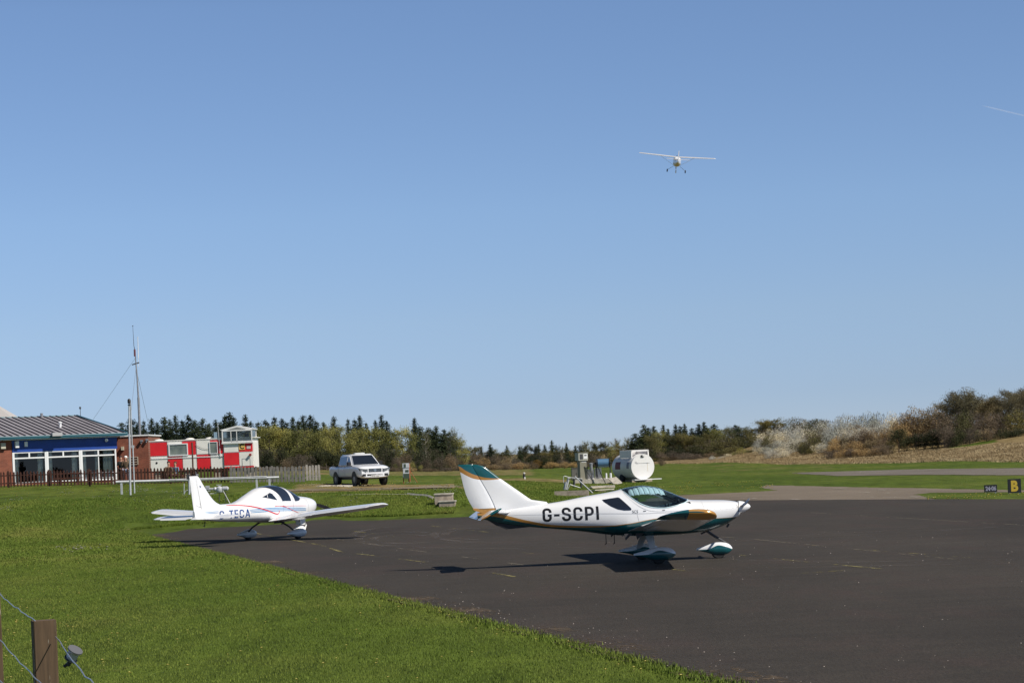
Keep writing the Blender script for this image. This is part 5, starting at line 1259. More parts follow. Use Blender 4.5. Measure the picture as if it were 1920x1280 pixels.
bmc = bmesh.new(); _b = [(-1.30, .86, 1.10), (1.30, .86, 1.10), (1.30, -.86, 1.10), (-1.30, -.86, 1.10)]; _t = [(-1.12, .68, 1.78), (.36, .68, 1.80), (.36, -.68, 1.80), (-1.12, -.68, 1.78)]
_vv = [bmc.verts.new(v) for v in _b+_t]
for f in ((0, 1, 5, 4), (1, 2, 6, 5), (2, 3, 7, 6), (3, 0, 4, 7), (4, 5, 6, 7), (3, 2, 1, 0)): bmc.faces.new([_vv[i] for i in f])
bmesh.ops.recalc_face_normals(bmc, faces=bmc.faces); bmesh.ops.bevel(bmc, geom=bmc.edges[:], offset=.07, segments=3, affect='EDGES')
for f in bmc.faces: f.smooth = True
_me = bpy.data.meshes.new('cab'); bmc.to_mesh(_me); bmc.free(); _me.materials.append(M_car); _o = bpy.data.objects.new('cab', _me); COL.objects.link(_o); _o.parent = T
wy = lambda z: .86-(z-1.10)/.69*.18
fx = lambda z: 1.30-(z-1.10)/.70*.94
b = MB(); e_ = .012
b.add([(fx(1.20)+e_, -.74, 1.20+e_), (fx(1.20)+e_, .74, 1.20+e_), (fx(1.71)+e_, .60, 1.71+e_), (fx(1.71)+e_, -.60, 1.71+e_)], [(0, 1, 2, 3)]); b.build('windscreen', M_dglass, T)
b = MB(); b.add([(-1.31, -.6, 1.25), (-1.31, .6, 1.25), (-1.19, .52, 1.68), (-1.19, -.52, 1.68)], [(0, 3, 2, 1)]); b.build('rear_screen', M_dglass, T)
for sd in (-1, 1):
    for pol in ([(.25, 1.70), (.40, 1.69), (1.02, 1.24), (.20, 1.20)], [(-1.00, 1.67), (.18, 1.70), (.13, 1.20), (-1.12, 1.20)]):
        b = MB(); b.add([(x, sd*(wy(z)+.01), z) for x, z in pol], [(0, 1, 2, 3)]); b.build('side_window', M_dglass, T)
    b = MB(); b.box((.92, sd*.95, 1.27), (.14, .22, .20), bev=.04); b.build('mirror', M_black, T)
    b = MB(); b.prism([(2.30, .98), (2.62, .93), (2.62, .80), (2.30, .82)], sd*.50, sd*.90, f=lambda v: Vector((v[0]-max(0, abs(v[1])-.6)*.30, v[1], v[2]+max(0, abs(v[1])-.5)*.12))); b.build('headlight', mat('headlamp_glass', (.10, .11, .12), .08, spec=1.), T)
    b = MB(); b.box((2.50, sd*.66, .60), (.14, .26, .13), bev=.03); b.build('fog_lamp', M_black, T)
    for ax, nm in ((1.65, 'front'), (-1.5, 'rear')):
        b = MB(); b.lathe((ax, sd*.905, .42), [(.43, -.03), (.43, .02)], 0, 26, 'y'); b.build('wheel_arch', M_black, T)
        b = MB(); b.lathe((ax, sd*.80, .38), [(.24, -.125), (.36, -.12), (.385, -.08), (.385, .08), (.36, .12), (.24, .125)], 0, 26, 'y'); wv = b.build('wheel', M_rubber, T, auto=R(35))
        b = MB(); b.lathe((ax, sd*.925, .38), [(.08, -.02), (.22, -.005), (.235, .005)], 0, 20, 'y'); b.build('rim', M_grey, wv)
    b = MB(); b.box((-.1, sd*.925, .95), (.14, .015, .03)); b.build('door_handle', M_chrome, T)
    for x in (-1.02, .10, 1.0):
        b = MB(); b.box((x, sd*.922, .85), (.012, .008, .55)); b.build('door_seam', M_grey, T)
b = MB(); b.box((-1.98, 0, 1.165), (1.34, 1.6, .012)); b.build('load_bed', M_black, T)
b = MB(); b.box((2.53, 0, .86), (.07, .82, .20), bev=.03); gr_ = b.build('grille', M_black, T)
b = MB()
for k in range(4): b.box((2.57, 0, .79+.045*k), (.012, .70, .014))
b.lathe((2.585, 0, .865), [(.07, -.008), (.07, .008)], 0, 16, 'x'); b.build('grille_bar', M_chrome, gr_)
b = MB(); b.box((2.53, .46, .86), (.06, .06, .2)); b.box((2.53, -.46, .86), (.06, .06, .2)); b.build('grille_surround', M_chrome, T)
b = MB(); b.box((2.50, 0, .60), (.12, 1.0, .10), bev=.02); b.build('bumper_intake', M_black, T)
b = MB(); b.box((2.57, 0, .525), (.02, .52, .115)); pl = b.build('number_plate', mat('plate_white', (.75, .75, .72), .5), T)
flat_text('plate_text', 'SN16 HXH', .46, .075, M_black, pl, (2.583, 0, .525), (0, 0, R(90)), .01)
b = MB(); b.box((0, 0, .42), (4.6, 1.5, .1)); b.build('chassis', M_black, T)
b = MB(); b.box((.05, 0, 1.84), (.22, .62, .07), bev=.04); b.box((.05, 0, 1.80), (.05, .5, .04)); b.build('light_bar', mat('lightbar', (.62, .62, .60), .3), T)
# cable cabinet with orange stand
cb0 = og(763, 128); CBX = thing('cable_cabinet', cb0, R(8), 'tall narrow grey and green equipment box on an orange stand right of the pickup', 'equipment box')
b = MB(); b.box((-.03, 0, .62), (.36, .26, .62)); b.box((-.03, 0, 1.06), (.40, .32, .26)); b.build('housing', M_galv, CBX)
b = MB(); b.box((-.02, -.135, .42), (.34, .02, .30)); b.box((.02, -.135, .72), (.2, .02, .14)); b.box((-.1, -.17, 1.05), (.12, .02, .2)); b.build('door', mat('dark_green', (.035, .06, .04), .7), CBX)
b = MB(); b.box((.19, -.02, .62), (.06, .1, 1.1)); b.tube([(.2, 0, .75), (.62, -.1, 0)], .018, 0, 5)
for x in (-.2, .12): b.tube([(x, 0, .35), (x, 0, -.02)], .03, 0, 5)
b.build('stand', mat('rust_orange', (.36, .12, .05), .8), CBX)
# ground light
gl0 = og(983, 148); GLt = thing('ground_light', gl0, 0, 'small black and white marker post on the far grass behind the tail fin', 'marker')
b = MB(); b.lathe((0, 0, .05), [(.08, 0), (.09, .12), (.07, .3), (.05, .32)], 0, 12); b.build('body', M_black, GLt, auto=R(40))
b = MB(); b.lathe((.01, 0, .36), [(.06, 0), (.08, .03), (.07, .08), (.02, .10)], 0, 12); b.build('lens', M_whitep, GLt, auto=R(50)); b = MB(); b.box((.05, -.09, .07), (.10, .03, .15)); b.build('tag', M_whitep, GLt)
# ================================================================ FUEL POINT
DF = 140
def pb(px0, py0, px1, py1, D, dep, root, rz=0., bev=0.):
    a = at(px0, py0, D); c = at(px1, py1, D); b = MB(); b.box((a+c)/2-root.location+Vector((0, dep/2, 0)), (abs(c.x-a.x), dep, abs(a.z-c.z)), rz=rz, bev=bev); return b
pf0 = og(1110, 139.5)
PL = thing('concrete_plinth', pf0, 0, 'pale concrete plinth carrying the fuel pump and cabinets', 'plinth')
pb(1077, 899.5, 1148, 908, 138.6, 2.6, PL).build('block', M_conc, PL)
pb(1108, 911, 1153, 914.5, 128, .5, PL, R(2)).build('edge_beam', M_conc, PL)
ptz = at(1110, 899.5, 138.6).z
def onpl(px, D=139.2): p = at(px, 890, D); p.z = ptz; return p
M_pump = mat('pump_grey', (.21, .20, .15), .6, var=.06, vscale=3)
FP = thing('fuel_pump', onpl(1092), R(22), 'tall grey fuel pump with an overhanging head and white display', 'fuel pump')
b = MB(); b.box((0, 0, .64), (.50, .42, 1.30), bev=.02); b.build('pedestal', M_pump, FP)
b = MB(); b.box((-.02, 0, 1.54), (.70, .56, .50), bev=.03); hd_ = b.build('head', mat('pump_head', (.40, .39, .33), .6), FP)
b = MB(); b.box((.14, -.285, 1.56), (.27, .02, .30)); b.build('display', M_upvc, hd_); b = MB(); b.box((.14, -.30, 1.62), (.17, .01, .07)); b.build('readout', M_black, hd_); b = MB(); b.box((-.15, -.285, 1.54), (.22, .02, .34)); b.build('nozzle_recess', M_dark, hd_)
b = MB()
for k, w_ in enumerate((.05, .04, .05, .045, .05)): b.box((-.08+.065*k, -.214, 1.20), (w_, .004, .05))
b.build('worn_decal', M_upvc, FP)
b = MB(); b.box((0, 0, 1.80), (.74, .60, .04)); b.build('lid', M_pump, FP)
def cab(px0, px1, pyt, m, label, D=139.3, rz=0.):
    a = onpl(px0, D); c = onpl(px1, D); o = (a+c)/2; g = thing('cabinet', o, rz, label, 'cabinet'); w = c.x-a.x; hgt = at(px0, pyt, D).z-ptz
    b = MB(); b.box((0, .2, hgt/2), (w, .4, hgt), bev=.015); b.build('housing', m, g)
    b = MB(); b.box((0, -.012, hgt/2), (w*.86, .02, hgt*.86)); dd = b.build('door', m, g); b = MB(); b.box((w*.3, -.03, hgt*.55), (.03, .02, .1)); b.build('handle', M_dark, dd); b = MB(); b.box((0, .2, hgt+.012), (w+.04, .46, .025)); b.build('lid', m, g)
M_cw = mat('cabinet_white', (.62, .61, .60), .5)
cab(1071.5, 1084, 877.5, mat('cabinet_grey', (.16, .155, .135), .6), 'grey metal cabinet behind the left of the fuel pump', 140.2)
cab(1101, 1114.5, 880.5, M_cw, 'white cabinet standing against the right of the fuel pump', 139.4)
cab(1116, 1128, 878, M_cw, 'white cabinet under the hose reel', 139.4)
FL = thing('fuel_filter', onpl(1109, 138.9), 0, 'upright grey filter canister with pipes between pump and reel', 'filter')
b = MB(); b.lathe((0, 0, .55), [(.03, -.1), (.09, 0), (.11, .08), (.11, .45), (.13, .46), (.13, .52), (.04, .58)], 0, 14); b.build('canister', M_grey, FL, auto=R(40))
b = MB(); b.tube([(0, 0, 1.1), (-.25, 0, 1.1), (-.27, .05, .8)], .03, 0, 6); b.tube([(.0, 0, 1.1), (.22, 0, 1.08)], .03, 0, 6); b.tube([(0, 0, .5), (0, .02, 0)], .025, 0, 6); b.build('pipe', M_dark, FL)
HR = thing('hose_reel', onpl(1131.5, 139.2), R(4), 'blue hose drum between dark flanges on a black stand', 'hose reel'); zr = at(1131.5, 867.5, 139.2).z-ptz
b = MB(); b.lathe((0, 0, zr), [(.24, -.38), (.27, -.36), (.27, .36), (.24, .38)], 0, 24, 'x'); b.build('drum', mat('drum_blue', (.08, .17, .28), .4, var=.06), HR, auto=R(40))
for sx in (-1, 1):
    b = MB(); b.lathe((sx*.42, 0, zr), [(.28, -.03), (.33, -.02), (.33, .02), (.28, .03)], 0, 24, 'x'); b.lathe((sx*.5, 0, zr), [(.05, -.1), (.05, .1)], 0, 10, 'x'); b.build('flange', M_black, HR, auto=R(40))
    b = MB(); b.tube([(sx*.47, 0, zr), (sx*.44, .02, 0)], .035, 0, 5); b.tube([(sx*.47, 0, zr-.2), (sx*.38, -.2, 0)], .025, 0, 5); b.build('stand', M_black, HR)
b = MB()
for pts in ([(1103, 873), (1100.5, 884), (1108, 895), (1112, 903), (1107, 911), (1112, 918), (1120, 922)], [(1122, 876), (1128, 891), (1134, 903), (1138, 909), (1130, 913)]): b.tube([at(a, c_, 138.3) for a, c_ in pts], .028, 0, 6)
o = b.build('fuel_hose', M_black); tag(o, 'black fuel hoses hanging from the pump and reel to the ground', 'hose')
for px, lb, w_ in ((1136.7, 'short white bollard under the right side of the hose reel', .06), (1145, 'white open ended bollard nearest the white tank', .07)):
    g = onpl(px, 138.9); b = MB(); b.lathe(g, [(w_, 0), (w_, .38), (w_*.7, .4)], 0, 12); tag(b.build('bollard', M_upvc, auto=R(40)), lb, 'bollard')
a = at(1148, 896.5, 138.4); c_ = at(1159, 907, 136.9); b = MB(); n_ = Vector((.26, 0, .05)); b.add([a-n_, a+n_, c_+n_, c_-n_]+[v+Vector((0, .03, .05)) for v in (a-n_, a+n_, c_+n_, c_-n_)], [(3, 2, 1, 0), (4, 5, 6, 7), (0, 1, 5, 4), (1, 2, 6, 5), (2, 3, 7, 6), (3, 0, 4, 7)])
tag(b.build('ramp_board', M_conc), 'pale board leaning off the right end of the plinth', 'board')
# boards and frame in front
bs = thing('board_stack', og(1128, 121), 0, 'loose pale boards stacked low in front of the fuel pump', 'boards'); r_b = random.Random(9)
for k, (pa, pb_, z_) in enumerate((((1108, 915), (1150, 912), 0), ((1112, 919), (1148, 916), 0), ((1118, 922), (1140, 920), 0), ((1106, 912.5), (1132, 913.5), .1))):
    a = at(*pa, 121); c_ = at(*pb_, 122); b = MB(); d = c_-a; b.box((a+c_)/2-bs.location, (d.length, .32, .05), rz=math.atan2(d.y, d.x)); b.build('board', M_conc if k % 2 else M_conc_d, bs)
b = MB()
for px in (1112, 1130, 1148): q = at(px, 918, 121.5)-bs.location; b.tube([q+Vector((0, 0, 0)), Vector((q.x, q.y, -.05))], .03, 0, 5)
b.build('bearer', M_dark, bs)
tf = thing('steel_trestle', og(1062, 124), 0, 'leaning galvanised steel trestle on the grass left of the fuel pump', 'trestle'); PT = lambda a, c_, D=124: at(a, c_, D)-tf.location
for pts in ([(1061, 917), (1066, 897), (1070, 896)], [(1058.5, 918), (1061, 903)]): b = MB(); b.tube([PT(*q) for q in pts], .075, 0, 4); b.build('leg', M_galv, tf)
for pts in ([(1058, 892), (1067, 894.5), (1092, 897.5)], [(1056.5, 905), (1056.5, 892)], [(1069, 908), (1088, 914)], [(1064, 918), (1070, 906)]): b = MB(); b.tube([PT(*q) for q in pts], .022, 0, 5); b.build('brace', M_galv, tf)
for px in (1076.5, 1090): b = MB(); b.tube([PT(px, 897.5, 124.3), PT(px, 913, 124.3)], .06, 0, 4); b.build('leg', M_dark, tf)
b = MB(); b.tube([at(1078.5, 893.5, 123), at(1114.5, 927, 118.5)], .035, 0, 6); tag(b.build('white_pole', M_whitep), 'thin white pole leaning down to the right from the trestle', 'pole')
# tank
tk0 = at(1205, 874.4, 143); rT = 24/4000*143; TK = thing('fuel_tank', (tk0.x, tk0.y, tk0.z-rT), math.atan2(2.75, -1.15)+PI/2+PI, 'white cylindrical fuel tank lying on its side beside the pump', 'fuel tank')
# local -y points out of the end face
TK.rotation_euler = (0, 0, math.atan2(-1.15, -2.75)+PI/2+PI/2*0); TK.rotation_euler.z = R(22.7)
M_tank = mat('tank_white', (.78, .76, .74), .5, var=.05, vscale=.8)
b = MB(); b.lathe((0, 0, rT), [(rT*.93, 3.1), (rT, 3.0), (rT, .02), (rT*.985, 0)], 0, 48, 'y'); b.build('shell', M_tank, TK, auto=R(40))
b = MB(); b.lathe((0, 0, rT), [(rT*1.0, -.02), (rT*1.0, .012)], 0, 48, 'y'); ef = b.build('end_plate', M_tank, TK, auto=R(40))
b = MB(); b.box((-.02, -.03, rT*1.28), (rT*1.25, .012, .012)); b.box((-.4, -.03, rT*1.28), (.09, .03, .03)); b.box((.34, -.03, rT*1.28), (.09, .03, .03)); b.build('hatch_seam', M_grey, ef)
b = MB(); b.box((-.06, -.05, rT*1.84), (.10, .08, .12)); b.box((-.0, -.05, rT*1.78), (.20, .06, .05)); b.build('lifting_lug', M_dark, ef)
b = MB(); b.box((-.5, -.024, rT*1.35), (.16, .006, .14)); b.build('label_plate', mat('label_grey', (.55, .53, .52), .6), ef)
b = MB(); b.box((.35, -.0235, rT*.95), (.02, .005, .55)); b.build('rust_streak', mat('rust_pale', (.62, .50, .33), .8), ef)
b = MB(); x_, y0_, y1_ = .72, .35, 2.1; z0_, z1_ = rT*1.7, rT*2.32
for (c0_, d0_) in (((0, y0_, z1_-.05), (1.3, .06, .10)), ((-.62, y0_, (z0_+z1_)/2), (.08, .06, z1_-z0_)), ((.62, y0_, (z0_+z1_)/2), (.08, .06, z1_-z0_)), ((0, y1_, (z0_+z1_)/2), (1.3, .06, z1_-z0_)), ((-.64, (y0_+y1_)/2, (z0_+z1_)/2), (.05, y1_-y0_-.08, z1_-z0_-.01)), ((.64, (y0_+y1_)/2, (z0_+z1_)/2), (.05, y1_-y0_-.08, z1_-z0_-.01))): b.box(c0_, d0_)
hc = b.build('hatch_coaming', M_tank, TK)
b = MB()
for k in range(6): b.box((0, y0_+.05, z1_-.16-.05*k), (1.16, .02, .018))
b.build('louvre', M_dark, hc)
ang = R(200)
def onshell(y, deg, dy, dz, m, nm, off=.006):
    vs = []; n = 6
    for i in range(n+1):
        t = R(deg)+(i/n-.5)*dz/rT
        for yy in (y-dy/2, y+dy/2): vs.append(((rT+off)*math.cos(t), yy, rT+(rT+off)*math.sin(t)))
    return mesh_np(nm, vs, [(2*i, 2*i+1, 2*i+3, 2*i+2) for i in range(n)], m, TK)
onshell(2.1, 172, .8, .5, mat('placard_red', (.16, .02, .035), .6), 'placard'); onshell(.55, 172, .35, .42, mat('placard_grey', (.22, .21, .26), .6), 'placard'); onshell(1.25, 160, .10, .12, M_upvc, 'sticker')
for y in (.25, 2.6): b = MB(); b.box((0, y, -.06), (1.5, .18, .22)); b.build('saddle', M_conc_d, TK)
b = MB(); b.box((.15, -.25, -.0), (2.0, .45, .05)); b.build('base_plate', M_upvc, TK)
b = MB(); b.lathe((-.62, 1.9, .12), [(.16, -.1), (.27, -.09), (.30, -.04), (.30, .04), (.27, .09), (.16, .1)], 0, 20, 'x'); b.build('wheel', M_rubber, TK, auto=R(40))
TK.location.z = max(TK.location.z, og(1205, 143).z+.08)
# ================================================================ TAXIWAY SIGNS
def sign(px0, px1, pyt, pyb, pyg, text, tw, th, mt, label):
    D = gr((px0+px1)/2, pyg).y; a = at(px0, pyt, D); c = at(px1, pyb, D); o = (a+c)/2; root = thing('taxiway_sign', (o.x, D, 0), 0, label, 'sign'); w = c.x-a.x; hh = a.z-c.z; zc = o.z
    b = MB(); b.box((0, .04, zc), (w, .08, hh), bev=.01); b.build('panel', M_black, root)
    flat_text('sign_text', text, w*tw, hh*th, mt, root, (0, -.006, zc), bold=.05)
    for sx in (-1, 1): b = MB(); b.box((sx*w*.38, .05, (zc-hh/2)/2-.02), (.04, .04, zc-hh/2+.05)); b.build('leg', M_upvc, root)
sign(1889.5, 1915.2, 898, 923, 925.5, 'B', .54, .80, mat('sign_letter_yellow', (.50, .34, .03), .6), 'black square taxiway sign with a yellow letter B')
sign(1845.5, 1870, 909, 921.3, 924.5, '24·06', .84, .66, mat('sign_figures', (.26, .26, .34), .6), 'low black taxiway sign with grey figures 24 06')
# ================================================================ NEAR WIRE FENCE
M_postw = mat('post_wood', (.075, .046, .025), .9, col2=(.115, .072, .038), vscale=3)
_nt = M_postw.node_tree; _p = _nt.nodes['Principled BSDF']; _tc = nd(_nt, 'ShaderNodeTexCoord'); _s = scaled(_nt, _tc.outputs['Object'], (34, 34, 4.)); _n = noise(_nt, _s, 1., 3, .6)
_c = mix(_nt, _p.inputs['Base Color'].links[0].from_socket, (.42, .38, .30), ramp(_nt, _n, [(.63, (0, 0, 0)), (.67, (1, 1, 1))])); _nt.links.new(_c, _p.inputs['Base Color'])
_g2 = noise(_nt, scaled(_nt, _tc.outputs['Object'], (90, 90, 5)), 1., 3, .7); _c2 = mix(_nt, _c, ramp(_nt, _g2, [(.3, (.6, .6, .6)), (.7, (1.3, 1.3, 1.3))]), .7, 'MULTIPLY'); _nt.links.new(_c2, _p.inputs['Base Color'])
pA = at(81.5, 1162, 9.1); pB = at(-18, 1083, 12.6)
WF = thing('wire_fence', (pA.x, pA.y, .85), 0, 'wire fence with brown wooden posts in the near left corner', 'fence'); o0 = WF.location.copy()
dirf = math.atan2(pB.y-pA.y, pB.x-pA.x)
for (pt, ht) in ((pA, pA.z), (pB, pB.z)):
    zg = gz(pt.x, pt.y)-.1; b = MB(); b.box(Vector((pt.x, pt.y, (zg+ht)/2))-o0, (.097, .085, ht-zg), rz=R(20), bev=.004); b.build('post', M_postw, WF)
M_wire = mat('fence_wire', (.42, .43, .46), .4, metal=.6)
def wire(a, c_, n=14, sag=.015, seed=1):
    rr = random.Random(seed); pts = []
    for i in range(n+1):
        t = i/n; q = a.lerp(c_, t); q.z -= sag*4*t*(1-t); q += Vector((rr.gauss(0, .0025), 0, rr.gauss(0, .0028))) if 0 < i < n else Vector(); pts.append(q-o0)
    b = MB(); b.tube(pts, .0027, 0, 6); b.build('wire', M_wire, WF)
pC = at(215, 1318, 6.9)
wire(at(-8, 1103, 12.55), at(66, 1163, 9.06), seed=1); wire(at(104, 1193, 9.05), pC, seed=2); wire(at(66, 1163, 9.17), at(104, 1193, 9.17), 2, 0, seed=3)
wire(at(-40, 1150, 13.5), at(57, 1259, 9.06), seed=4); wire(at(57, 1259, 9.06), at(150, 1340, 7.6), seed=6); wire(at(-30, 1225, 13), at(30, 1312, 9.8), seed=5)
tA = at(104, 1193, 9.05); ten = at(137, 1226, 8.55); ax_ = (pC-tA).normalized()
TN = thing('wire_tensioner', ten, 0, 'grey ratchet tensioner clamped on the wire right of the near post', 'wire tensioner')
side = ax_.cross(Vector((0, 0, 1))).normalized(); upv = side.cross(ax_).normalized()
Mx = Matrix((ax_, side, upv)).transposed()
def tl(x, y, z): return Mx @ Vector((x, y, z))
M_tdk = mat('tensioner_flange', (.16, .16, .17), .5, metal=.3); ax2 = Vector((.50, -.30, .81)).normalized(); Z0 = Vector()
b = MB(); b.tube([-ax2*.020, ax2*.020], .022, 0, 18); b.build('spool', mat('tensioner_body', (.42, .42, .48), .4, metal=.1), TN, auto=R(40))
for s_, m_, r_f in ((-1, M_dark, .027), (1, M_tdk, .031)): b = MB(); c0_ = ax2*s_*.022; b.tube([c0_-ax2*.003, c0_+ax2*.003], r_f, 0, 20); b.build('flange', m_, TN, auto=R(40))
b = MB(); lw = Vector((-.45, 0, -.9)).normalized(); b.tube([-ax2*.022, -ax2*.022+lw*.030], .010, 0, 5); b.tube([-ax2*.022+lw*.018, -ax2*.022+lw*.034+Vector((-.014, 0, 0))], .007, 0, 5); b.build('lug', M_black, TN)
# ================================================================ FLYING AEROPLANE
fp = at(1269.5, 302, 303); FA = thing('flying_aeroplane', fp, 0, 'small white high wing aeroplane climbing away in the blue sky', 'aeroplane')
FA.rotation_euler = (Matrix.Rotation(R(87), 3, 'Z') @ Matrix.Rotation(R(-7), 3, 'Y') @ Matrix.Rotation(R(7.3), 3, 'X')).to_euler()
ff = Loft(w=[(-5.2, .06), (-3, .22), (-1, .5), (0, .56), (1.2, .54), (2.2, .42), (2.5, .25)], zb=[(-5.2, -.25), (-3, -.45), (-1, -.75), (1, -.80), (2.2, -.62), (2.5, -.4)], zc=[(-5.2, -.12), (0, -.1), (2.5, -.15)],
          zt=[(-5.2, .05), (-3, .12), (-1.2, .3), (-.6, .55), (.4, .58), (1.0, .2), (2.2, .08), (2.5, -.02)], nt=3, nb=2.6)
zl = P1([(-5.2, -.16), (-1, -.32), (2.5, -.30)]); ff.mesh('fuselage', lin(-5.2, 2.5, 40), [zl], [mat('belly_cream', (.50, .52, .36), .4), M_white], FA)
for sd in (-1, 1):
    wing_loft('wing', [(sd*.0, .85, .50, 1.6, 1, 0), (sd*2.6, .85, .60, 1.6, 1, 0), (sd*5.2, .72, .70, 1.15, 1, 0)], M_white, FA, t=.12); wing_loft('wing_tip', [(sd*5.21, .72, .70, 1.14, 1, 0), (sd*5.45, .5, .70, .7, .5, 0)], M_whitep, FA, t=.12)
    wing_loft('tailplane', [(sd*.05, -4.1, .12, 1.1, 1, 0), (sd*1.6, -4.3, .16, .8, 1, 0)], M_white, FA, t=.08)
    b = MB(); b.tube([(.3, sd*.5, -.6), (.3, sd*2.4, .58)], .018, 0, 5); b.build('wing_strut', M_white, FA)
    b = MB(); b.tube([(-.2, sd*.45, -.75), (-.25, sd*1.22, -1.30)], .02, 0, 5); b.build('gear_leg', M_dark, FA)
    b = MB(); b.lathe((-.25, sd*1.28, -1.42), [(.12, -.08), (.21, -.06), (.21, .06), (.12, .08)], 0, 16, 'y'); b.build('wheel', M_rubber, FA, auto=R(40))
b = MB(); b.lathe((1.45, 0, -1.50), [(.1, -.07), (.20, -.06), (.20, .06), (.1, .07)], 0, 16, 'y'); b.tube([(1.5, 0, -.6), (1.5, 0, -1.4)], .04, 0, 6); b.build('nose_wheel', M_whitep, FA, auto=R(40))
b = MB(); b.prism([(-5.35, -.1), (-5.15, 1.35), (-4.75, 1.35), (-4.1, .25), (-3.3, .12)], -.05, .05); b.build('fin', M_white, FA)
b = MB(); b.lathe((2.5, 0, -.15), [(.2, 0), (.16, .15), (.02, .35)], 0, 14, 'x'); b.box((2.62, 0, -.15), (.05, .12, 1.9)); b.build('propeller', M_dark, FA)
# contrail
a = at(1842, 198.4, 5200); c_ = at(1930, 219.5, 5500); b = MB(); n_ = 12; b.tube([a.lerp(c_, i/n_) for i in range(n_+1)], [.3+1.5*min(1, i/2.5) for i in range(n_+1)], 0, 10)
M_ct = bpy.data.materials.new('ice_trail'); M_ct.use_nodes = True; nt = M_ct.node_tree; nt.nodes.clear()
t_ = nd(nt, 'ShaderNodeBsdfTransparent'); d_ = nd(nt, 'ShaderNodeBsdfDiffuse'); d_.inputs[0].default_value = (.8, .84, .9, 1); mx_ = nd(nt, 'ShaderNodeMixShader'); mx_.inputs[0].default_value = .09
nt.links.new(t_.outputs[0], mx_.inputs[1]); nt.links.new(d_.outputs[0], mx_.inputs[2]); o_ = nd(nt, 'ShaderNodeOutputMaterial'); nt.links.new(mx_.outputs[0], o_.inputs[0])
tag(b.build('contrail', M_ct, smooth=True), 'faint thin vapour trail high at the right edge', kind='stuff')
# ================================================================ TREES AND SHRUBS
def leafmat(name, c1, c2, sc=.8, trans=.25):
    m = bpy.data.materials.new(name); m.use_nodes = True; nt = m.node_tree; p = nt.nodes['Principled BSDF']; p.inputs['Roughness'].default_value = .8; p.inputs['Specular IOR Level'].default_value = .1
    g = nd(nt, 'ShaderNodeNewGeometry'); n1 = noise(nt, g.outputs['Position'], sc, 3, .7); oi = nd(nt, 'ShaderNodeObjectInfo')
    c = ramp(nt, n1, [(.32, c1), (.68, c2)]); c = mix(nt, c, ramp(nt, oi.outputs['Random'], [(0, (.62, .68, .7)), (.5, (1, 1, 1)), (1, (1.35, 1.25, 1.0))]), 1., 'MULTIPLY')
    nt.links.new(c, p.inputs['Base Color'])
    tr = nd(nt, 'ShaderNodeBsdfTranslucent'); nt.links.new(c, tr.inputs[0]); mx = nd(nt, 'ShaderNodeMixShader'); mx.inputs[0].default_value = trans
    nt.links.new(p.outputs[0], mx.inputs[1]); nt.links.new(tr.outputs[0], mx.inputs[2]); nt.links.new(mx.outputs[0], nt.nodes['Material Output'].inputs[0]); return m
L_spruce = leafmat('spruce_needles', (.034, .050, .030), (.072, .092, .052))
L_green = leafmat('spring_leaves', (.17, .175, .05), (.40, .38, .13))
L_olive = leafmat('olive_leaves', (.10, .098, .04), (.21, .19, .08))
L_pale = leafmat('pale_leaves', (.13, .15, .06), (.26, .26, .12))
L_brush = leafmat('thorn_leaves', (.15, .125, .070), (.30, .25, .14))
L_twig = leafmat('bare_twigs', (.11, .085, .062), (.24, .19, .14))
L_gold = leafmat('golden_scrub', (.24, .17, .09), (.48, .36, .20))
L_orange = leafmat('orange_gorse', (.22, .11, .02), (.42, .23, .04))
L_blossom = leafmat('blossom', (.40, .37, .29), (.84, .81, .71), 1.6)
L_dark = leafmat('dark_shrub_leaves', (.036, .044, .024), (.085, .09, .045))
M_bark = mat('bark', (.075, .058, .045), .95, var=.3, vscale=4); M_birch = mat('birch_bark', (.42, .38, .33), .9, var=.3, vscale=6)
def tris(P, n_, s, flat=.6, rs=None):
    """n random small triangles around points P (N,3)"""
    N = len(P); d1 = rs.normal(0, 1, (N, 3)); d1[:, 2] *= flat; d1 /= np.linalg.norm(d1, axis=1)[:, None]
    d2 = rs.normal(0, 1, (N, 3)); d2 /= np.linalg.norm(d2, axis=1)[:, None]
    s = s*rs.uniform(.5, 1.3, (N, 1)); A_ = P-d1*s*.5; B_ = P+d1*s*.5; C_ = P+d2*s*.7
    return np.stack([A_, B_, C_], 1)
def mesh_tris(name, T, m, T2=None):
    n1_ = len(T)
    if T2 is not None: T = np.concatenate([T, T2])
    n = len(T); me = bpy.data.meshes.new(name); me.vertices.add(n*3); me.vertices.foreach_set('co', T.astype(np.float32).reshape(-1)); me.loops.add(n*3)
    me.loops.foreach_set('vertex_index', np.arange(n*3, dtype=np.int32)); me.polygons.add(n); me.polygons.foreach_set('loop_start', np.arange(0, n*3, 3, dtype=np.int32))
    me.polygons.foreach_set('loop_total', np.full(n, 3, dtype=np.int32)); me.update(calc_edges=True); me.materials.append(m); me.materials.append(M_bark); mi = np.zeros(n, dtype=np.int32); mi[n1_:] = 1; me.polygons.foreach_set('material_index', mi); return me
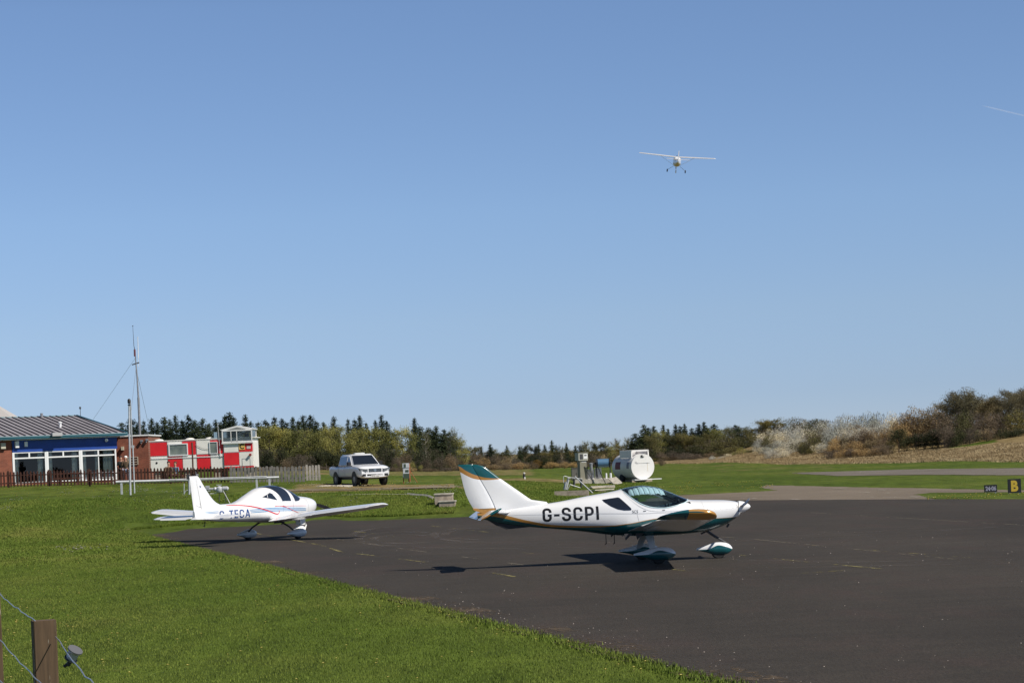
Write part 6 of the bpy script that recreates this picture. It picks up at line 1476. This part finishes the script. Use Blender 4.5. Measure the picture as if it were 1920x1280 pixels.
def proto_spruce(seed, slim=1.):
    rs = np.random.default_rng(seed); T = []; H = 1.
    nlev = 40
    for i in range(nlev):
        f = .05+.94*i/nlev+rs.uniform(-.01, .01); L = (.27*(1-f)**.62+.010)*slim*rs.uniform(.82, 1.1)
        for b in range(int(6+6*(1-f))):
            az = rs.uniform(0, 2*PI); l = L*rs.uniform(.55, 1.15); k = max(3, int(14*l/.25)+3); t = np.linspace(.12, 1, k)
            px_ = np.cos(az)*l*t; py_ = np.sin(az)*l*t; pz = f+(.06*t-.22*t*t)*l/.25*.3+np.where(t > .8, .01, 0)
            P = np.stack([px_, py_, pz], -1); P = np.repeat(P, 3, 0)+rs.normal(0, .009, (k*3, 3)); P[:, 2] -= np.abs(rs.normal(0, .010, k*3))
            T.append(tris(P, 1, .038*(.5+.6*(1-f)), .5, rs))
    z = np.linspace(.93, 1.0, 12); P = np.stack([z*0, z*0, z], -1)+rs.normal(0, .003, (12, 3)); T.append(tris(P, 1, .02, 1, rs))
    b = MB(); b.tube([(0, 0, -.05), (0, 0, .5), (0, 0, .97)], [.016, .009, .002], 0, 6)
    return mesh_tris('crown', np.concatenate(T), L_spruce), b, M_bark
def proto_broad(seed, leaf, dens=1., twiggy=.4, shape=(.28, .62), leafs=.022, base_f=.18, stems=1, bark=None, droop=0., up=.6, flatleaf=1.):
    """spreading crown made of curved limbs with leaf clumps at their ends and gaps between; unit height"""
    rs = np.random.default_rng(seed); T = []; b = MB(); tw = []
    W_, zc0 = shape; tips = []
    for s_ in range(stems):
        off = np.array([rs.uniform(-.12, .12), rs.uniform(-.12, .12), 0])*(1 if stems > 1 else 0)*W_*3
        top = np.array([off[0]*1.6+rs.uniform(-.04, .04), off[1]*1.6+rs.uniform(-.04, .04), .80])
        b.tube([off+np.array([0, 0, -.04]), off*1.2+np.array([0, 0, .3]), top], [.018, .012, .004], 0, 6)
        nl = int(26/math.sqrt(stems))
        for i in range(nl):
            f = base_f+(.86-base_f)*rs.uniform(0, 1)**.8; a0 = off+(top-off)*min(1, f/.8); az = rs.uniform(0, 2*PI)
            rad = W_*math.sqrt(max(.05, 1-((f-zc0)/(.62 if f < zc0 else .52))**2))*rs.uniform(.55, 1.08); rise = rad*up*rs.uniform(.3, 1.3)
            e = a0+np.array([math.cos(az)*rad, math.sin(az)*rad, rise-droop*rad]); e[2] = min(e[2], .985)
            m_ = (a0+e)/2+np.array([0, 0, -.02+.03*rs.uniform()]); b.tube([a0, m_, e], [.006, .004, .0015], 0, 4, False); tips.append((a0, m_, e))
    for (a0, m_, e) in tips:
        n = int(110*dens*rs.uniform(.5, 1.4)); t = rs.uniform(.25, 1.05, n)[:, None]; Q = (1-t)**2*a0+2*t*(1-t)*m_+t*t*e
        sp = .030+.045*rs.uniform(); P = Q+rs.normal(0, 1, (n, 3))*np.array([sp, sp, sp*.8]); P[:, 2] = np.clip(P[:, 2], .02, 1.02); T.append(tris(P, 1, leafs, flatleaf, rs))
        k = int(26*twiggy); t = rs.uniform(.2, 1, k)[:, None]; Q = (1-t)**2*a0+2*t*(1-t)*m_+t*t*e; d = rs.normal(0, 1, (k, 3)); d[:, 2] = np.abs(d[:, 2])+.3; d /= np.linalg.norm(d, axis=1)[:, None]
        l = rs.uniform(.04, .11, (k, 1)); w = np.array([.0022, .0022, 0]); tw.append(np.stack([Q-w, Q+w, Q+d*l], 1))
    cr = mesh_tris('crown', np.concatenate(T), leaf, np.concatenate(tw))
    return cr, b, bark or M_bark
def proto_bush(seed, leaf, n=2600, leafs=.05, W_=.75, lump=9, twig=160, dens_low=True):
    rs = np.random.default_rng(seed); T = []; b = MB()
    cs = [(rs.uniform(-W_*.55, W_*.55), rs.uniform(-W_*.5, W_*.5), rs.uniform(.18, .62), rs.uniform(.20, .36)) for _ in range(lump)]+[(0, 0, .66, .30)]
    for (cx, cy, cz, r) in cs:
        k = n//len(cs); d = rs.normal(0, 1, (k, 3)); d /= np.linalg.norm(d, axis=1)[:, None]; P = np.array([cx, cy, cz])+d*r*rs.uniform(.35, 1.12, (k, 1))**.6*np.array([1, 1, .9]); P[:, 2] = np.clip(P[:, 2], .01, 1.1)
        T.append(tris(P, 1, leafs, 1., rs))
        b.tube([(cx*.25, cy*.25, -.05), (cx*.7, cy*.7, cz*.5), (cx, cy, cz)], [.012, .008, .003], 0, 4, False)
    Q = np.stack([rs.uniform(-W_*.8, W_*.8, twig), rs.uniform(-W_*.6, W_*.6, twig), rs.uniform(.3, .85, twig)], -1)
    Q[:, 2] = np.minimum(Q[:, 2], .98-.5*(Q[:, 0]/W_)**2); d = rs.normal(0, .5, (twig, 3)); d[:, 2] = 1; d /= np.linalg.norm(d, axis=1)[:, None]; l = rs.uniform(.06, .16, (twig, 1)); w = np.array([.006, .006, 0])
    return mesh_tris('crown', np.concatenate(T), leaf, np.stack([Q-w, Q+w, Q+d*l], 1)), b, M_bark
PROTO = {}
def reg(kind, protos):
    out = []
    for (cr, b, bk) in protos:
        o = b.build('trunk', bk); me = o.data; bpy.data.objects.remove(o); out.append((cr, me))
    PROTO[kind] = out
reg('spruce', [proto_spruce(s, sl) for s, sl in ((1, 1.), (2, .85), (3, 1.15), (4, .95), (5, 1.3))])
reg('green', [proto_broad(s, L_green, 1.9, .25, (.27, .50), .026, base_f=.10) for s in (11, 12, 13)]+[proto_broad(14, L_green, 1.5, .4, (.23, .55), .024, base_f=.1)])
reg('olive', [proto_broad(s, L_olive, 1.8, .3, (.34, .48), .028, base_f=.08, stems=2) for s in (21, 22, 23)])
reg('pale', [proto_broad(s, L_pale, .8, 1.2, (.20, .5), .02, up=1.2, bark=M_birch) for s in (31, 32)])
reg('bigbush', [proto_broad(s, L_brush, 2.6, .8, (.50, .50), .022, base_f=.14, stems=3, bark=M_bark, up=.45) for s in (41, 42, 43)])
reg('darkround', [proto_broad(s, L_dark, 1.6, .3, (.36, .6), .03, base_f=.3) for s in (46, 47)])
reg('dark', [proto_bush(s, L_dark, 3000, .055) for s in (51, 52, 53)])
reg('twig', [proto_bush(s, L_twig, 3400, .040, twig=200) for s in (61, 62, 63)])
reg('gold', [proto_bush(s, L_gold, 3200, .048, twig=120) for s in (71, 72, 73)])
reg('orange', [proto_bush(s, L_orange, 2200, .05) for s in (76,)])
reg('blossom', [proto_bush(s, L_blossom, 4200, .040, twig=120, lump=13) for s in (81, 82, 83, 84)])
reg('greenbush', [proto_bush(s, L_green, 1900, .045) for s in (86, 87)])
reg('olivebush', [proto_bush(s, L_olive, 2600, .050, twig=260) for s in (91, 92)])
KIND = {'spruce': ('spruce_tree', 'dark spruce', 'tree', 'spruces'), 'green': ('deciduous_tree', 'yellow green budding tree', 'tree', 'budding trees'), 'olive': ('deciduous_tree', 'olive leafed tree', 'tree', 'olive trees'),
        'pale': ('birch_tree', 'pale thinly leafed tree', 'tree', 'pale trees'), 'bigbush': ('thorn_tree', 'wide twiggy thorn tree', 'tree', 'thorn trees'), 'darkround': ('pine_tree', 'dark round crowned pine', 'tree', 'round pines'),
        'dark': ('evergreen_shrub', 'dark evergreen shrub', 'shrub', 'evergreen shrubs'), 'twig': ('bare_shrub', 'brown bare shrub', 'shrub', 'bare shrubs'), 'gold': ('golden_shrub', 'tawny dry shrub', 'shrub', 'tawny shrubs'),
        'orange': ('gorse_bush', 'orange gorse bush', 'shrub', 'gorse bushes'), 'blossom': ('blackthorn_bush', 'white blossoming bush', 'shrub', 'blossoming bushes'), 'greenbush': ('leafy_bush', 'bright green bush', 'shrub', 'green bushes'), 'olivebush': ('olive_bush', 'olive coloured bush', 'shrub', 'olive bushes')}
ANCH = [(275, 'behind the clubhouse and annexe'), (420, 'behind the checkered cabin'), (600, 'behind the grey plank fence'), (745, 'behind the pickup'), (868, 'between the pickup and the tail fin'), (1055, 'at the far field edge right of the fin'), (1240, 'behind the fuel pump and tank'), (1420, 'left of the blossom slope'), (1620, 'on the blossom slope'), (2200, 'at the right end of the scrub bank')]
ORD = 'first second third fourth fifth sixth seventh eighth ninth tenth eleventh twelfth thirteenth fourteenth fifteenth sixteenth seventeenth eighteenth nineteenth twentieth'.split()
plants = []; rp = random.Random(21)
def plant(kind, px, pyt, D, wpx=None, var=None, place=None):
    g = og(px, D); top = at(px, pyt, D).z; Hh = top-g.z
    if Hh < .3: Hh = .3
    pr = PROTO[kind]; cr, tr = pr[(var if var is not None else rp.randrange(len(pr)))]
    sx = Hh
    if kind in ('blossom', 'gold', 'twig', 'olivebush', 'dark') and wpx: wpx *= 1.15
    if wpx: sx = wpx*D/4000/{'spruce': .46, 'green': .6, 'olive': .72, 'pale': .45, 'bigbush': 1.05, 'darkround': .75}.get(kind, 1.5)
    nm = KIND[kind][0]; r = bpy.data.objects.new(nm, None); COL.objects.link(r); r.location = g; r.rotation_euler = (0, 0, rp.uniform(0, 6.28)); r.scale = (sx, sx, Hh)
    for n2, me in (('crown', cr), ('trunk', tr)):
        c = bpy.data.objects.new(n2, me); COL.objects.link(c); c.parent = r
    plants.append((kind, px, r, place))
DL = 275
for q in ((232, 790), (250, 783), (262, 790), (273, 786), (288, 783), (298, 790), (312, 780), (322, 784), (333, 777), (345, 785), (357, 776), (369, 786), (384, 783), (396, 792), (408, 785), (416, 790), (426, 776), (434, 771), (442, 780), (464, 775), (474, 788), (488, 789), (501, 786), (518, 779), (532, 783), (541, 790), (553, 780), (563, 786), (572, 776), (586, 777), (596, 788), (610, 790),
          (630, 779), (656, 783), (668, 784), (678, 777), (690, 790), (707, 786), (719, 775), (728, 787), (781, 782), (790, 798), (806, 800), (815, 806), (821, 797), (836, 803), (845, 808)):
    plant('spruce', q[0], q[1], DL+rp.uniform(-6, 14), wpx=rp.uniform(34, 66))
for q in ((478, 800), (492, 797), (508, 795), (524, 797), (543, 795), (560, 798), (578, 797), (597, 799), (612, 797), (625, 797), (640, 790), (662, 797), (684, 799), (703, 797), (722, 798), (742, 797), (757, 799), (772, 803), (868, 822)):
    plant('green', q[0], q[1], 262+rp.uniform(-4, 4), wpx=rp.uniform(36, 48))
for q in ((855, 801), (862, 812), (800, 806), (846, 815)): plant('pale', q[0], q[1], 262, wpx=24)
for q in ((505, 835, 30), (528, 832, 34), (601, 835, 40), (590, 845, 34), (622, 838, 44), (727, 822, 40), (735, 835, 30), (770, 834, 30), (790, 838, 34), (812, 836, 34), (830, 845, 28), (480, 838, 36), (650, 846, 36), (690, 842, 36)):
    plant('dark', q[0], q[1], 248+rp.uniform(-3, 5), wpx=q[2]*1.3)
for q in ((565, 848, 46), (543, 856, 34), (662, 852, 40), (700, 850, 40), (745, 852, 30), (760, 845, 34), (845, 846, 38), (825, 852, 34), (862, 850, 36), (800, 856, 30)):
    plant('twig', q[0], q[1], 240+rp.uniform(-3, 3), wpx=q[2])
for q in ((702, 838, 16), (757, 862, 22), (774, 862, 20), (742, 866, 16), (790, 869, 14)): plant('greenbush', q[0], q[1], 236, wpx=q[2])
for k, px in enumerate((250, 280, 305, 330, 355, 380, 405, 430, 455, 475)): plant('dark', px, 822+rp.uniform(-6, 6), 258, wpx=46)
for k, px in enumerate((485, 512, 540, 568, 598, 630, 668, 700, 735, 768, 805, 835)): plant('gold' if k % 3 == 0 else 'twig', px, 874+rp.uniform(-3, 2), 231, wpx=rp.uniform(30, 44))
# middle distance
for q in ((885, 834, 'olive', 26), (897, 833, 'dark', 22), (904, 836, 'spruce', 14), (921, 831, 'spruce', 20), (929, 836, 'olive', 20), (952, 834, 'spruce', 14), (962, 840, 'pale', 16), (940, 844, 'olive', 24), (976, 836, 'spruce', 16), (984, 833, 'darkround', 18), (1003, 834, 'darkround', 18), (1012, 832, 'spruce', 14),
          (1023, 833, 'spruce', 16), (1037, 824, 'spruce', 18), (1045, 834, 'darkround', 16), (1064, 829, 'spruce', 12), (1056, 837, 'pale', 16), (1073, 839, 'olive', 22), (1080, 834, 'spruce', 14), (1092, 832, 'darkround', 18), (1101, 826, 'pale', 14), (1108, 838, 'olive', 20), (1121, 829, 'darkround', 22), (1136, 829, 'darkround', 18), (1147, 832, 'green', 18), (1157, 821, 'pale', 16), (1165, 828, 'olive', 20), (1178, 819, 'pale', 14), (1186, 825, 'spruce', 16), (912, 842, 'gold', 20), (990, 842, 'olive', 22), (1030, 842, 'olive', 24)):
    plant(q[2], q[0], q[1], 420+rp.uniform(-8, 12), wpx=q[3]*1.5)
for q in ((880, 850, 'twig'), (905, 853, 'gold'), (930, 848, 'twig'), (950, 850, 'gold'), (970, 855, 'twig'), (1000, 846, 'dark'), (1022, 848, 'dark'), (1045, 846, 'dark'), (1066, 848, 'dark'), (1085, 850, 'dark'), (1105, 846, 'twig'), (1130, 850, 'twig'), (1150, 846, 'dark'), (1172, 848, 'dark'), (1190, 842, 'dark'), (892, 844, 'twig'), (1054, 856, 'twig')):
    plant(q[2], q[0], q[1]+1, 340+rp.uniform(-6, 8), wpx=rp.uniform(28, 40))
plant('orange', 1006, 859, 300, wpx=26); plant('orange', 1157, 851, 330, wpx=16); plant('orange', 868, 861, 300, wpx=14)
for px in range(872, 1240, 26): plant(rp.choice(['twig', 'twig', 'gold']), px+rp.uniform(-5, 5), 868-(px-870)*.02+rp.uniform(-3, 2), 268+rp.uniform(-4, 4), wpx=rp.uniform(26, 40))
# right conifer group
for q in ((1193, 811), (1203, 816), (1210, 794), (1218, 800), (1228, 797), (1246, 794), (1255, 802), (1269, 794), (1277, 797), (1286, 792), (1299, 801), (1313, 793), (1322, 789), (1328, 800), (1341, 794), (1380, 795), (1386, 799)):
    plant('spruce', q[0], q[1], 372+rp.uniform(-6, 10), wpx=rp.uniform(28, 56))
for q in ((1225, 812, 'olive'), (1240, 806, 'green'), (1262, 810, 'olive'), (1275, 806, 'olive'), (1295, 812, 'olive'), (1345, 797, 'green'), (1360, 798, 'olive'), (1372, 800, 'pale'), (1395, 796, 'pale'), (1408, 800, 'olive'), (1330, 806, 'olive'), (1312, 814, 'olive')):
    plant(q[2], q[0], q[1], 355+rp.uniform(-4, 6), wpx=34)
for q in ((1205, 835), (1225, 838), (1250, 832), (1275, 836), (1300, 830), (1322, 838), (1345, 832), (1300, 842)): plant('dark', q[0], q[1], 340, wpx=42)
for q in ((1240, 845), (1262, 842), (1282, 846), (1305, 848), (1330, 846), (1355, 838), (1375, 832), (1262, 852), (1290, 854), (1320, 856), (1350, 853), (1240, 855)): plant(rp.choice(['twig', 'twig', 'olivebush']), q[0], q[1], np.interp(q[0], [1240, 1400], [333, 290])-3, wpx=38)
for q in ((1360, 812), (1385, 815), (1400, 826), (1372, 828), (1345, 820), (1415, 806)): plant('olivebush', q[0], q[1], 318, wpx=50)
for q in ((1420, 800), (1436, 786), (1450, 782), (1462, 790)): plant('olive', q[0], q[1], 335, wpx=44)
for q in ((1490, 778), (1506, 781), (1530, 782), (1545, 784)): plant('olivebush', q[0], q[1], 325, wpx=46)
for q in ((1390, 836), (1402, 842), (1378, 846), (1408, 850)): plant('greenbush', q[0], q[1], 288, wpx=28)
for q in ((1335, 852), (1350, 855), (1365, 849), (1358, 854)): plant('blossom', q[0], q[1], 284, wpx=16)
# blossom slope
for (x0, x1, n, f0, f1, D0, w_, row) in ((1432, 1680, 12, 800, 762, 300, 50, 'in the top row of the blossom slope'), (1418, 1660, 12, 816, 786, 290, 46, 'in the second row down the blossom slope'), (1412, 1630, 11, 830, 800, 280, 44, 'in the third row down the blossom slope'), (1420, 1560, 8, 838, 822, 272, 38, 'in the lowest row of the blossom slope')):
    for i in range(n):
        t = (i+.5)/n; px = x0+(x1-x0)*t+rp.uniform(-6, 6); ff_ = f0+(f1-f0)*t**.8+rp.uniform(-4, 4)
        if px > 1605 and ff_ > 790: k = 'gold'
        elif 1500 < px < 1535 and ff_ > 806: k = 'olivebush'
        else: k = 'blossom' if rp.random() < .86 else 'olivebush'
        plant(k, px, ff_, D0-(px-1420)*.18, wpx=w_, place=row)
for q in ((1516, 822), (1508, 835), (1450, 840), (1470, 842)): plant('olivebush' if q[0] > 1500 else 'blossom', q[0], q[1], 252, wpx=34)
for (x0, x1, n, f0, f1, D0) in ((1560, 1700, 8, 812, 792, 245), (1550, 1665, 8, 830, 815, 238), (1560, 1660, 7, 840, 832, 233)):
    for i in range(n): t = (i+.5)/n; px = x0+(x1-x0)*t+rp.uniform(-4, 4); plant(rp.choice(['gold', 'gold', 'twig']), px, f0+(f1-f0)*t+rp.uniform(-3, 3), D0-(px-1560)*.06, wpx=40)
for q in ((1700, 766), (1712, 753), (1728, 760), (1745, 756), (1760, 750), (1690, 778), (1722, 776), (1750, 772), (1770, 764), (1705, 790), (1735, 792)): plant('gold', q[0], q[1], 246, wpx=48)
for q in ((1686, 803, 44), (1672, 815, 30)): plant('darkround' if q[2] > 40 else 'olivebush', q[0], q[1], 229, wpx=q[2])
for q in ((1700, 812), (1718, 808), (1735, 806), (1748, 800), (1760, 795)): plant('dark', q[0], q[1], 232, wpx=36)
for q in ((1858, 752, 80), (1875, 742, 80), (1826, 748, 76), (1800, 735, 84), (1815, 727, 80), (1845, 738, 74), (1780, 752, 66), (1868, 748, 60), (1892, 735, 66), (1912, 728, 74), (1938, 722, 80), (1960, 725, 80)): plant('bigbush', q[0], q[1], 236+rp.uniform(-3, 6), wpx=q[2])
for q in ((1772, 768, 50), (1790, 772, 54), (1812, 762, 60), (1835, 770, 56), (1858, 766, 56), (1880, 770, 56), (1905, 760, 60), (1930, 765, 60)): plant('olivebush' if rp.random() < .6 else 'twig', q[0], q[1], 229+rp.uniform(-1, 3), wpx=q[2])
for q in ((1775, 795, 40), (1795, 797, 40), (1818, 798, 40), (1880, 800, 40), (1905, 800, 44), (1930, 800, 44), (1850, 801, 30)): plant('dark' if rp.random() < .7 else 'twig', q[0], q[1], 226, wpx=q[2])
# labels
cnt = {}; plants.sort(key=lambda t: t[1]); tot = {}
anc = lambda px, pl: pl or next(s for lim, s in ANCH if px < lim)
for kind, px, r, pl in plants: a = (kind, anc(px, pl)); tot[a] = tot.get(a, 0)+1
for kind, px, r, pl in plants:
    a = anc(px, pl); n = cnt.get((kind, a), 0); cnt[(kind, a)] = n+1; nm, lb, ct, gp = KIND[kind]
    tag(r, f'{lb} {a}'+(f', {ORD[min(n, 19)]} from left' if tot[(kind, a)] > 1 else ''), ct, f'{gp} along the edge of the airfield')
print('PLANTS', len(plants), max(tot.values()))
